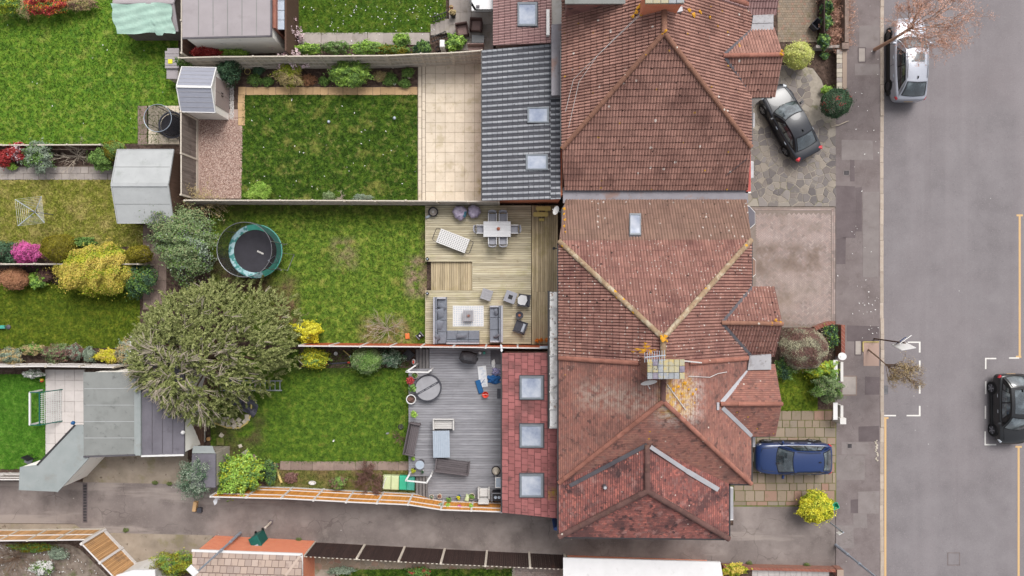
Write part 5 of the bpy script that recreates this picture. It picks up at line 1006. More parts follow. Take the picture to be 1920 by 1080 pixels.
e = E('log_store', 'small grey slatted log store with yellow label', 'store', P(328, 118, 0)); mb = MB(); mb.prism(rect(316, 92, 334, 148, 1.0), 0, .95); mb.build('box', 'fence_grey', e)
for i in range(7): mb = MB(); mb.prism(rect(309+(0 if i else 4), 90+i*5.4, 335, 95+i*5.4, 1.15), 1.08, 1.12+.02*(i % 2)); mb.build('lid_board', 'felt_mauve', e)
mb = MB(); mb.prism(rect(313, 129, 334, 148, .95), .93, .99); mb.build('lid_board', 'felt_mauve', e); mb = MB(); mb.prism(rect(315, 111, 323, 119, 1.17), 1.13, 1.17); mb.build('sticker', 'yellow_label', e)
e = flat_building('garden_shed', 'dark pent roofed shed beside the log pieces', 'shed', [(360, 851), (404, 851), (404, 914), (358, 914)], 1.9, 'felt_dark', 'fence_grey', .03); mb = MB(); mb.hexa([P(362, 836, 1.7), P(398, 836, 1.7), P(404, 850, 1.9), P(360, 850, 1.9)], [P(362, 836, 1.75), P(398, 836, 1.75), P(404, 850, 1.95), P(360, 850, 1.95)]); mb.build('roof_panel', 'felt_blue', e)
e = E('timber_screen', 'leaning brown timber screen between garage and shed', 'screen', P(375, 830, 0))
for i in range(9): a, b = P(356+i*3.2, 855-i*.5, .1), P(352+i*3.6, 800-i*1.2, 1.5); mb = MB(); mb.beam(a, b, .105, .02, t=random.random()); mb.build('board', 'fence_brown', e)
# brick outbuilding with pale tiled roof
e = E('brick_outbuilding', 'orange brick outbuilding with pale tiled roof', 'outbuilding', P(480, 1030, 0)); a, b, c, d = P(404, 1004, 0), P(590, 1014, 0), P(590, 1180, 0), P(404, 1180, 0); q = [a, b, c, d]
mb = MB(); mb.hexa(q, [p+Vector((0, 0, 2.35)) for p in q]); mb.build('wall', 'brick_orange', e); pr = plane3(P(362, 1032, 2.4), P(566, 1039, 2.4), P(470, 1110, 3.0)); Rb = Roof(e); Rb.slope('roof_slope', pr, [(361, 1032), (566, 1039), (566, 1180), (361, 1180)], 'flat', 'tile_pale'); Rb.finish(150)
gutter(e, P(360, 1032, 2.42), P(567, 1039.5, 2.42), 'white_pvc'); gutter(e, P(566, 1040, 2.42), P(566, 1180, 2.42), 'white_pvc'); strip(e, [PX(536, 1078, pr), PX(563, 1042, pr)], .14, 'tile_pale', 'hip_strip', .06)
e = E('garage', 'white flat roofed garage at bottom edge', 'garage', P(1200, 1070, 0)); mb = MB(); mb.prism([P(1056, 1046, 2.5).xy, P(1351, 1054, 2.5).xy, P(1372, 1180, 2.5).xy, P(1056, 1180, 2.5).xy], 2.38, 2.5); mb.build('roof', 'roof_white', e); mb = MB(); mb.prism([P(1064, 1041, 0).xy, P(1325, 1050, 0).xy, P(1325, 1160, 0).xy, P(1064, 1160, 0).xy], 0, 2.4); mb.build('wall', 'brick_orange', e)
e = flat_building('garage', 'white corner of a flat roof below the slanting fence', 'garage', [(207, 1082), (250, 1069), (290, 1069), (300, 1180), (215, 1180)], 1.9, 'roof_white', 'render_white')
e = E('garden_wall', 'low brick wall along the tarmac drive', 'wall', P(1460, 1062, 0)); mb = MB(); mb.prism([P(1352, 1056, 0).xy, P(1562, 1061, 0).xy, P(1562, 1066, 0).xy, P(1352, 1061, 0).xy], 0, .5); mb.build('brickwork', 'brick_red', e); mb = MB(); mb.prism(rect(1560, 1060, 1572, 1074, 0), 0, .6); mb.build('pier', 'brick_red', e)
# low front walls
e = E('garden_wall', 'low mossy brick wall beside the soil bed and pavement', 'wall', P(1574, 130, 0)); mb = MB(); mb.prism(rect(1570, 92, 1578, 172, 0), 0, .6); mb.build('brickwork', 'brick_red', e)
for i in range(9): mb = MB(); mb.prism(rect(1569, 93+i*8.8, 1579, 101+i*8.8, .65), .6, .66); mb.build('coping_stone', 'stone' if i % 3 else 'slab_grey', e)
mb = MB(); mb.prism(rect(1522, 91, 1568, 96, 0), 0, .55); mb.build('return_wall', 'slab_grey', e); mb = MB(); mb.prism(rect(1566, 90, 1579, 101, 0), .0, .8); mb.build('pier', 'slab_brown', e)
e = E('garden_wall', 'pink brown garden wall under the bare twig hedge', 'wall', P(1575, 30, 0)); mb = MB(); mb.prism(rect(1572, -80, 1579, 88, 0), 0, .75); mb.build('brickwork', 'slab_brown', e)
e = E('garden_wall', 'curved brick edging wall at end of block drive', 'wall', P(1545, 610, 0)); mb = MB(); pts = [(1526, 616), (1540, 610), (1552, 606), (1563, 605)]
for a, b in zip(pts, pts[1:]): mb.beam(P(*a, .2), P(*b, .2), .2, .4)
mb.build('brickwork', 'brick_red', e); mb = MB(); mb.prism(rect(1566, 608, 1573, 668, 0), 0, .7); mb.build('pier_wall', 'brick_red', e)
for lab, y0, y1 in (('white rendered wall stub above the green shrub', 676, 712), ('white rendered wall stub with pier beside slab drive', 756, 787)):
    e = E('garden_wall', lab, 'wall', P(1568, y0, 0)); mb = MB(); mb.prism(rect(1564, y0, 1569, y1, 0), 0, .75); mb.build('brickwork', 'render_white', e); mb = MB(); mb.prism(rect(1562.5, y0-1, 1570.5, y1, .8), .75, .8); mb.build('coping', 'white_pvc', e)
    if y0 > 700: mb = MB(); mb.prism(rect(1560, 778, 1571, 789, 0), 0, .95); mb.build('pier', 'render_white', e)
e = E('house_sign', 'white rounded plaque standing on brick gate pier', 'sign', P(1575, 668, .7)); mb = MB(); k = 10; mb.cyl((0.08, 0, .1), .22, .04, 18, ax=(-.35, .25, 1)); mb.build('plaque', 'white_pvc', e, False); mb = MB(); mb.box((0, 0, 0), (.08, .08, .14)); mb.build('stand', 'white_pvc', e, False)
sheet('flower_bed', [(1500, 95), (1570, 95), (1570, 172), (1548, 172), (1541, 150), (1525, 128), (1500, 122)], .02, 'bed_soil', 'bare soil bed beside the front wall', th=.03)
# tree pit
e = E('tree_pit', 'timber edged planting pit at the kerb', 'tree pit', P(1633, 662, 0)); mb = MB()
for a, b in (((1618, 641), (1648, 641)), ((1618, 641), (1618, 659))): mb.beam(P(*a, .03), P(*b, .03), .05, .06)
mb.build('timber_edge', 'yellow_wood', e); mb = MB(); mb.prism(rect(1619, 642, 1648, 686, 0), -.02, .012); mb.build('earth', 'gravel', e)
# ------------------------------------------------------------------ decks
def boards_h(e, x0, x1, y0, y1, pitch, z, mat, breaks=(), gap=.012, th=.03):
    n = round((y1-y0)/pitch); p = (y1-y0)/n; pl = e.location; me = cboxmesh('deck_board', (1, 1, th), mat, .004)
    for i in range(n):
        xs = [x0]+([breaks[i % len(breaks)]] if breaks else [])+[x1]
        for a, b in zip(xs, xs[1:]):
            c = P((a+b)/2, y0+(i+.5)*p, z); w = (b-a)/S*(H-z)/H; h = p/S*(H-z)/H
            inst('deck_board', me, e, (c.x-pl.x, c.y-pl.y, z-th-pl.z+random.uniform(-.002, .002)), None, (w-.005, h-gap, 1))
def boards_v(e, x0, x1, y0, y1, pitch, z, mat, gap=.013, th=.03):
    n = round((x1-x0)/pitch); p = (x1-x0)/n; pl = e.location; me = cboxmesh('deck_board', (1, 1, th), mat, .004)
    for i in range(n):
        c = P(x0+(i+.5)*p, (y0+y1)/2, z); w = p/S*(H-z)/H; h = (y1-y0)/S*(H-z)/H; inst('deck_board', me, e, (c.x-pl.x, c.y-pl.y, z-th-pl.z+random.uniform(-.002, .002)), None, (w-gap, h-.005, 1))
Z2, Z3 = .4, .5
d2 = E('timber_deck', 'yellowish timber garden deck with outdoor furniture', 'deck', P(900, 515, 0)); mb = MB()
for r_ in ((799, 386, 996, 489, Z2), (887, 489, 996, 546, Z2), (799, 546, 996, 644, Z2), (997, 386, 1044, 646, Z2)): mb.prism(rect(*r_), 0, Z2-.035)
mb.build('substructure', 'fence_brown', d2); mb = MB(); mb.prism(rect(809, 489, 886, 546, .2), 0, .165); mb.build('step_base', 'fence_brown', d2)
boards_h(d2, 798, 996, 385, 490, 4.2, Z2, 'deck_h', (905, 950, 872, 930), .014); boards_h(d2, 886, 996, 490, 545, 4.2, Z2, 'deck_h', (), .014); boards_h(d2, 798, 996, 545, 645, 4.2, Z2, 'deck_h', (880, 935, 905, 960), .014); boards_v(d2, 997, 1046, 385, 547, 4.2, Z2, 'deck_v'); boards_v(d2, 997, 1030, 547, 646, 4.2, Z2, 'deck_v'); boards_v(d2, 808, 885.5, 490.5, 544.5, 4.3, .22, 'deck_v')
mb = MB()
for a, b in (((798, 385), (798, 490)), ((798, 490), (886, 490)), ((798, 545), (886, 545)), ((798, 545), (798, 645)), ((886, 490), (886, 545))): mb.beam(P(*a, Z2-.07), P(*b, Z2-.07), .03, .14)
mb.build('fascia', 'deck_h', d2)
d3 = E('composite_deck', 'grey composite deck beside the red extension', 'deck', P(850, 800, 0)); mb = MB(); mb.prism(rect(767, 692, 941, 893, Z3), 0, Z3-.035); mb.prism(rect(806, 655, 941, 692, Z3), 0, Z3-.035); mb.prism(rect(803, 893, 941, 938, Z3), 0, Z3-.035); mb.build('substructure', 'fence_brown', d3)
boards_h(d3, 766, 941, 691, 893, 4.8, Z3, 'deck_grey'); boards_h(d3, 805, 941, 653, 691, 4.8, Z3, 'deck_grey'); boards_h(d3, 802, 941, 893, 940, 4.8, Z3, 'deck_grey')
for lab, y0, y1 in (('up', 655, 691), ('dn', 893, 936)):
    for i in range(4): zz = Z3*(i+1)/5; mb = MB(); mb.prism(rect(779+i*6.2, y0, 785.2+i*6.2, y1, zz), 0, zz); st = mb.build('step', 'deck_grey_v', d3); mb = MB(); mb.prism(rect(779+i*6.2, y0, 780.2+i*6.2, y1, zz), zz, zz+.006); mb.build('nosing', 'iron', st)
def railing(label, pts, z0, hgt):
    e = E('handrail', label, 'handrail', P(*pts[0], z0)); top = [P(x, y, z0+hgt) for x, y in pts]
    for a, b in zip(top, top[1:]): mb = MB(); mb.beam(a, b, .075, .06); mb.build('rail', 'white_pvc', e)
    for p in (top[0], top[-1], top[1], top[-2]): mb = MB(); mb.box((p.x, p.y, z0-.3 if z0 > .3 else 0), (.08, .08, hgt+.32)); mb.build('post', 'white_pvc', e)
railing('white handrail beside the upper steps of the grey deck', [(778, 686), (762, 697), (803, 698), (808, 694)], Z3, .85); railing('white handrail beside the lower steps of the grey deck', [(767, 891), (761, 901), (800, 905), (808, 892)], Z3, .85)
e = E('garden_steps', 'stone steps from terrace down to slab path', 'steps', P(825, 55, 0))
for i in range(4): zz = .06+.055*i; mb = MB(); mb.prism(rect(807.5+i*8.7, 45-i*3.2, 816.2+i*8.7, 66-i*1.5, zz), 0, zz); mb.build('step', 'slab_grey', e)
def iron_rail(label, a, b, z, h=.8, n=6):
    e = E('iron_railing', label, 'railing', P(*a, z)); A, B = P(*a, z), P(*b, z)
    for k in (.15, h): mb = MB(); mb.beam(A+Vector((0, 0, k)), B+Vector((0, 0, k)), .04, .04); mb.build('rail', 'plastic_black', e)
    for i in range(n+1): q = A.lerp(B, i/n); mb = MB(); mb.beam(q, q+Vector((0, 0, h)), .025, .025); mb.build('baluster', 'plastic_black', e)
iron_rail('black iron railing above the terrace steps', (813, 43), (840, 33), .1); iron_rail('black iron railing below the terrace steps', (811, 80), (838, 69), .1)
mb = MB(); mb.box((0, 0, 0), (.28, .42, .9), ch=.03); e = E('gate_pillar', 'white gate pillar beside the terrace railing', 'pillar', P(832, 92, 0)); mb.build('pillar', 'white_pvc', e, False)
# ------------------------------------------------------------------ plants
def leaf_cloud(cent, n_each, rad, L, W, out_c, rg, mi, up=.5, spread=1.0, droop=0):
    K = len(cent); idx = np.repeat(np.arange(K), n_each); n = len(idx); g = rg.normal(0, 1, (n, 3)); g /= np.linalg.norm(g, axis=1)[:, None]
    r = rad[idx]*(rg.random(n)**.45)*spread; c = cent[idx]+g*r[:, None]*np.array([1, 1, .75])
    o = c-out_c; o /= np.linalg.norm(o, axis=1)[:, None]+1e-6
    nrm = o*.7+np.array([0, 0, up])+rg.normal(0, .55, (n, 3)); nrm /= np.linalg.norm(nrm, axis=1)[:, None]
    d = rg.normal(0, 1, (n, 3)); d -= nrm*(d*nrm).sum(1)[:, None]; d /= np.linalg.norm(d, axis=1)[:, None]+1e-6
    w = np.cross(nrm, d); l = L*rg.uniform(.6, 1.3, n)[:, None]; q = W*rg.uniform(.7, 1.2, n)[:, None]
    v = np.stack((c-d*l/2, c+w*q/2+nrm*.01, c+d*l/2-np.array([0, 0, droop]), c-w*q/2+nrm*.01), 1).reshape(-1, 3)
    ct = rg.random(K)*.35
    return v, np.arange(n*4).reshape(-1, 4), (ct[idx]+rg.random(n)*.65) % 1.0, np.full(n, mi)
def shrub(label, px, py, rx, ry, h, mats, n=2200, L=.09, W=.05, name='shrub', group=None, clumps=None, seed=None, ball=False, stems=4, z0=0, weights=None, cat='shrub', up=.5, amp=None):
    rg = np.random.default_rng(abs(hash((px, py, rx))) % 99999 if seed is None else seed); zc = z0+h*.55; k = (H-zc)/H/S; base = P(px, py, zc); e = E(name, label, cat, (base.x, base.y, z0), group=group)
    a, b = rx*k, ry*k; mats = [mats] if isinstance(mats, str) else mats; n = int(n*1.35)
    g = rg.normal(0, 1, (n, 3)); g /= np.linalg.norm(g, axis=1)[:, None]; g[:, 2] = np.abs(g[:, 2])-.3*rg.random(n)**2; g /= np.linalg.norm(g, axis=1)[:, None]
    amp = amp or (.06 if ball else .24); f1 = 3.5 if ball else 4.0+1.2*math.sqrt(a*b); K = 7; D = rg.normal(0, 1, (K, 3)); D /= np.linalg.norm(D, axis=1)[:, None]; ph = rg.uniform(0, 6.28, K)
    low = sum(np.sin(g @ D[i]*f1*(1+.35*i)+ph[i]) for i in range(K))/K**.5
    if not ball: low = low+.26*np.sin(2*np.arctan2(g[:, 1], g[:, 0])+ph[0])+.26*np.sin(3*np.arctan2(g[:, 1], g[:, 0])+ph[1])
    rad = (1+amp*low)/(1+amp*.62)*(1-(.12 if ball else .34)*rg.random(n)**2.2); rad *= np.where(rg.random(n) < (.04 if ball or amp < .2 else .1), 1.0+.28*rg.random(n), 1)
    c = g*rad[:, None]*np.array([a*.97, b*.97, h*.5]); c[:, 2] = np.maximum(c[:, 2]+h*.48, .03)
    o = g*np.array([1/a, 1/b, 2/h]); o /= np.linalg.norm(o, axis=1)[:, None]; nrm = o*.75+np.array([0, 0, up])+rg.normal(0, .5, (n, 3)); nrm /= np.linalg.norm(nrm, axis=1)[:, None]
    d = rg.normal(0, 1, (n, 3))+o*.5; d -= nrm*(d*nrm).sum(1)[:, None]; d /= np.linalg.norm(d, axis=1)[:, None]+1e-6; w = np.cross(nrm, d); l = L*rg.uniform(.6, 1.35, n)[:, None]; q = W*rg.uniform(.7, 1.25, n)[:, None]
    v = np.stack((c-d*l/2, c+w*q/2+nrm*.012, c+d*l/2, c-w*q/2+nrm*.012), 1).reshape(-1, 3)
    D2 = rg.normal(0, 1, (3, 3)); sel = sum(np.sin(g @ D2[i]*5+ph[i]) for i in range(3))/3+rg.normal(0, .35, n); rk = np.argsort(np.argsort(sel))/n; cum = np.cumsum(weights if weights else [1/len(mats)]*len(mats)); mi = np.minimum(np.searchsorted(cum, rk), len(mats)-1)
    npmesh('foliage', v, np.arange(n*4).reshape(-1, 4), mats, mi, (.25*(low+1)+rg.random(n)*.6) % 1.0, e)
    mb = MB()
    for i in range(stems):
        an = 6.28*i/stems+rg.random(); mb.tube([(.02*math.cos(an), .02*math.sin(an), 0), (a*.25*math.cos(an), b*.25*math.sin(an), h*.45), (a*.6*math.cos(an), b*.6*math.sin(an), h*.7)], [.03, .02, .008], 5)
    mb.build('stem', 'bark', e, False)
    return e
def twigs(label, px, py, r, h, mat, n=40, name='bare_shrub', depth=2, seed=1, rad=.014, flat=.5, cat='shrub', z0=0, bud=None, nb=0, rx=1, ry=1):
    rg = random.Random(seed); zc = z0+h*.5; p0 = P(px, py, zc); e = E(name, label, cat, (p0.x, p0.y, z0)); R = r/S*(H-zc)/H; mb = MB(); tips = []
    def grow(p, d, l, q, dep):
        a = p+d*l*.5+Vector((rg.uniform(-1, 1), rg.uniform(-1, 1), rg.uniform(-.3, .6)))*l*.1; b = p+d*l+Vector((rg.uniform(-1, 1), rg.uniform(-1, 1), rg.uniform(-.4, .4)))*l*.16
        mb.tube([p, a, b], [q, q*.8, q*.55], 4); tips.extend((a, b))
        if dep:
            for _ in range(rg.choice((2, 3))): nd = (d+Vector((rg.uniform(-1, 1)*rx, rg.uniform(-1, 1)*ry, rg.uniform(-.3, .5)))*.75).normalized(); grow(a.lerp(b, rg.random()), nd, l*.6, q*.6, dep-1)
    for i in range(n):
        an = rg.uniform(0, 6.283); d = Vector((math.cos(an)*rx, math.sin(an)*ry, rg.uniform(.1, 1.1)*flat*2)).normalized(); grow(Vector((rg.uniform(-.08, .08), rg.uniform(-.08, .08), .02)), d, R*rg.uniform(.5, .8), rad, depth)
    mb.build('twigs', mat, e, False)
    if bud:
        c = np.array([tuple(t) for t in tips]); r2 = np.random.default_rng(seed); bs = 1.7 if bud == 'lf_blossom' else 1; v, f, t, m = leaf_cloud(c, max(1, nb//len(c)), np.full(len(c), .12), .07*bs, .035*bs*bs, np.array([0, 0, h*.4]), r2, 0); npmesh('foliage', v, f, bud, None, t, e)
    return e
V_ = shrub
# back gardens, left side
V_('large grey green viburnum beside the trampoline', 345, 452, 62, 66, 3.0, ['lf_viburnum', 'lf_green', 'lf_sage'], 15000, .11, .055, weights=[.72, .16, .12], clumps=95)
V_('big golden yellow shrub on the fence', 180, 506, 82, 50, 2.3, ['lf_gold', 'lf_goldgreen'], 23000, .09, .055, amp=.13, weights=[.7, .3], clumps=90)
V_('dark green shrub beside the golden shrub', 262, 525, 30, 34, 1.6, ['lf_dark', 'lf_green'], 4200); V_('olive clipped ball shrub beside magenta shrub', 113, 466, 31, 28, 2.5, 'lf_olive', 10000, .06, .035, ball=True, clumps=130); V_('small olive clipped ball next to slab path', 262, 477, 21, 18, 2.3, 'lf_olive', 5000, .06, .035, ball=True, clumps=80)
V_('round rusty brown clipped shrub on the olive lawn', 27, 523, 25, 21, 1.3, 'lf_rust', 5000, .1, .05, ball=True, clumps=90); V_('mid green shrub between golden shrub and clipped ball', 160, 456, 19, 13, 1.4, 'lf_green', 2000); V_('dark evergreen shrub behind the magenta shrub', 10, 475, 34, 24, 1.4, 'lf_dark', 2600)
V_('magenta flowering bush by the dry lawn', 54, 474, 33, 21, 1.6, 'lf_magenta', 3200, .09, .04); V_('leafy green plants left of golden shrub', 70, 525, 18, 16, .8, ['lf_lime', 'lf_green'], 900, .16, .1); V_('bronze spiky plant beside the golden shrub', 84, 515, 14, 14, .8, 'lf_brown', 400, .3, .03)
V_('crimson shrub at end of flagstone path', 8, 296, 14, 18, 1.1, 'lf_red', 1500); V_('red flowering shrub beside crimson shrub', 32, 284, 16, 18, 1.2, ['lf_red', 'lf_blossom'], 1700, weights=[.8, .2]); V_('grey green bush beside the red shrubs', 72, 293, 30, 30, 1.4, ['lf_sage', 'lf_green'], 4200, weights=[.7, .3]); twigs('bare beige twig shrub by the flagstone path', 136, 291, 34, .9, 'bark_grey', 24, seed=5, ry=.6)
V_('dark leafed bush by shed corner', 191, 300, 23, 20, 1.3, 'lf_green', 3000); V_('olive rounded bush behind the grey felt shed', 216, 282, 18, 20, 1.6, ['lf_olive', 'lf_green'], 2600, ball=True); V_('lime plant below the red shrub', 22, 312, 9, 7, .4, 'lf_lime', 400)
V_('orange red azalea at top edge of corner lawn', 88, 8, 46, 20, 1.4, ['lf_red', 'lf_orange', 'lf_green'], 4200, weights=[.6, .2, .2]); V_('yellow green bush in the top corner', 12, 10, 30, 18, 1.4, ['lf_goldgreen', 'lf_green'], 2600); V_('brown grassy clump beside the azalea', 150, 8, 30, 14, .9, ['lf_brown', 'lf_straw'], 1500, .2, .02); V_('tall straw coloured grass in corner border', 46, 16, 14, 18, 1.0, ['lf_straw', 'lf_green'], 900, .25, .02)
twigs('feathery beige shrub behind viburnum and gravel', 372, 378, 46, 1.6, 'bark_grey', 40, seed=8, ry=.45, bud='lf_straw', nb=2600, rad=.01); V_('red leafed shrub behind the grey panel fence', 388, 98, 30, 12, 1.3, 'lf_red', 2600); V_('light green shrub behind the grey panel fence', 438, 101, 32, 8, 1.0, 'lf_lime', 1500)
V_('small green climber at resin shed corner', 347, 122, 12, 8, 2.0, 'lf_green', 700); twigs('pink blossomed magnolia by the glazed lean to', 522, 78, 52, 2.6, 'bark', 18, name='magnolia_tree', seed=12, bud='lf_blossom', nb=1900, flat=.5, cat='tree', rad=.018)
for i, (x, y, rx, ry, m, lab) in enumerate([(578, 92, 26, 12, ['lf_green', 'lf_lime'], 'low green hedge shrub nearest the magnolia'), (628, 90, 28, 14, ['lf_viburnum', 'lf_green'], 'blue green hedge shrub second from the magnolia'), (690, 90, 32, 13, ['lf_green', 'lf_lime'], 'hedge shrub in the middle of the path border'), (752, 76, 17, 14, ['lf_lime', 'lf_green'], 'tall lime shrub overhanging the slab path'), (740, 94, 32, 11, ['lf_green', 'lf_olive'], 'low green shrub beneath the lime shrub'), (793, 90, 18, 14, ['lf_green', 'lf_dark'], 'dark hedge shrub nearest the terrace steps')]): V_(lab, x, y, rx, ry, 1.0, m, 2400)
V_('round potted shrub beside white pillar on terrace', 853, 80, 19, 17, 1.1, ['lf_lime', 'lf_green'], 2000, .14, .08)
sheet('flower_bed', R4(432, 130, 783, 163), .012, 'bed_soil', 'brown flower bed under the grey panel fence', th=.02)
V_('dark evergreen shrub beside the resin shed', 427, 132, 26, 26, 1.7, ['lf_dark', 'lf_holly'], 3600); V_('straw coloured shrub in the flower bed', 543, 140, 30, 24, 1.2, ['lf_straw', 'lf_goldgreen'], 2400, .16, .022); V_('large fan shaped green shrub in the flower bed', 655, 135, 42, 28, 1.5, ['lf_lime', 'lf_green'], 4400, .16, .03)
for i, (x, y, r, m, lab) in enumerate([(478, 150, 15, 'lf_green', 'low bulb leaves at shed end of flower bed'), (502, 153, 12, 'lf_green', 'low green tuft near the straw shrub'), (578, 150, 15, 'lf_rust', 'reddish twiggy tuft beside the straw shrub'), (608, 152, 11, 'lf_green', 'green tuft between straw shrub and fan shrub'), (732, 148, 16, 'lf_green', 'daffodil leaf clump beside fan shrub'), (765, 136, 13, 'lf_green', 'bulb leaf clump nearest the patio'), (758, 156, 12, 'lf_green', 'small leaf clump by bed corner at patio'), (712, 143, 13, 'lf_straw', 'dry straw tuft between fan shrub and daffodil leaves'), (484, 131, 12, 'lf_dark', 'dark tuft against the panel fence')]): V_(lab, x, y, r, r*.8, .4, m, 420, .2, .022, name='plant', cat='plant', stems=2, up=.2)
V_('bright lime fern at corner of dark lawn', 484, 361, 25, 17, .7, 'lf_lime', 1500, .22, .03, up=.2); V_('small blue green plant by the low fence', 616, 368, 12, 9, .5, ['lf_viburnum'], 700); V_('grey green mound plant by low fence', 680, 371, 20, 8, .4, 'lf_sage', 1100, .05, .03); twigs('small bare twig clump by low fence', 637, 368, 14, .6, 'bark_grey', 14, seed=31)
# middle and lower gardens
V_('bright yellow shrub at end of red brown fence', 575, 621, 28, 21, 1.5, 'lf_yellow', 3600, .1, .065); V_('yellow green shrub below the red brown fence', 590, 671, 27, 22, 1.4, ['lf_goldgreen', 'lf_yellow', 'lf_green'], 3600, weights=[.45, .3, .25]); V_('round mottled green shrub below the red brown fence', 687, 676, 31, 25, 1.7, ['lf_viburnum', 'lf_green'], 7000, .07, .045, ball=True, clumps=110, weights=[.5, .5])
V_('dark leafed shrub beside the upper deck steps', 732, 672, 24, 18, 1.1, ['lf_dark', 'lf_sage'], 2000); twigs('bare sprawling shrub above the red brown fence', 722, 619, 42, 1.3, 'bark_grey', 26, seed=14, rad=.013)
sheet('flower_bed', R4(560, 655, 768, 690), .02, 'bed_soil', 'dark soil bed behind the red brown fence', th=.02)
V_('leafy yellow green shrub overhanging the orange fence', 450, 890, 48, 40, 2.2, ['lf_lime', 'lf_goldgreen', 'lf_green'], 4800, .15, .08, weights=[.4, .25, .35]); V_('grey green olive like tree overhanging the alley', 370, 893, 36, 44, 2.8, ['lf_sage', 'lf_dark'], 5600, .09, .03, weights=[.65, .35], name='small_tree', cat='tree'); twigs('brown twiggy bush leaning over the orange fence', 690, 906, 30, 1.7, 'bark', 34, seed=17, bud='lf_brown', nb=4200, rad=.012); V_('dark green low shrub inside the orange fence', 633, 905, 17, 13, .8, ['lf_green', 'lf_brown'], 1300); V_('pink brown ground plant by the fence corner', 545, 896, 14, 11, .3, 'lf_brown', 600)
V_('dark pond plants in timber edged corner bed', 505, 886, 18, 22, .5, ['lf_dark', 'lf_green'], 1100); twigs('small brown dead shrub at edge of grey deck', 748, 822, 13, .6, 'bark', 14, seed=23)
for i, (x, y, rx, ry, m, lab) in enumerate([(20, 668, 24, 16, ['lf_sage', 'lf_straw'], 'pale flowering shrub at frame edge border'), (62, 655, 22, 12, ['lf_green', 'lf_straw'], 'green and cream border plant with pink flowers'), (105, 662, 26, 17, ['lf_viburnum', 'lf_brown'], 'mixed green shrub in middle of olive lawn border'), (140, 660, 18, 15, ['lf_brown', 'lf_sage'], 'brown heather like shrub in the border'), (168, 665, 10, 14, ['lf_sage'], 'blue grey upright shrub beside the forsythia'), (200, 668, 23, 14, ['lf_yellow', 'lf_gold'], 'bright yellow forsythia at end of border'), (237, 660, 20, 26, ['lf_sage', 'lf_straw'], 'grey feathery shrub beside the garage canopy'), (62, 701, 18, 8, ['lf_sage', 'lf_white'], 'pale leafed plant on goal lawn edge')]): V_(lab, x, y, rx, ry, .9, m, 2000)
twigs('bare climber spreading over the flat garage roof', 232, 730, 40, 3.0, 'bark_grey', 30, seed=41, rad=.008, flat=.2, z0=1.2, rx=1, ry=1.1)
V_('green weed strip by the tan fence', 60, 1027, 46, 9, .5, ['lf_green', 'lf_olive'], 1900); V_('white flowered bush in bottom corner garden', 80, 1064, 22, 14, .8, ['lf_white', 'lf_green'], 1600, weights=[.6, .4]); twigs('brown dead bramble patch in bottom corner garden', 25, 1050, 44, .6, 'bark', 40, seed=52, ry=.6); V_('yellow green conifer shrub beside brick outbuilding', 330, 1056, 44, 22, 1.8, ['lf_olive', 'lf_goldgreen', 'lf_green'], 4200, .16, .025); V_('grey sage plant at tan fence corner', 108, 1038, 17, 14, .6, 'lf_sage', 900)
V_('low rose bush with red buds behind dark fence', 785, 1072, 24, 9, .7, ['lf_green', 'lf_red'], 1300, weights=[.85, .15]); V_('grey leafed plant behind the dark fence', 640, 1070, 26, 8, .6, 'lf_sage', 1000); V_('yellow autumn leafed plant by the white garage', 1378, 1068, 22, 11, .8, ['lf_gold', 'lf_goldgreen'], 1300, .14, .08)
# front gardens
V_('yellow variegated ball shrub by the front bay', 1496, 103, 28, 25, 1.5, 'lf_varieg', 4200, .13, .045, ball=True, clumps=90); V_('dark holly like bush with red berries', 1567, 193, 29, 28, 1.9, ['lf_holly', 'lf_dark', 'lf_red'], 6000, .07, .045, ball=True, weights=[.62, .33, .05]); V_('lime plant beside the dark holly bush', 1549, 168, 10, 8, .5, 'lf_lime', 500, .14, .06)
for i, (x, y, lab) in enumerate([(1549, 15, 'glossy green hedge plant at top edge by timber fence'), (1549, 42, 'glossy dark hedge plant in the middle of front border'), (1545, 78, 'glossy green hedge plant nearest the variegated ball'), (1546, 104, 'small green plant in the bare soil bed')]): V_(lab, x, y, 11 if i < 3 else 8, 15 if i < 3 else 7, 1.0 if i < 3 else .3, ['lf_green', 'lf_dark'], 1100 if i < 3 else 300, .14, .07)
for i, (y, sd_) in enumerate([(5, 61), (45, 62), (75, 63)]): twigs(['bare pinkish hedge at top edge by pavement', 'bare pinkish hedge in the middle along pavement', 'bare pinkish hedge nearest the stone cover'][i], 1576, y, 34 if i < 2 else 26, 1.3, 'bark_pink', 60, seed=sd_, rad=.016, bud='lf_bud', nb=1500)
V_('large round grey green ball shrub in front garden', 1508, 652, 47, 42, 2.0, ['lf_grey', 'lf_brown'], 17000, .06, .035, ball=True, clumps=220); V_('dark leafy shrub between ball shrub and brick pier', 1558, 630, 16, 24, 1.1, ['lf_holly', 'lf_lime', 'lf_dark'], 1900, weights=[.5, .2, .3]); V_('lime green shrub below the ball shrub', 1540, 692, 32, 17, 1.2, ['lf_lime', 'lf_goldgreen'], 3000, .11, .06); V_('dense green shrub at the white wall', 1552, 726, 29, 30, 1.5, ['lf_green', 'lf_viburnum'], 5200, .08, .045); V_('low dark shrub beside house bay and front lawn', 1472, 690, 20, 26, .8, ['lf_dark', 'lf_green'], 1600)
V_('bright yellow green shrub at drive corner', 1530, 951, 34, 31, 1.7, ['lf_goldgreen', 'lf_yellow'], 8000, .11, .06, weights=[.4, .6], amp=.1)
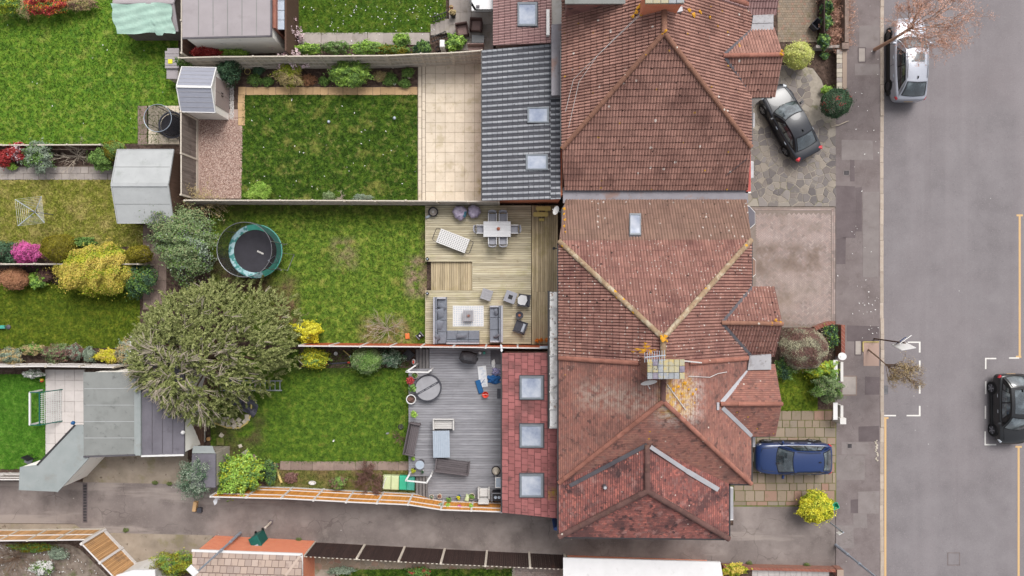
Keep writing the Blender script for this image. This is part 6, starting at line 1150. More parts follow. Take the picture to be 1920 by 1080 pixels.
# conifer: long feathery sprays, bare grey branch ends on the windward side
def conifer():
    rg = np.random.default_rng(77); zc = 4.0; c0 = P(405, 661, 1.9); e = E('conifer_tree', 'huge spreading olive green conifer with bare grey branches', 'tree', (c0.x, c0.y, 0)); k = (H-1.9)/H/S; a, b = 138*k, 124*k
    mb = MB(); mb.tube([(0, 0, 0), (.05, 0, 2.4), (.1, .1, 5.0)], [.34, .26, .08], 10); mb.build('trunk', 'bark', e, False)
    mb = MB(); gm = MB(); V = []; T = []; src = Vector((-a*.22, -b*.22, 0))
    OUT = [(262, 598), (300, 562), (350, 540), (400, 531), (440, 529), (482, 542), (520, 566), (546, 602), (556, 648), (538, 682), (500, 702), (492, 722), (468, 742), (438, 758), (422, 776), (398, 796), (368, 800), (338, 790), (310, 772), (285, 746), (252, 722), (241, 690), (246, 648)]
    oa = sorted((math.atan2(664-y, x-396), math.hypot(x-396, y-664)*k) for x, y in OUT); oa = [(oa[-1][0]-6.2832, oa[-1][1])]+oa+[(oa[0][0]+6.2832, oa[0][1])]; OA = np.array(oa)
    def dome(x, y):                    # lumpy, lopsided crown surface with gaps
        R = float(np.interp(math.atan2(y, x), OA[:, 0], OA[:, 1]))*.93; r = math.hypot(x, y)/R
        lump = math.sin(x*1.9+.5)*math.sin(y*1.7+1)+.6*math.sin(x*3.7+y*2.9)
        if r > 1+.07*rg.normal() or (lump < -1.0 and rg.random() < .8): return None
        return 1.3+3.9*math.sqrt(max(0, 1-r*r))*(1+.13*lump)
    for i in range(46):
        an = rg.uniform(0, 6.283); q = rg.uniform(.5, .9); x, y = a*q*math.cos(an), b*q*math.sin(an); z = dome(x, y)
        if z is None: continue
        st = Vector((0, 0, max(.8, z-2.2))); mb.tube([st, st.lerp(Vector((x, y, z)), .6)+Vector((0, 0, -.2)), Vector((x, y, z-.35))], [.06, .045, .015], 5)
    n = 0
    while n < 2300:
        x, y = rg.uniform(-a, a)*1.1, rg.uniform(-b, b)*1.1; z = dome(x, y)
        if z is None: continue
        n += 1; z -= .7*rg.random()**2; p = Vector((x, y, z)); od = (Vector((x, y, 0))-src); od = od.normalized() if od.length > .2 else Vector((0, 1, 0)); d = (od+Vector((0, 0, .35-.7*math.hypot(x/a, y/b)))+Vector(rg.normal(0, .6, 3))).normalized(); ln = rg.uniform(.3, .65)
        bare = (y-src.y < .35*a and rg.random() < .3 and rg.random() < 1.3-abs(math.hypot(x-src.x*1.6, y-src.y*1.8))/(a*1.0)) or rg.random() < .03
        if bare:
            for j in range(3): dj = (d+Vector(rg.normal(0, .2, 3))).normalized(); s0 = p+Vector((0, 0, .12)); gm.tube([s0, s0+dj*ln*.6+Vector((0, 0, .05)), s0+dj*ln*1.35], [.016, .013, .007], 4)
        m_ = 16 if bare else 32; tb = rg.random()*.4
        for _ in range(m_):
            t = rg.random(); s_ = p+d*ln*t; dd = (d*1.1+Vector(rg.normal(0, .7, 3))).normalized(); L = rg.uniform(.1, .22)*(1.1-.4*t); w = dd.cross(Vector(rg.normal(0, .5, 3))+Vector((0, 0, 1))).normalized()*rg.uniform(.026, .048)
            V += [s_-dd*L*.2, s_+w+dd*L*.3, s_+dd*L, s_-w+dd*L*.3]
        T += list((tb+rg.random(m_)*.55) % 1)
    mb.build('branches', 'bark', e, False); gm.build('bare_branches', 'bark_grey', e, False, kind='stuff')
    v = np.array([tuple(x) for x in V]); npmesh('crown', v, np.arange(len(v)).reshape(-1, 4), 'lf_conifer', None, T, e)
conifer()
# street trees
def street_tree(label, base, top, crown_px, zc, r, bark, bud, seed, n1=9, nb=2500, rt=.09):
    rg = random.Random(seed); b0 = P(*base, 0); e = E('street_tree', label, 'tree', b0); t0 = P(*top, zc*.72)-b0; c = P(*crown_px, zc)-b0; mb = MB()
    mb.tube([(0, 0, -.02), t0*.45+Vector((.03, -.02, .05)), t0], [rt, rt*.8, rt*.6], 8); mb.build('trunk', bark, e, False); mb = MB(); tips = []
    def grow(p, d, l, q, dep):
        a = p+d*l*.5+Vector((rg.uniform(-1, 1), rg.uniform(-1, 1), rg.uniform(-1, 1)))*l*.08; b = p+d*l+Vector((rg.uniform(-1, 1), rg.uniform(-1, 1), rg.uniform(-1, 1)))*l*.12; mb.tube([p, a, b], [q, q*.8, q*.55], 4)
        if dep < 2: tips.extend((a, b))
        if dep:
            for _ in range(3 if dep > 1 else 4):
                nd = (d+Vector((rg.uniform(-1, 1), rg.uniform(-1, 1), rg.uniform(-.8, .8)))*.8).normalized(); s_ = a.lerp(b, rg.random()); tgt = (c-s_)
                if tgt.length > r*.8: nd = (nd+tgt.normalized()*.35).normalized()
                grow(s_, nd, l*.66, q*.58, dep-1)
    for i in range(n1):
        an = 6.283*i/n1+rg.random(); tgt = c+Vector((math.cos(an), math.sin(an), rg.uniform(-.5, .7)))*r*.75; s_ = (t0*.8).lerp(t0, rg.random()); d = (tgt-s_); grow(s_, d.normalized(), min(d.length*.62, r*1.05), .028, 3)
    mb.build('branches', bark, e, False); cc = np.array([tuple(x) for x in tips]); r2 = np.random.default_rng(seed); v, f, t, m = leaf_cloud(cc, max(1, nb//len(cc)), np.full(len(cc), .1), .06, .03, np.array(c), r2, 0); npmesh('crown', v, f, bud, None, t, e)
street_tree('leaning bare street tree with pinkish twigs over silver car', (1640, 93), (1712, 50), (1748, 42), 4.8, 1.8, 'bark_pink', 'lf_bud', 5, 19, 11000, .11)
street_tree('young bare street tree in timber edged pit', (1628, 655), (1668, 690), (1700, 706), 3.4, .95, 'bark', 'lf_bud2', 9, 14, 2600, .05)
# loose weeds on hard ground
for i, (x, y) in enumerate([(290, 905), (318, 907), (236, 994), (1405, 1056), (1513, 1059), (560, 1012)]): V_('small weed tuft '+['beside the stained slab on apron', 'at apron edge under the grey tree', 'in crack by the concrete yard', 'at tarmac drive edge', 'against the low brick wall', 'beside the brick outbuilding wall'][i], x, y, 6, 4, .15, 'weed_green', 160, .07, .03, name='weed', cat='weed', stems=2)
# ------------------------------------------------------------------ cars
def car(label, L, W, Ht, body, px, py, heading, style, rim='rim', z0=-.1, roof_glass=None, trim_low=True):
    c = P(px, py, z0+.8); e = E('parked_car', label, 'car', (c.x, c.y, z0), heading); k = Ht/1.55; hw = W/2
    if style == 'suv': st = [(-.5, .70, .44, .74, .84), (-.487, .86, .34, .92, 1.0), (-.43, .97, .25, 1.0, 1.06), (-.3, 1, .22, .98, 1.05), (0, 1, .22, .95, 1.02), (.18, 1, .22, .94, 1.0), (.28, .99, .22, .93, 1.0), (.4, .95, .24, .86, .95), (.475, .84, .3, .74, .82), (.5, .66, .38, .58, .66)]; cab = (.215, .055, -.30, -.455, .98, .99)
    elif style == 'saloon': st = [(-.5, .72, .42, .70, .80), (-.487, .86, .34, .86, .96), (-.42, .96, .25, .93, 1.0), (-.3, 1, .22, .94, .99), (0, 1, .22, .92, .97), (.18, 1, .22, .90, .96), (.28, .99, .22, .88, .95), (.4, .95, .24, .80, .89), (.475, .84, .3, .68, .76), (.5, .66, .38, .54, .62)]; cab = (.20, .035, -.20, -.375, .94, .95)
    else: st = [(-.5, .74, .44, .78, .9), (-.485, .9, .34, .95, 1.02), (-.42, .98, .25, 1.0, 1.05), (-.3, 1, .22, .98, 1.03), (0, 1, .22, .95, 1.0), (.18, 1, .22, .93, .99), (.28, .99, .22, .91, .97), (.4, .95, .24, .84, .92), (.475, .82, .3, .72, .8), (.5, .64, .38, .58, .66)]; cab = (.235, .06, -.33, -.465, .97, .99)
    mb = MB(); rings = []
    for x, w, zl, zs, zt in st:
        h = hw*w; zl, zs, zt = zl*k, zs*k, zt*k; half = [(h*.86, zl), (h*.985, zl+.1), (h, (zl+zs)/2), (h*.985, zs-.03), (h*.9, zt-.035), (h*.5, zt+.0), (0, zt+.015)]
        rings.append([(x*L, y, z) for y, z in half]+[(x*L, -y, z) for y, z in half[::-1][1:]])
    n = len(rings[0]); mb.add([p for r in rings for p in r], [(i*n+j, (i+1)*n+j, (i+1)*n+j+1, i*n+j+1) for i in range(len(rings)-1) for j in range(n-1)]+[tuple(range(n)), tuple(range((len(rings)-1)*n, len(rings)*n))[::-1]]+[(i*n, i*n+n-1, (i+1)*n+n-1, (i+1)*n) for i in range(len(rings)-1)])
    bo = mb.build('body', body, e, False, True, sub=2)
    if trim_low:
        for s_ in (-1, 1): mb = MB(); mb.box((0, s_*(hw*.965), .2*k), (L*(.8 if style == 'suv' else .5), .12, .34 if style == 'suv' else .16), ch=.05); mb.build('sill', 'trim', e, False)
    xb, xf, xr, xq, zf, zr_ = cab; xb, xf, xr, xq = xb*L, xf*L, xr*L, xq*L; zf *= k; zr_ *= k; zt = Ht; wb, wr, wq, wr2 = hw*.86, hw*.66, hw*.80, hw*.62; cr = .05
    s2 = lambda u: 2*u-1
    fb = lambda u: Vector((xb+.20*(1-s2(u)**2), s2(u)*wb, zf)); ft = lambda u: Vector((xf+.10*(1-s2(u)**2), s2(u)*wr, zt-cr*s2(u)**2-.01)); rt = lambda u: Vector((xr-.06*(1-s2(u)**2), s2(u)*wr2, zt-.05-cr*s2(u)**2)); rb = lambda u: Vector((xq-.10*(1-s2(u)**2), s2(u)*wq, zr_))
    ws = lambda u, v: fb(u).lerp(ft(u), v)+Vector((.03, 0, .03))*math.sin(math.pi*v); rw = lambda u, v: rt(u).lerp(rb(u), v)+Vector((-.03, 0, .035))*math.sin(math.pi*v); rf = lambda u, v: ft(u).lerp(rt(u), v)+Vector((0, 0, .045*math.sin(math.pi*v)))
    def sd_(s_): return lambda u, v: (fb(s_).lerp(rb(s_), u)+Vector((0, (s_*2-1)*.05*math.sin(math.pi*u), 0))).lerp(rf(s_, u), v)+Vector((0, (s_*2-1)*.03, 0))*math.sin(math.pi*v)
    mb = MB(); mb.grid(ws, 10, 5); mb.grid(rw, 10, 5); mb.grid(rf, 10, 10); mb.grid(sd_(0), 10, 5); mb.grid(sd_(1), 10, 5); mb.build('cabin', body, e, False, True)
    def pane(fn, u0, u1, v0, v1, name, mat='car_glass', nu=10, nv=6, o=.012):
        def f(u, v):
            U, Vv = u0+(u1-u0)*u, v0+(v1-v0)*v; p = fn(U, Vv); a = fn(min(1, U+.02), Vv)-fn(max(0, U-.02), Vv); b = fn(U, min(1, Vv+.02))-fn(U, max(0, Vv-.02)); nn = a.cross(b).normalized(); out = p-Vector((-.1*L, 0, zf*.6))
            return p+nn*(o if nn.dot(out) > 0 else -o)
        mb = MB(); mb.grid(f, nu, nv); return mb.build(name, mat, e, False, True)
    pane(ws, .035, .965, -.02, .97, 'windscreen_surround', 'trim', o=.007); pane(rw, .05, .95, .04, .9, 'rear_surround', 'trim', o=.007)
    for s_ in (0, 1): pane(sd_(s_), .12, .93, .05, .9, 'window_surround', 'trim', o=.007)
    zb = lambda x: (np.interp(x/L, [q[0] for q in st], [q[4] for q in st])*k-.012)
    for s_ in (-1, 1): hm = MB(); hm.tube([Vector((x, s_*hw*(.78-.1*(x/L-.22)/.2), zb(x)-.008)) for x in (.23*L, .28*L, .33*L, .38*L, .42*L)], .011, 4); hm.build('bonnet_seam', 'trim', e, False)
    hm = MB(); hm.tube([Vector((.425*L+.05*L*(1-(y/.66)**2)*.5, y*hw, zb(.425*L+.05*L*(1-(y/.66)**2)*.5)-.005)) for y in (-.66, -.4, 0, .4, .66)], .011, 4); hm.build('bonnet_seam', 'trim', e, False)
    pane(ws, .07, .93, .06, .93, 'windscreen'); pane(rw, .09, .91, .08, .86, 'rear_window')
    for s_ in (0, 1):
        pane(sd_(s_), .16, .47, .1, .86, 'side_window'); pane(sd_(s_), .5, .76, .1, .84, 'side_window'); pane(sd_(s_), .78, .9, .14, .74, 'side_window'); y = s_*2-1
        hm = MB(); hm.box((xb-.22, y*(hw+.07), zf-.02), (.12, .2, .13), ch=.03, M=Matrix.Rotation(-y*.2, 4, 'Z')); hm.build('door_mirror', body, e, False)
        for x in (.02*L, -.2*L): hm = MB(); hm.box((x, y*(hw*.985), .80*k), (.2, .05, .03), ch=.01); hm.build('door_handle', 'metal_light' if body != 'car_black' else 'rim', e, False)
        hm = MB(); hm.box((-.447*L, y*hw*.70, .78*k), (.2, .42, .16), ch=.05, M=Matrix.Rotation(y*.55, 4, 'Z')); hm.build('tail_light', 'tail_red', e, False); hm = MB(); hm.box((.425*L, y*hw*.70, .62*k), (.22, .34, .16), ch=.05, M=Matrix.Rotation(-y*.6, 4, 'Z')); hm.build('headlight', 'head_lamp', e, False)
        for x in (-.29*L, .305*L):
            am = MB(); am.cyl((x, y*(hw-.2), .345), .385, .205, 24, ax=(0, y, 0)); am.build('wheel_arch', 'trim', e, False)
            we = MB(); we.cyl((x, y*(hw-.19), .335), .335, .215, 28, ax=(0, y, 0)); we.lathe((0, 0, 0), [(.001, -9), (.001, -9)], 3); wo = we.build('wheel', 'tyre', e, False)
            rm = MB(); rm.cyl((x, y*(hw+.02), .335), .235, .014, 24, ax=(0, y, 0)); rm.build('rim', 'rim_dark', wo, False)
            rm = MB()
            for q in range(5): an = 1.2566*q+.3; dd = Vector((math.cos(an), 0, math.sin(an))); b0 = Vector((x, y*(hw+.038), .335)); rm.beam(b0+dd*.02, b0+dd*.22, .06, .02, up=Vector((0, 1, 0)))
            rm.build('spokes', rim, wo, False)
    if roof_glass: pane(rf, *roof_glass, 'sunroof', 'car_glass', 6, 6, .01)
    hm = MB(); hm.box((xr+.16, 0, zt-.03), (.16, .05, .09), ch=.02, tp=.7); hm.build('roof_antenna', 'trim', e, False); hm = MB(); hm.box((-.497*L, 0, .62*k), (.03, .5, .11)); hm.build('number_plate', 'paint_yellow', e, False); hm = MB(); hm.box((.497*L, 0, .36*k), (.03, .5, .11)); hm.build('number_plate', 'white_pvc', e, False)
    hm = MB(); hm.box((.488*L, 0, .45*k), (.05, W*.5, .16), ch=.02); hm.build('grille', 'trim', e, False)
    for y in (-1, 1): hm = MB(); hm.tube([Vector((xb+.22, y*.05+.1, zf+.03)), Vector((xb-.02, y*.3+.25, zf+.1))], .012, 4); hm.build('wiper', 'trim', e, False)
    if style == 'suv':
        for y in (0.04, .96): hm = MB(); hm.tube([rf(y, .08)+Vector((0, 0, .03)), rf(y, .5)+Vector((0, 0, .05)), rf(y, .92)+Vector((0, 0, .03))], .018, 5); hm.build('roof_rail', 'trim' if body != 'car_silver' else 'rim', e, False)
    hm = MB()
    for x in (.19*L, -.065*L, -.27*L):
        for y in (-1, 1): hm.box((x, y*(hw+.0), .3*k), (.012, .02, .55*k))
    hm.build('door_seams', 'trim', e, False)
    return e
car('silver coupe SUV parked at the kerb under bare tree', 4.85, 1.92, 1.62, 'car_silver', 1705, 111, math.pi/2, 'suv', 'rim_dark', -.1, (.2, .8, .14, .42))
car('dark saloon parked at an angle on crazy paving', 4.55, 1.82, 1.44, 'car_navy', 1484, 228, math.atan2(126, -70), 'saloon', 'rim', 0.02)
car('metallic blue SUV parked on the slab driveway', 4.35, 1.82, 1.62, 'car_blue', 1488, 860, math.pi, 'suv', 'rim', 0.03)
car('black hatchback parked at right edge of road', 4.1, 1.78, 1.5, 'car_black', 1900, 768, -math.pi/2+.02, 'hatch', 'rim', -.1, (.14, .86, .12, .9))
# ------------------------------------------------------------------ street furniture
def lamp_post(label, base, top, z, arm=None, head=None, dxy=(0, 0)):
    b = P(*base, 0); e = E('street_lamp', label, 'street lamp', b); t = Vector((dxy[0], dxy[1], z)); mb = MB(); mb.tube([(0, 0, 0), (0, 0, 1.4)], .085, 12); mb.build('base_column', 'lamp_grey', e, False); mb = MB(); mb.tube([(0, 0, 1.4), (0, 0, z*.62), t*.98], [.06, .055, .045], 10); mb.build('column', 'lamp_grey', e, False)
    mb = MB(); mb.cyl((0, 0, z*.45), .085, .12, 10); mb.build('bracket', 'lamp_grey', e, False); h = MB(); hd = Vector(head or (.3, 0, 0)); h.box(t+hd*.55+Vector((0, 0, -.02)), (.34, .55, .12), math.atan2(hd.y, hd.x)-math.pi/2, ch=.04); h.build('lamp_head', 'white_pvc', e, False)
    return e
lamp_post('grey street lamp standing beside the green wheelie bin', (451, 999), None, 5.4, head=(-.25, .25, 0)); lamp_post('blue grey street lamp at the drive corner', (1567, 1022), None, 5.6, head=(.4, 0, 0))
e = E('parking_sign', 'thin grey post with small white sign by yellow shrub', 'sign', P(1547, 973, 0)); mb = MB(); mb.tube([(0, 0, 0), (0, 0, 2.1)], .035, 8); mb.build('post', 'lamp_grey', e, False); mb = MB(); mb.box((-.08, -.08, 1.75), (.32, .025, .32), .5); mb.build('sign_plate', 'white_pvc', e, False)
e = E('estate_agent_board', 'white and blue for sale board on tall post', 'sign', P(1639, 635, 0)); mb = MB(); mb.box((0, 0, 0), (.07, .07, 3.0)); mb.build('post', 'fence_brown', e, False)
for i, (rz, m) in enumerate(((.62, 'white_pvc'), (.18, 'white_pvc'))):
    Mx = Matrix.Rotation(rz, 4, 'Z') @ Matrix.Rotation(.25 if i else -.25, 4, 'X'); mb = MB(); mb.box((.3, -.02-.1*i, 1.85), (.8, .03, .95), M=Mx); pn = mb.build('board', m, e, False); mb = MB(); mb.box(Vector((.3, -.02-.1*i, 1.85))+Mx @ Vector((0, .02 if not i else -.02, .3)), (.62, .012, .3), M=Mx); mb.build('print', 'blue_label', pn, False)
e = E('wheelie_bin', 'green wheelie bin in front of the orange brick wall', 'wheelie bin', P(492, 1004, 0), .45); mb = MB(); mb.box((0, 0, .06), (.5, .62, .98), ch=.03, tp=1.0); mb.build('bin_body', 'green_bin', e, False); mb = MB(); mb.box((0, -.02, 1.04), (.56, .72, .08), ch=.04); ld = mb.build('lid', 'green_bin', e, False); mb = MB(); mb.box((0, -.2, 1.12), (.24, .16, .006)); mb.build('sticker', 'metal_light', ld, False)
for s_ in (-1, 1): mb = MB(); mb.cyl((s_*.2, .33, .1), .1, .05, 14, ax=(s_, 0, 0)); mb.build('wheel', 'tyre', e, False)
e = E('recycling_box', 'green recycling box tipped beside the yellow shrub', 'box', P(1562, 946, .1), -.35); mb = MB(); mb.lathe((0, 0, 0), [(.16, 0), (.24, .3), (.26, .31), (.23, .31), (.15, .03), (.0, .03)], 4); mb.build('tub', 'green_box', e, False); mb = MB(); mb.tube([(.1, -.1, .33), (.2, 0, .36), (.12, .12, .33)], .02, 5); mb.build('handle', 'green_box', e, False)
e = E('front_bin', 'dark open bin by the block paved front drive', 'bin', P(1525, 51, 0)); mb = MB(); mb.lathe((0, 0, 0), [(.28, 0), (.36, .55), (.33, .55), (.26, .06), (0, .06)], 4); mb.build('tub', 'fabric_dark', e, False)
e = E('door_step_bench', 'small cardboard box beside a dark crate in alley', 'box', P(369, 948, 0)); mb = MB(); mb.box((-.03, 0, 0), (.2, .56, .25), -.15, ch=.01); mb.build('carton', 'cardboard', e, False); mb = MB(); mb.box((.22, -.22, 0), (.25, .28, .18)); mb.build('crate', 'fabric_dark', e, False); e.name = 'cardboard_box'
e = E('wooden_post', 'short timber stump post leaning in the alley', 'post', P(508, 979, 0)); mb = MB(); mb.tube([(0, 0, 0), (-.05, -.04, .75)], .06, 8); mb.build('post', 'post', e, False); mb = MB(); mb.box((0, 0, 0), (.28, .28, .02)); mb.build('base_plate', 'patch_dark', e, False)
def bird(label, px, py, z, rot, sc=1):
    e = E('gull_shape', label, 'bird', P(px, py, z), rot); e.scale = (sc,)*3; mb = MB(); prof = [(.0, -.2), (.035, -.14), (.06, -.02), (.055, .08), (.035, .14), (.04, .18), (.02, .22), (.0, .25)]; n = 8
    vs = [(y, r*math.cos(6.283*i/n), r*math.sin(6.283*i/n)) for r, y in prof for i in range(n)]
    for sx in (1, -1):
        o = len(vs); vs += [(.08, sx*.03, .02), (.14, sx*.22, .05), (-.02, sx*.42, .03), (-.1, sx*.25, .03), (-.06, sx*.03, .02)]
    mb.add(vs, [(k*n+i, k*n+(i+1) % n, (k+1)*n+(i+1) % n, (k+1)*n+i) for k in range(7) for i in range(n)]+[(56+8, 56+9, 56+10, 56+11, 56+12), (56+13, 56+14, 56+15, 56+16, 56+17)][:2]); mb.build('body', 'bird_white', e, False, True)
bird('white gull flying low over the alley', 407, 934, 1.2, 2.8)
# ------------------------------------------------------------------ garden things
def trampoline(label, px, py, r, hz, net_h, pad, lean, name='trampoline', z0=.0):
    c = P(px, py, hz); e = E(name, label, 'trampoline', (c.x, c.y, z0)); n = 40
    mb = MB(); mb.lathe((0, 0, hz), [(0, 0), (r*.5, -.01), (r*.8, 0)], n); mb.build('jump_mat', 'mat_black', e, False)
    if pad:
        for k, m in ((0, pad[0]), (1, pad[1])):
            mb = MB(); f = lambda u, v: ((r*.8+r*.21*v)*math.cos(k*math.pi+1.9+u*math.pi), (r*.8+r*.21*v)*math.sin(k*math.pi+1.9+u*math.pi), hz+.03+.02*math.sin(v*math.pi)); mb.grid(f, 24, 3); mb.build('safety_pad', m, e, False, True)
    else: mb = MB(); mb.lathe((0, 0, hz), [(r*.84, .0), (r*.92, .02), (r, 0)], n); mb.build('safety_pad', 'fabric_dark', e, False)
    mb = MB(); mb.tube([(r*math.cos(6.283*i/32), r*math.sin(6.283*i/32), hz-.03) for i in range(32)], .025, 5, closed=True); mb.build('frame', 'metal_grey', e, False)
    for i in range(6 if r > 1 else 4):
        a = 6.283*i/(6 if r > 1 else 4)+.3; q = Vector((r*math.cos(a), r*math.sin(a), 0)); mb = MB(); mb.tube([q*1.0, q+Vector((0, 0, hz+net_h))], .02, 6); mb.build('net_pole', 'metal_grey', e, False); mb = MB(); mb.tube([q*.85+Vector((0, 0, .02)), q*1.06+Vector((0, 0, .02))], .022, 5); mb.build('foot', 'metal_grey', e, False)
    mb = MB(); mb.lathe((0, 0, hz+.03), [(r*.985, 0), (r*.97, net_h*.5), (r*.985, net_h)], n); mb.build('safety_net', 'net', e, False); mb = MB(); mb.tube([(r*.985*math.cos(6.283*i/40), r*.985*math.sin(6.283*i/40), hz+net_h) for i in range(40)], .018, 5, closed=True); mb.build('net_hoop', 'metal_light' if r < 1 else 'metal_grey', e, False)
    return e
t1 = trampoline('large round trampoline with teal pad and black net', 479, 471, 1.53, .85, 1.55, ('teal_worn', 'teal_plastic'), 0)
cu = bpy.data.curves.new('lettering', 'FONT'); cu.body = 'BOUNCE'[:0]+'~~~~'
mb = MB()       # the worn, unreadable white maker's lettering on the mat, as eight short strokes
for i in range(8): mb.box((.13+i*.05*.9, -.0-i*.05*.42, .862), (.036, .09 if i % 3 else .11, .004), -.44)
mb.build('lettering', 'paint_white', t1, False)
bpy.data.curves.remove(cu)
mb = MB(); mb.tube([(1.45, -.1, .9), (1.95, -.15, .05), (1.55, -1.1, .05), (1.2, -.95, .85)], .022, 5); mb.build('ladder', 'metal_grey', t1, False); mb = MB(); mb.tube([(.75, -.55, .9), (1.15, -.25, .93), (1.3, -.6, .93), (.95, -.7, .9), (.75, -.55, .9)], .015, 5); mb.build('net_door', 'metal_light', t1, False)
trampoline('small netted trampoline on slabs by the fence', 322, 234, .78, .3, 1.5, None, 0)
e = E('rotary_clothes_line', 'square rotary washing line on the dry lawn', 'clothes line', P(57, 396, 1.8).xy.to_3d(), .28); mb = MB(); mb.tube([(0, 0, 0), (0, 0, 1.9)], .028, 8); mb.build('pole', 'metal_grey', e, False); cs = [Vector((math.cos(a), math.sin(a), 0))*1.05+Vector((0, 0, 1.85)) for a in (.62, 2.19, 3.76, 5.33)]
for q in cs: mb = MB(); mb.tube([(0, 0, 1.45), q], .018, 6); mb.build('arm', 'metal_light', e, False)
for k in range(7):
    f = .35+k*.108; mb = MB(); mb.tube([Vector((q.x*f, q.y*f, 1.45+.4*f)) for q in cs], .009, 4, closed=True); mb.build('line', 'white_pvc', e, False)
e = E('football_goal', 'white framed football goal with net on slab patio', 'goal', P(70, 762, 0)); g0, g1, b0, b1 = P(56, 797, 1.0), P(56, 736, 1.0), P(118, 789, 0), P(118, 730, 0); o_ = e.location
f0, f1 = Vector((g0.x, g0.y, 0)), Vector((g1.x, g1.y, 0)); mb = MB()
for a, b in ((f0, g0), (f1, g1), (g0, g1)): mb.beam(a, b, .08, .08)
mb.build('goal_frame', 'white_pvc', e); mb = MB()
r0, r1 = g0+Vector((.55, 0, 0)), g1+Vector((.55, 0, 0))
for a, b in ((g0, r0), (g1, r1), (r0, b0), (r1, b1), (b0, b1), (f0, b0), (f1, b1), (r0, r1)): mb.beam(a, b, .05, .05)
mb.build('rear_frame', 'green_bin', e); mb = MB()
for i in range(17): t = i/16; mb.tube([r0.lerp(r1, t), b0.lerp(b1, t)], .012, 3)
for i in range(11): t = i/10; mb.tube([r0.lerp(b0, t), r1.lerp(b1, t)], .012, 3)
mb.build('net', 'goal_net', e, kind='stuff')
e = E('toy_ball', 'small yellow and green ball on goal lawn', 'ball', P(78, 713, .12)); 
for k, m in enumerate(('ball_a', 'ball_b', 'ball_c')): mb = MB(); mb.grid(lambda u, v: (.12*math.sin(math.pi*v)*math.cos(2.094*(k+u)), .12*math.sin(math.pi*v)*math.sin(2.094*(k+u)), .12*math.cos(math.pi*v)), 6, 10); mb.build('panel', m, e, False, True)
mb = MB(); mb.lathe((0, 0, 0), [(0, -.11), (.08, -.08), (.11, 0), (.08, .08), (0, .11)], 14); e = E('toy_ball', 'small blue ball by the garage edge', 'ball', P(137, 793, 2.6)); mb.build('shell', 'blue_plastic', e, False, True)
e = E('folding_seat', 'black framed folding seat beside the angled garage', 'seat', P(64, 860, 0), -.5); mb = MB(); mb.box((0, 0, .4), (.4, .4, .04)); mb.build('seat', 'metal_grey', e, False); mb = MB(); mb.box((0, .24, .44), (.42, .05, .5)); mb.build('back', 'plastic_black', e, False)
for x in (-.18, .18):
    for y in (-.18, .18): mb = MB(); mb.box((x, y, 0), (.03, .03, .4)); mb.build('leg', 'plastic_black', e, False)
e = E('hose_reel', 'green toy tractor at the frame edge on olive lawn', 'toy', P(8, 613, 0)); mb = MB(); mb.box((-.1, 0, .1), (.5, .2, .12), ch=.03); mb.build('body', 'teal_plastic', e, False); mb = MB(); mb.lathe((.3, 0, .0), [(0, .0), (.13, .02), (.14, .1), (.05, .14), (0, .14)], 12); mb.build('wheel', 'lead_dark', e, False); e.name = 'garden_toy'; e['label'] = 'small green garden toy at frame edge on olive lawn'
e = E('ladder', 'aluminium ladder lying on lawn under the conifer', 'ladder', P(500, 723, .06)); 
for y in (-.28, .28): mb = MB(); mb.box((-.9, y, -.04), (3.6, .06, .07)); mb.build('stile', 'aluminium', e, False)
for i in range(13): mb = MB(); mb.box((.78-i*.29, 0, -.02), (.05, .54, .035)); mb.build('rung', 'aluminium', e, False)
e = E('garden_pond', 'unfinished pond with black liner and stone edge', 'pond', P(440, 770, 0)); mb = MB()
def lin(u, v): a = 2.6+u*3.4; r = .2+v*.95; return (.25+r*math.cos(a-3.3)*1.0, .12+r*math.sin(a-3.3)*.8+.1, .1+.1*math.sin(u*19)*v+.05*math.sin(u*31+v*8))
mb.grid(lin, 40, 8); mb.build('liner', 'liner', e, False, True)
for i, (x, y) in enumerate([(-1.0, -.55), (-.7, -.7), (-.35, -.8), (0, -.88), (.3, -.8), (.6, -.62), (.75, -.4), (-.5, -.5), (-.1, -.62), (.25, -.55)]): mb = MB(); mb.box((x, y, 0), (random.uniform(.25, .42), random.uniform(.18, .3), random.uniform(.05, .14)), random.random()*3, ch=.03); mb.build('stone', 'stone', e, False)
mb = MB(); mb.tube([(-1.2, -.7, .05), (-.4, -.98, .05), (.3, -1.0, .05), (.75, -.7, .05), (.98, -.2, .05), (1.0, .5, .05)], .05, 6); mb.build('log_edge', 'yellow_wood', e, False)
def lump(name, label, px, py, r, h, mat, cat, z=0, ch=.03, rot=0, sy=1.0): mb = MB(); e = E(name, label, cat, P(px, py, z), rot); mb.box((0, 0, 0), (r*2, r*2*sy, h), ch=ch); mb.build('block', mat, e, False); return e
e = E('cut_log', 'fresh cut round log end by the brown screen', 'log', P(393, 822, 0)); mb = MB(); mb.cyl((0, 0, 0), .13, .16, 14); mb.build('bark', 'bark', e, False); mb = MB(); mb.cyl((0, 0, .16), .115, .006, 14); mb.build('cut_face', 'log', e, False)
lump('paving_block', 'square mossy slab stack beside pent shed', 415, 827, .22, .18, 'joint_moss', 'slab'); lump('stepping_stone', 'rounded stepping stone nearest the leafy shrub', 462, 851, .22, .05, 'slab_grey', 'stone', 0, .02, .6); lump('stepping_stone', 'tilted stepping stone touching the leafy shrub', 475, 858, .17, .05, 'slab_brown', 'stone', 0, .02, .4); lump('garden_rock', 'pale rock on the bare earth by pent shed', 451, 836, .1, .1, 'stone', 'rock', 0, .04, .4); lump('garden_rock', 'tan rock behind the mossy slab stack', 416, 816, .12, .12, 'stone', 'rock', 0, .05, 1)
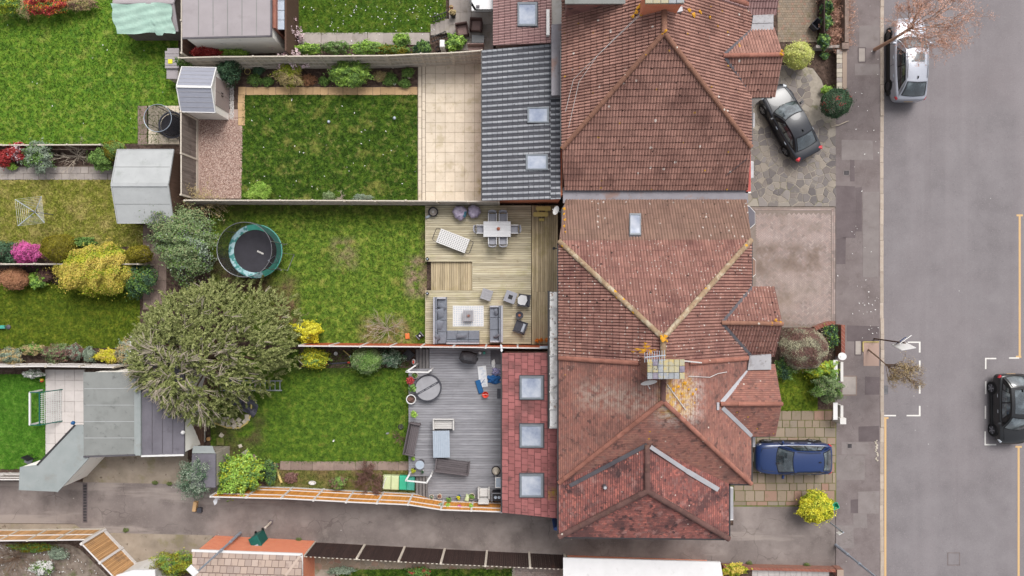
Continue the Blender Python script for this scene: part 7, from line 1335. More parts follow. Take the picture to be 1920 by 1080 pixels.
e = E('log_edging', 'timber log edging around the corner bed', 'edging', P(515, 885, 0)); mb = MB(); mb.tube([P(513, 868, .08), P(520, 885, .08), P(528, 905, .08)], .07, 8); mb.build('log', 'yellow_wood', e); mb = MB(); mb.tube([P(494, 878, .08), P(508, 868, .08)], .06, 8); mb.build('log', 'stone', e)
for i, (x, y, lab, m, r) in enumerate([(586, 905, 'oval white dish on the rough grass strip', 'white_pvc', .22), (727, 812, 'grey oval dish on lawn near deck', 'metal_grey', .1), (752, 800, 'dark metal bowl by the grey deck', 'iron', .16), (626, 826, 'thin white scrap on the lawn', 'white_pvc', .08), (345, 810, 'white globe lamp on dark garage edge', 'white_pvc', .12), (502, 665, 'small white ball under the conifer edge', 'white_pvc', .09), (630, 663, 'round white plate in the dark soil bed', 'white_pvc', .11)]):
    mb = MB(); e = E('garden_dish', lab, 'dish', P(x, y, .02 if i != 4 else 2.56), .3*i); mb.lathe((0, 0, 0), [(0, .03), (r*.6, .01), (r, .05), (r*1.04, .06), (r*.6, .0), (0, 0)] if i not in (4, 5) else [(0, 0), (r*.7, r*.3), (r, r), (r*.7, r*1.7), (0, r*2)], 14, sy=.55 if i in (0, 1, 3) else 1); mb.build('shell', m, e, False, True)
e = E('garden_spade', 'yellow handled tool lying in the dark soil bed', 'tool', P(650, 662, .1), -.7); mb = MB(); mb.box((0, 0, 0), (.5, .06, .05), ch=.01); mb.build('handle', 'yellow_wood', e, False); mb = MB(); mb.box((.33, 0, 0), (.18, .14, .05), ch=.02); mb.build('blade', 'metal_light', e, False)
e = E('garden_tube', 'dark tube with red ends lying by round shrub', 'tube', P(632, 681, .08), .07); mb = MB(); mb.tube([(-.62, 0, 0), (.62, 0, 0)], .045, 8); mb.build('tube', 'fabric_dark', e, False)
for x in (-.7, .62): mb = MB(); mb.tube([(x, 0, 0), (x+.14, 0, 0)], .055, 8); mb.build('end_cap', 'red_plastic', e, False)
lump('orange_block', 'orange brick on lawn beside bare shrub', 764, 630, .13, .1, 'orange_brick', 'brick', 0, .02, .1, 1.3); e = E('garden_lantern', 'grey metal lantern beside deck edge', 'lantern', P(788, 629, 0), .7)
for s_ in ((.16, .0), (-.16, .0)): mb = MB(); mb.box((s_[0], 0, 0), (.04, .34, .3)); mb.build('frame', 'metal_grey', e, False)
mb = MB(); mb.box((0, 0, 0), (.26, .3, .2), ch=.03); mb.build('body', 'plastic_black', e, False); mb = MB(); mb.cyl((0, 0, .2), .05, .06, 10); mb.build('cap', 'white_pvc', e, False)
e = E('compost_bin', 'dark open topped planter beside upper deck steps', 'planter', P(768, 664, 0)); mb = MB(); mb.lathe((0, 0, 0), [(.3, 0), (.36, .5), (.31, .5), (.28, .35), (0, .35)], 4); mb.build('box', 'plastic_black', e, False)
e = E('toy_sandal', 'small red and white ball toy by deck steps', 'toy', P(776, 678, .1)); mb = MB(); mb.lathe((0, 0, 0), [(0, 0), (.09, .03), (.12, .1), (.07, .18), (0, .2)], 12, sy=1.6); mb.build('shell', 'white_pvc', e, False, True); mb = MB(); mb.lathe((0, 0, .14), [(.08, 0), (.06, .06), (0, .07)], 10, sy=1.7); mb.build('cap', 'red_plastic', e, False); e.name = 'garden_toy'
# ------------------------------------------------------------------ furniture on the timber deck
def legs(e, w, d, h, mat, t=.05, z=0):
    for x in (-1, 1):
        for y in (-1, 1): mb = MB(); mb.box((x*(w/2-t), y*(d/2-t), z), (t, t, h)); mb.build('leg', mat, e, False)
def table(label, px, py, w, d, h, z0, mat, rot=0, slats=8, along='x', leg_m=None, name='table'):
    c = P(px, py, z0+h); e = E(name, label, 'table', (c.x, c.y, z0), rot); n = slats
    for i in range(n):
        mb = MB()
        if along == 'x': mb.box((0, -d/2+(i+.5)*d/n, h-.035), (w, d/n-.006, .035), ch=.004)
        else: mb.box((-w/2+(i+.5)*w/n, 0, h-.035), (w/n-.006, d, .035), ch=.004)
        mb.build('slat', mat, e, False)
    legs(e, w, d, h-.035, leg_m or mat, .07); mb = MB(); mb.box((0, 0, h-.1), (w-.1, d-.1, .06)); mb.build('apron', leg_m or mat, e, False); return e
tb = table('pale slatted dining table with small rust ornament', 932, 429.5, 1.55, .88, .74, Z2, 'table_white', 0, 10, 'x', 'metal_grey', 'dining_table')
e = E('table_ornament', 'small rust coloured ornament on dining table', 'ornament', P(934.5, 429, Z2+.76)); mb = MB(); mb.lathe((0, 0, 0), [(.09, 0), (.1, .02), (.05, .06), (.03, .12), (0, .16)], 12); mb.build('cone', 'terracotta', e, False)
def chair(label, px, py, rot, z0, seat_m='chair_grey', w=.52, back=True, grp='dining chairs round the pale table'):
    c = P(px, py, z0+.5); e = E('dining_chair', label, 'chair', (c.x, c.y, z0), rot, grp); mb = MB(); mb.box((0, 0, .42), (w-.1, .46, .05), ch=.02); mb.build('seat', seat_m, e, False)
    mb = MB(); mb.grid(lambda u, v: ((u-.5)*(w-.06)*(1-.12*v*v), .24+.08*v-.05*(1-(2*u-1)**2)*-1, .46+.42*v), 8, 5); b = mb.build('backrest', seat_m, e, False, True); md = b.modifiers.new('t', 'SOLIDIFY'); md.thickness = .045
    for s_ in (-1, 1): mb = MB(); mb.box((s_*(w/2-.03), -.0, .62), (.045, .48, .035), ch=.008); mb.build('armrest', 'table_white', e, False)
    legs(e, w, .5, .44, 'metal_grey', .035); return e
for lab, x, y, r_ in (('grey armchair on upper side of dining table, bean bag end', 923.5, 408, 0), ('grey armchair on upper side of dining table, house end', 943.5, 408, 0), ('grey armchair on lower side of dining table, lawn end', 923.5, 451, math.pi), ('grey armchair on lower side of dining table, house end', 943.5, 451, math.pi), ('grey armchair at head of dining table facing the house', 901, 430, math.pi/2), ('grey armchair at foot of dining table facing the lawn', 964, 430, -math.pi/2)): chair(lab, x, y, r_, Z2)
def beanbag(label, px, py, r, mat, seed, patch=None):
    c = P(px, py, Z2+.3); e = E('bean_bag', label, 'bean bag', (c.x, c.y, Z2), seed); rg = random.Random(seed); ph = [rg.uniform(0, 6) for _ in range(5)]
    def f(u, v):
        a = 6.2832*u; b = math.pi*v; rr = 1+.06*math.sin(3*a+ph[0])+.05*math.sin(7*a+ph[1]+3*v)+.03*math.sin(13*a+ph[2]); s_ = math.sin(b)**.8
        return (r*rr*s_*math.cos(a), r*.95*rr*s_*math.sin(a), max(.0, .3+.3*math.cos(b)-.1*math.exp(-((s_*math.cos(a)-.2)**2+(s_*math.sin(a))**2)*6)*(v < .5)))
    mb = MB(); mb.grid(f, 36, 18); mb.build('sack', mat, e, False, True)
    if patch: mb = MB(); mb.grid(lambda u, v: tuple(Vector(f(.55+.16*u, .2+.22*v))*1.012+Vector((0, 0, .006))), 8, 8); mb.build('panel', patch, e, False, True)
beanbag('purple bean bag with teal panel', 862.5, 399, .43, 'fabric_purple', 2, 'fabric_teal'); beanbag('plain purple bean bag against the low fence', 889, 396.5, .39, 'fabric_purple', 5)
e = E('fire_bowl', 'round black fire bowl at deck corner', 'fire bowl', P(813, 398, Z2)); mb = MB(); mb.lathe((0, 0, 0), [(.2, 0), (.28, .12), (.29, .28), (.235, .28), (.22, .16), (0, .14)], 24); mb.build('bowl', 'plastic_black', e, False, True); mb = MB(); mb.cyl((0, 0, .14), .215, .05, 20); mb.build('ash', 'slab_grey', e, False)
for x in (-.05, .03): mb = MB(); mb.box((x, 0, .19), (.04, .13, .03)); mb.build('white_log', 'paint_white', e, False)
e = E('watering_bottle', 'white bottle lying beside the black fire bowl', 'bottle', P(803, 406, Z2+.08), .5); mb = MB(); mb.tube([(-.16, 0, 0), (.1, 0, 0), (.16, 0, 0), (.2, 0, 0)], [.08, .08, .04, .03], 10); mb.build('bottle', 'metal_light', e, False, True)
c = P(849, 451.5, Z2+.4); e = E('sun_lounger', 'white webbed lounger with black wire loop ends', 'lounger', (c.x, c.y, Z2), math.atan2(-22, 57)); w, l = .86, 1.78
for i in range(9): mb = MB(); mb.box((0, -w/2+(i+.5)*w/9, .36), (l, w/9-.035, .02), ch=.004); mb.build('strap', 'white_pvc', e, False)
for i in range(15): mb = MB(); mb.box((-l/2+(i+.5)*l/15, 0, .344), (l/15-.055, w-.02, .012)); mb.build('cross_strap', 'white_pvc', e, False)
mb = MB(); mb.box((0, 0, .30), (l-.04, w-.05, .02)); mb.build('under_sheet', 'plastic_black', e, False)
for s_ in (-1, 1): mb = MB(); mb.tube([(s_*(l/2-.05), -w/2+.04, .33), (s_*(l/2+.2), -w/2+.06, .36), (s_*(l/2+.25), -w/2+.14, .36), (s_*(l/2+.25), w/2-.14, .36), (s_*(l/2+.2), w/2-.06, .36), (s_*(l/2-.05), w/2-.04, .33)], .018, 6); mb.build('end_loop', 'iron', e, False)
legs(e, l, w, .33, 'iron', .04)
e = E('sleeper_bench', 'chunky pale timber bench at house corner', 'bench', P(1017, 399, Z2))
for x, y, w in ((.04, .2, .86), (-.12, -.14, .86)):
    mb = MB(); k = .1; mb.prism([(x-w/2, y-.06), (x-w/2+.0, y+.06), (x-w/2+.06, y+.12), (x+w/2-.06, y+.12), (x+w/2, y+.06), (x+w/2, y-.06), (x+w/2-.06, y-.12), (x-w/2+.06, y-.12)], .36, .46); mb.build('plank', 'yellow_wood', e, False)
for x in (-.25, .22): mb = MB(); mb.box((x, 0, 0), (.12, .5, .36)); mb.build('leg', 'yellow_wood', e, False)
mb = MB(); mb.box((-.05, -.42, 0), (.3, .14, .2)); mb.build('foot_block', 'yellow_wood', e, False)
table('pale slatted square side table', 912.5, 552.5, .62, .62, .42, Z2, 'table_grey', -.32, 5, 'x', 'metal_grey', 'side_table')
e = E('fire_pit_table', 'square grey fire pit table with dark centre', 'table', P(957, 557, Z2+.4).xy.to_3d()+Vector((0, 0, Z2)), -.35); mb = MB(); mb.box((0, 0, .36), (.66, .66, .06), ch=.012); mb.build('table_top', 'chair_grey', e, False); mb = MB(); mb.box((0, 0, 0), (.56, .56, .36)); mb.build('base', 'fabric_dark', e, False); mb = MB(); mb.box((0, 0, .42), (.24, .24, .008)); mb.build('burner_lid', 'plastic_black', e, False)
def armchair(label, px, py, rot, cushion, pillow=None):
    c = P(px, py, Z2+.4); e = E('lounge_chair', label, 'chair', (c.x, c.y, Z2), rot); mb = MB(); mb.box((0, 0, .25), (.62, .6, .12), ch=.03); mb.build('seat', 'fabric_dark', e, False); mb = MB(); mb.box((.32, 0, .25), (.1, .6, .45), ch=.03); mb.build('backrest', 'fabric_dark', e, False)
    for s_ in (-1, 1): mb = MB(); mb.box((.02, s_*.33, .42), (.72, .05, .04), ch=.01); mb.build('armrest', 'fabric_dark', e, False)
    legs(e, .66, .66, .42, 'fabric_dark', .04)
    if cushion: mb = MB(); mb.prism([(-.32, -.2), (-.36, .1), (-.2, .28), (.12, .27), (.2, 0), (.1, -.27), (-.18, -.28)], .37, .47); mb.build('cushion', cushion, e, False)
    if pillow: mb = MB(); mb.box((.2, 0, .38), (.16, .5, .2), ch=.06); mb.build('pillow', pillow, e, False)
armchair('dark lounge chair with white seat cushion', 982, 563, -.12, 'table_white'); armchair('dark lounge chair with pale blue pillow', 975, 613, -.35, None, 'fabric_light')
e = E('side_table', 'small round black side table between lounge chairs', 'table', P(974, 591, Z2+.4).xy.to_3d()+Vector((0, 0, Z2))); mb = MB(); mb.lathe((0, 0, 0), [(.16, 0), (.05, .03), (.05, .36), (.21, .38), (.225, .42), (.2, .43), (.19, .41), (0, .41)], 24); mb.build('table_top', 'fabric_dark', e, False, True); mb = MB(); mb.cyl((0, 0, .41), .07, .08, 12); mb.build('candle_pot', 'terracotta', e, False)
# modular sofas
def sofa_run(e, x0, y0, x1, y1, z0, side, n, back_w=7, arm=None, cush='cushion'):
    # base with loose seat and back cushions; side names where the back is
    k = (H-z0-.5)/H/S; o = e.location; q = lambda a, b, c, d, za, zb, nm, m, ch=.03: (lambda A, B: MB().box(((A.x+B.x)/2-o.x, (A.y+B.y)/2-o.y, za-o.z), (abs(B.x-A.x)-.01, abs(B.y-A.y)-.01, zb-za), ch=ch).build(nm, m, e, False))(P(a, b, z0+.5), P(c, d, z0+.5))
    q(x0, y0, x1, y1, z0+.02, z0+.24, 'base', 'sofa_frame', .01)
    if side in 'LR':
        bx0, bx1 = (x0, x0+back_w*.45) if side == 'L' else (x1-back_w*.45, x1); cx0, cx1 = (x0+back_w*.45, x0+back_w) if side == 'L' else (x1-back_w, x1-back_w*.45); sx0, sx1 = (x0+back_w, x1) if side == 'L' else (x0, x1-back_w)
        q(bx0, y0, bx1, y1, z0+.24, z0+.66, 'backrest', 'sofa_frame', .01)
        for i in range(n): a, b = y0+(y1-y0)*i/n, y0+(y1-y0)*(i+1)/n; q(sx0, a, sx1, b, z0+.24, z0+.42, 'seat_cushion', cush); q(cx0, a, cx1, b, z0+.24, z0+.64, 'back_cushion', cush)
    else:
        by0, by1 = y1-back_w*.45, y1; q(x0, by0, x1, by1, z0+.24, z0+.66, 'backrest', 'sofa_frame', .01)
        for i in range(n): a, b = x0+(x1-x0)*i/n, x0+(x1-x0)*(i+1)/n; q(a, y0, b, y1-back_w, z0+.24, z0+.42, 'seat_cushion', cush); q(a, y1-back_w, b, y1-back_w*.45, z0+.24, z0+.64, 'back_cushion', cush)
    if arm:
        for a in arm: q(*a, z0+.24, z0+.6, 'armrest', 'sofa_frame', .015)
def pillow(e, px, py, z, w, h, rot, m='cushion', tilt=.3):
    c = P(px, py, z); mb = MB(); f = lambda u, v: ((u-.5)*w*(1-.12*math.sin(math.pi*v)*0+.0), (v-.5)*h, .07*(math.sin(math.pi*u)*math.sin(math.pi*v))**.5); g = lambda u, v: ((u-.5)*w, (v-.5)*h, -.07*(math.sin(math.pi*u)*math.sin(math.pi*v))**.5)
    mb.grid(f, 8, 8); mb.grid(g, 8, 8); o = mb.build('pillow', m, e, False, True); o.location = c-e.location; o.rotation_euler = (tilt, tilt*.6, rot)
e = E('corner_sofa', 'large grey L shaped outdoor corner sofa', 'sofa', P(840, 600, Z2)); sofa_run(e, 812.5, 557, 837, 645, Z2, 'L', 4, 7.5, [(817, 557, 836, 561)]); sofa_run(e, 837.2, 620.5, 898.5, 645, Z2, 'B', 3, 7.5)
pillow(e, 829, 575, Z2+.5, .5, .34, -.6); pillow(e, 826.5, 588, Z2+.5, .38, .6, .15); pillow(e, 824, 610, Z2+.5, .4, .62, -.15); pillow(e, 821, 633, Z2+.56, .3, .45, .6, tilt=.7); pillow(e, 866, 630, Z2+.5, .6, .3, 0)
e = E('straight_sofa', 'grey three seat outdoor sofa facing the rug', 'sofa', P(930, 607, Z2)); sofa_run(e, 918, 573, 943, 642, Z2, 'R', 3, 8, [(918, 573, 940, 576.5), (919, 638.5, 940, 642)]); pillow(e, 930.5, 585, Z2+.6, .2, .45, .6, tilt=.7); pillow(e, 931.5, 630, Z2+.6, .2, .45, -.6, tilt=.7)
e = E('outdoor_rug', 'white patterned outdoor rug on timber deck', 'rug', P(878, 592, Z2)); mb = MB(); mb.prism(rect(849, 573, 907, 612, Z2), Z2+.001, Z2+.012); mb.build('carpet', 'rug', e); mb = MB()
for i in range(13):
    for j in range(9):
        c = P(852+i*4.3, 576+j*4.1, Z2); mb.add([(c.x-.045, c.y, Z2+.0145), (c.x, c.y-.05, Z2+.0145), (c.x+.045, c.y, Z2+.0145), (c.x, c.y+.05, Z2+.0145)], [(0, 1, 2, 3)])
mb.build('woven_pattern', 'fabric_light', e, kind='stuff')
table('square grey slatted coffee table on white rug', 878, 592, .6, .62, .4, Z2+.014, 'table_grey', 0, 6, 'y', 'fabric_dark', 'coffee_table')
e = E('table_ornament', 'rust and gold ornament on coffee table', 'ornament', P(878.5, 592, Z2+.43)); mb = MB()
for i in range(10): a = .628*i; mb.tube([(0, 0, .03), (.12*math.cos(a), .12*math.sin(a), .03)], .008, 4)
mb.cyl((0, 0, 0), .05, .07, 10); mb.build('candle_ring', 'ridge_orange', e, False)
for i, (x, y, lab) in enumerate([(802.5, 486, 'black post light on upper deck corner by step'), (802.5, 550, 'black post light on lower deck corner by step')]):
    e = E('post_light', lab, 'light', P(x, y, Z2)); mb = MB(); mb.box((0, 0, 0), (.1, .1, .3), .78); mb.build('post', 'plastic_black', e, False); mb = MB(); mb.box((0, 0, .3), (.17, .17, .05), .78, ch=.03); cp = mb.build('cap', 'plastic_black', e, False); mb = MB(); mb.box((0, 0, .35), (.07, .07, .012), .78); mb.build('solar_cell', 'metal_light', cp, False)
e = E('wall_lamp', 'black wall lamp beside the deck', 'lamp', P(1040, 466, 2.2)); mb = MB(); mb.cyl((-.05, 0, 0), .08, .18, 12); mb.build('shade', 'plastic_black', e, False); mb = MB(); mb.box((.1, 0, .03), (.3, .05, .05)); mb.build('bracket', 'plastic_black', e, False)
for i, (x, y, lab) in enumerate([(1007, 638, 'orange flowering pot nearest the sofa'), (1014, 637, 'middle orange flowering pot by the red fence'), (1025, 637, 'orange flowering pot nearest the lean to roof')]):
    e = E('flower_pot', lab, 'plant pot', P(x, y, Z2), group='orange flower pots by the fence'); mb = MB(); mb.lathe((0, 0, 0), [(.07, 0), (.1, .2), (.085, .2), (.07, .15), (0, .15)], 12); mb.build('pot', 'plastic_black', e, False); r2 = np.random.default_rng(i); v, f, t, m = leaf_cloud(np.array([[0, 0, .26]]), 60, np.array([.13]), .08, .05, np.array([0, 0, .1]), r2, 0); npmesh('flowers', v, f, 'lf_orange', None, t, e)
# ------------------------------------------------------------------ furniture on the grey deck
e = E('round_hot_tub', 'round grey covered tub with split lid', 'tub', P(802, 728, Z3+.45).xy.to_3d()+Vector((0, 0, Z3)), .52); mb = MB(); mb.lathe((0, 0, 0), [(.72, 0), (.76, .1), (.77, .42), (.73, .44), (.7, .36), (0, .36)], 40); mb.build('shell', 'fabric_dark', e, False, True)
for s_ in (-1, 1): n = 20; mb = MB(); mb.prism([(.69*math.cos(math.pi*i/n), s_*(.06+.62*math.sin(math.pi*i/n))) for i in range(n+1)], .37, .45+.01*s_); mb.build('lid_half', 'tub_lid', e, False)
mb = MB(); mb.box((0, 0, .37), (1.4, .11, .045)); mb.build('hinge_strip', 'fabric_dark', e, False); mb = MB()
for x in (-.4, 0, .4): mb.box((x, 0, .415), (.3, .03, .012))
mb.build('strap', 'tub_lid', e, False)
def pot(label, px, py, r, h, mat, z0=Z3, plant=None, n=160, ph=.3, earth='bed_soil', pl=.12):
    c = P(px, py, z0+h); e = E('plant_pot', label, 'plant pot', (c.x, c.y, z0)); mb = MB(); mb.lathe((0, 0, 0), [(r*.7, 0), (r*.95, h*.9), (r, h), (r*.82, h), (r*.78, h*.8), (0, h*.8)], 20); mb.build('pot', mat, e, False, True); mb = MB(); mb.cyl((0, 0, h*.78), r*.8, .02, 14); mb.build('earth', earth, e, False)
    if plant: r2 = np.random.default_rng(int(px*7+py)); v, f, t, m = leaf_cloud(np.array([[0, 0, h+ph*.3], [r*.3, 0, h+ph*.5], [-r*.3, r*.2, h+ph*.4]]), n//3, np.array([ph*.5]*3), pl, pl*.45, np.array([0, 0, h*.5]), r2, 0); npmesh('plant', v, f, plant, None, t, e)
pot('large white bowl planter at deck edge', 770.5, 749, .29, .35, 'white_pvc', plant='lf_brown', n=60, ph=.2); pot('white rimmed pot above round tub', 778, 704, .19, .3, 'post', plant='lf_green', n=50, ph=.2); pot('red flowered pot beside the round tub', 770, 713, .12, .3, 'plastic_black', plant='lf_red', n=170, ph=.45); pot('green leafed pot beside the round tub', 774, 727, .12, .25, 'plastic_black', plant='lf_green', n=70, ph=.4, pl=.25)
pot('leafy terracotta pot below the round tub', 777, 776, .12, .22, 'terracotta', plant='lf_lime', n=120, ph=.4); pot('tiny yellow plant pot by dark bench', 775, 859, .09, .16, 'plastic_black', plant='lf_lime', n=40, ph=.2); pot('black pot with yellow leaves by round table', 775, 882, .13, .2, 'plastic_black', plant='lf_goldgreen', n=60, ph=.25); pot('small white pot beside round table', 792, 884, .09, .16, 'white_pvc', plant='lf_dark', n=30, ph=.15)
pot('oval white trough pot by lower steps', 809, 932, .15, .2, 'post', plant='lf_sage', n=30, ph=.15); pot('round pot with red earth by orange fence', 824, 931, .15, .26, 'post', earth='terracotta', plant='lf_brown', n=30, ph=.12); pot('blue pots with small yellow plant by fence', 860, 933, .14, .24, 'blue_plastic', plant='lf_yellow', n=50, ph=.2); pot('green planted white rimmed pot by wicker chair', 884.5, 931, .19, .28, 'post', plant='lf_green', n=110, ph=.2); pot('small herb pot in middle of orange fence run', 842, 936, .1, .2, 'plastic_black', plant='lf_green', n=70, ph=.3)
for i, (x, y, m, lab) in enumerate([(785, 945, 'lf_green', 'hanging pot on orange fence near the steps'), (826, 946, 'lf_sage', 'hanging pot on orange fence below the red earth pot'), (840, 947, 'lf_lime', 'lime hanging pot on orange fence post'), (861, 950, 'lf_magenta', 'purple hanging pot on orange fence'), (883, 948, 'lf_lime', 'lime hanging pot near wicker chair')]): pot(lab, x, y, .1, .16, 'plastic_black', 1.2, m, 70, .25)
pot('brown clay pot on the terrace by railing', 846, 13, .12, .3, 'terracotta', .28, 'lf_straw', 30, .1); pot('black round pot with dry plant on terrace', 849, 25, .19, .4, 'plastic_black', .28, 'lf_straw', 160, .3); pot('dark round pot under the terrace railing', 821, 91, .15, .35, 'plastic_black', 0, None)
lump('watering_can', 'pale green watering can by orange fence', 876.5, 932, .12, .3, 'green_pale', 'watering can', Z3, .05, -.3, 1.4)
e = E('covered_barbecue', 'barbecue under a black fitted cover', 'barbecue', P(877, 672, Z3+.8).xy.to_3d()+Vector((0, 0, Z3)), -.15); mb = MB(); mb.prism([(-.5, -.1), (-.42, .3), (.1, .33), (.48, .25), (.5, -.25), (.1, -.33), (-.3, -.28)], 0, .75); mb.build('skirt', 'cover_black', e, False); mb = MB(); mb.add([(-.5, -.1, .75), (-.42, .3, .75), (.1, .33, .75), (.48, .25, .75), (.5, -.25, .75), (.1, -.33, .75), (-.3, -.28, .75), (-.25, .1, 1.0), (.3, .1, .98), (.25, -.1, .96), (-.2, -.08, .98)], [(0, 7, 1), (1, 7, 2), (2, 7, 8), (2, 8, 3), (3, 8, 4), (4, 8, 9), (4, 9, 5), (5, 9, 10), (5, 10, 6), (6, 10, 0), (0, 10, 7), (7, 10, 9, 8)]); mb.build('hood', 'cover_black', e, False)
for i, (x, y, m, lab) in enumerate([(900, 661, 'white_pvc', 'small white jar beside the covered barbecue'), (908, 661, 'teal_plastic', 'teal pot beside the covered barbecue'), (894, 673, 'iron', 'dark can beside the covered barbecue')]): mb = MB(); e = E('garden_jar', lab, 'jar', P(x, y, Z3)); mb.lathe((0, 0, 0), [(.06, 0), (.09, .1), (.08, .22), (.05, .24), (0, .22)], 12); mb.build('jar', m, e, False, True)
e = E('ironing_board', 'pale patterned board lying on the grey deck', 'board', P(905, 706, Z3+.02), .1); mb = MB(); mb.box((0, 0, 0), (.5, 1.22, .05), ch=.02); mb.build('panel', 'table_white', e, False)
for i in range(7): mb = MB(); mb.box((random.uniform(-.12, .12), -.48+i*.16, .05), (.2, .1, .004), random.uniform(-.6, .6)); mb.build('print', 'fabric_light', e, False)
e = E('kneeling_mop', 'blue flat mop lying by the red bucket', 'mop', P(899, 725, Z3+.04), .28); mb = MB(); mb.box((0, 0, 0), (.3, .78, .07), ch=.03); mb.build('pad', 'blue_plastic', e, False); mb = MB(); mb.tube([(.08, .1, .08), (.42, .35, .12)], .014, 6); mb.build('handle', 'blue_label', e, False); e.name = 'flat_mop'
e = E('bucket', 'red bucket on the grey deck', 'bucket', P(910, 740, Z3+.2).xy.to_3d()+Vector((0, 0, Z3))); mb = MB(); mb.lathe((0, 0, 0), [(.13, 0), (.18, .26), (.19, .27), (.165, .27), (.12, .03), (0, .03)], 20); mb.build('pail', 'red_plastic', e, False, True); mb = MB(); mb.tube([(-.16, 0, .26), (0, .02, .2), (.16, 0, .26)], .008, 4); mb.build('handle', 'white_pvc', e, False); mb = MB(); mb.cyl((.03, .03, .05), .06, .12, 10); mb.build('sponge', 'red_plastic', e, False)
def cloth(label, px, py, w, h, mat, seed, hz=.22):
    rg = random.Random(seed); ph = [rg.uniform(0, 6) for _ in range(6)]; e = E('cloth_heap', label, 'cloth', P(px, py, Z3)); f = lambda u, v: ((u-.5)*w*(1+.15*math.sin(v*9+ph[0])), (v-.5)*h*(1+.2*math.sin(u*8+ph[1])), max(.01, hz*(math.sin(math.pi*u)*math.sin(math.pi*v))**.6*(1+.35*math.sin(u*14+ph[2])*math.sin(v*11+ph[3]))))
    mb = MB(); mb.grid(f, 22, 18); mb.build('fabric', mat, e, False, True)
cloth('crumpled blue cloth heap beside red extension', 926, 711, .75, .5, 'blue_cloth', 3); cloth('patterned laundry heap above the blue cloth', 931, 697, .5, .42, 'print_cloth', 6, .3); cloth('small white clothing item near laundry heap', 925, 682, .2, .45, 'rug', 9, .08)
lump('door_mat', 'dark rubber mat at extension door', 936, 738, .12, .012, 'fabric_dark', 'mat', Z3, 0, .0, 2.4); lump('door_mat', 'grey paving mat at top corner of grey deck', 930, 670, .32, .012, 'lead_dark', 'mat', Z3, 0, 0, 1.3)
def bench(label, px, py, rot, l, d, mat, z0=Z3, arms=True, back=True, slats=5, hb=.38, name='garden_bench'):
    c = P(px, py, z0+.4); e = E(name, label, 'bench', (c.x, c.y, z0), rot)
    for i in range(slats): mb = MB(); mb.box((0, -d/2+(i+.5)*d/slats, .38), (l-.1, d/slats-.012, .035), ch=.005); mb.build('slat', mat, e, False)
    if back: mb = MB(); mb.box((0, d/2+.02, .3), (l, .07, hb), ch=.015, M=Matrix.Rotation(-.22, 4, 'X')); mb.build('backrest', mat, e, False)
    if arms:
        for s_ in (-1, 1): mb = MB(); mb.box((s_*(l/2-.03), 0, .3), (.08, d+.08, .3), ch=.012); mb.build('arm_panel', mat, e, False)
    mb = MB(); mb.box((0, 0, .1), (l-.12, d-.06, .27)); mb.build('under_frame', mat, e, False); legs(e, l, d, .35, mat, .06); return e
bench('dark slatted bench along the deck edge', 774, 823, math.pi/2-.2, 1.85, .5, 'bench_brown'); bench('dark slatted bench below the grey table', 848.5, 873, math.pi-.13, 1.95, .58, 'bench_brown'); bench('pale two seat rattan sofa above grey table', 832, 796, 0, 1.2, .5, 'white_rattan', name='rattan_sofa', slats=4, hb=.35)
table('long grey slatted table between the benches', 827.5, 833, .95, 1.52, .7, Z3, 'metal_light', .02, 9, 'y', 'metal_grey', 'garden_table')
e = E('round_stool', 'round grey drum table at deck edge', 'table', P(787, 872, Z3+.55).xy.to_3d()+Vector((0, 0, Z3))); mb = MB(); mb.cyl((0, 0, 0), .2, .5, 24); mb.build('drum', 'lead_dark', e, False); mb = MB(); mb.cyl((0, 0, .5), .25, .04, 28); mb.build('table_top', 'metal_light', e, False); e.name = 'drum_table'
e = E('garden_statue', 'grey stone garden ornament by red extension', 'statue', P(930, 882, Z3)); mb = MB(); mb.lathe((0, 0, 0), [(.2, 0), (.22, .12), (.12, .2), (.17, .34), (.14, .46), (.06, .5), (.1, .58), (.07, .66), (0, .68)], 14); mb.build('figure', 'stone', e, False, True); mb = MB(); mb.lathe((0, 0, 0), [(.27, 0), (.27, .06), (0, .06)], 16); mb.build('plinth', 'iron', e, False)
e = E('white_side_table', 'white framed glass side table by extension wall', 'table', P(935, 905, Z3+.5).xy.to_3d()+Vector((0, 0, Z3))); mb = MB()
for a, b, c_, d_ in ((0, .28, .4, .05), (0, -.28, .4, .05), (.18, 0, .05, .6), (-.18, 0, .05, .6)): mb.box((a, b, .45), (c_, d_, .04+.002*(a != 0)))
mb.build('frame', 'white_pvc', e, False); mb = MB(); mb.box((0, 0, .455), (.33, .52, .02)); mb.build('glass_top', 'metal_light', e, False); legs(e, .4, .6, .45, 'white_pvc', .04); e.name = 'glass_side_table'
c = P(907, 927, Z3+.45); e = E('wicker_chair', 'white wicker armchair with its back to the alley', 'chair', (c.x, c.y, Z3), math.pi); mb = MB(); mb.box((0, -.08, .3), (.5, .48, .1), ch=.03); mb.build('seat', 'white_rattan', e, False); mb = MB(); mb.box((0, .27, .25), (.6, .1, .6), ch=.03, M=Matrix.Rotation(-.25, 4, 'X')); mb.build('backrest', 'white_rattan', e, False)
for s_ in (-1, 1): mb = MB(); mb.box((s_*.3, -.05, .1), (.09, .6, .48), ch=.03); mb.build('armrest', 'white_rattan', e, False)
legs(e, .6, .6, .3, 'white_rattan', .05)
e = E('gas_grill', 'black two burner grill by extension corner', 'grill', P(933, 933, Z3+.8).xy.to_3d()+Vector((0, 0, Z3))); mb = MB(); mb.box((0, 0, .1), (.6, .46, .65), ch=.02); mb.build('cabinet', 'plastic_black', e, False); mb = MB()
for a, b, c_, d_ in ((0, .24, .66, .04), (-.32, 0, .04, .5)): mb.box((a, b, .75), (c_, d_, .05))
mb.build('rim', 'metal_grey', e, False)
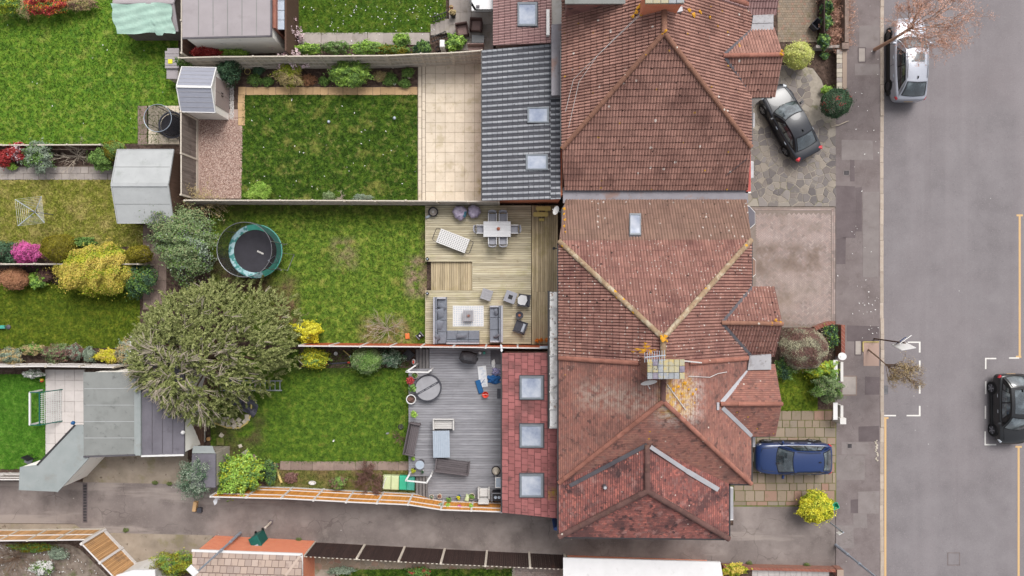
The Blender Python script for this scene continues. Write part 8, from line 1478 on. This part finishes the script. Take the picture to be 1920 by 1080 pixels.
for x in (-.12, .08): mb = MB(); mb.lathe((x, 0, .75), [(.08, 0), (.085, .03), (.05, .03), (.03, .02), (0, .02)], 14); mb.build('burner', 'metal_light', e, False)
e = E('sand_box', 'green plastic sand and water box below lower steps', 'play box', P(750, 903, 0), -.03)
for i, (x, m) in enumerate(((-.72, 'green_pale'), (-.25, 'green_pale'), (.22, 'green_box'), (.66, 'teal_plastic'))): mb = MB(); mb.box((x, -.0, 0), (.45, .82, .3+.03*(i % 2)), ch=.05); mb.build('lid_panel', m, e, False)
mb = MB(); mb.tube([(-.92, -.3, .32), (-.85, .1, .36), (-.75, .32, .32)], .03, 5); mb.build('handle', 'white_pvc', e, False)
# terrace furniture
def wicker(label, px, py, rot):
    c = P(px, py, .7); e = E('wicker_armchair', label, 'chair', (c.x, c.y, .28), rot); mb = MB(); mb.box((0, 0, .08), (.56, .56, .32), ch=.03); mb.build('seat', 'chair_brown', e, False); mb = MB(); mb.box((0, .3, .08), (.68, .1, .62), ch=.03); mb.build('backrest', 'chair_brown_dark', e, False)
    for s_ in (-1, 1): mb = MB(); mb.box((s_*.32, 0, .08), (.08, .6, .48), ch=.02); mb.build('armrest', 'chair_brown_dark', e, False)
    legs(e, .6, .6, .08, 'plastic_black', .05)
wicker('brown wicker armchair nearest the terrace steps', 866.5, 56, .15); wicker('brown wicker armchair beside the blue table', 892.5, 47, -.05)
e = E('patio_table', 'small blue topped table on terrace', 'table', P(896, 72, .8).xy.to_3d()+Vector((0, 0, .28))); mb = MB(); mb.box((0, 0, .42), (.72, .46, .04), ch=.01); mb.build('table_top', 'felt_blue' if False else 'car_navy', e, False); legs(e, .7, .44, .42, 'chair_brown_dark', .06); mb = MB(); mb.box((0, 0, .1), (.6, .36, .3)); mb.build('shelf', 'chair_brown_dark', e, False)
bench('brown wicker bench against the panel fence', 892, 95, 0, .95, .42, 'chair_brown', .28, False, True, 4, name='wicker_bench')
# odds and ends
e = E('garden_hoop', 'yellow hoop in flower bed by evergreen', 'hoop', P(464, 134, .06)); mb = MB(); mb.tube([(.17*math.cos(.3927*i), .17*math.sin(.3927*i), 0) for i in range(16)], .02, 5, closed=True); mb.build('ring', 'yellow_wood', e, False)
for i, (x, y, m, lab) in enumerate([(479, 155, 'blue_plastic', 'blue plastic toy in the flower bed'), (767, 146, 'post', 'cream stone ball in bed near patio'), (740, 158, 'white_pvc', 'white pebble ornament on bed edging'), (617, 229, 'metal_light', 'pale feather toy in middle of dark lawn'), (740, 222, 'metal_light', 'pale toy on dark lawn near patio')]): mb = MB(); e = E('garden_ornament', lab, 'ornament', P(x, y, .03)); mb.lathe((0, 0, 0), [(0, 0), (.08, .02), (.1, .08), (.05, .14), (0, .15)], 10, sy=.7+.1*i); mb.build('shell', m, e, False, True)
e = E('fallen_branch', 'pale broken branch lying by dark holly bush', 'branch', P(1575, 233, .05)); mb = MB(); mb.tube([(-.5, -.15, 0), (-.1, -.06, .04), (.35, .14, .05), (.5, .18, .05)], [.03, .035, .03, .02], 6); mb.tube([(-.1, -.06, .04), (-.35, .02, .04)], .02, 5); mb.build('wood', 'bark_grey', e, False)
e = E('rubble', 'line of pale rubble lying along kerb', 'rubble', P(1643, 845, .0))
for i in range(14): mb = MB(); mb.box((random.uniform(-.08, .08), .6-i*.09, 0), (random.uniform(.05, .12), random.uniform(.05, .12), random.uniform(.02, .06)), random.random()*3, ch=.008); mb.build('stone', 'stone', e, False)
c = P(1046, 977, .5); e = E('paddle_board', 'blue board standing in gap by the extension end', 'board', P(1041, 974, 0)); mb = MB(); mb.prism([(.18*math.cos(.3927*i)*1.1, .1*math.sin(.3927*i)) for i in range(16)], 0, 1.5); mb.build('panel', 'felt_blue' if False else 'blue_label', e, False)
for i, (x, y, r_, lab) in enumerate([(1012, 652.5, .0, 'small white plate on fence, modelled as a gull')]):
    bird(lab, x-72, y, 2.08, .1, .55)  # gull mesh stands in for a small white plate
lump('grey_cap', 'grey plastic gutter piece by lean to roof', 1022, 651, .3, .06, 'metal_light', 'pipe', 2.2, .02, .05, .25); lump('grey_cap', 'grey plastic pipe piece beside red extension', 1022, 668.5, .26, .06, 'metal_light', 'pipe', 2.9, .02, -.05, .25)
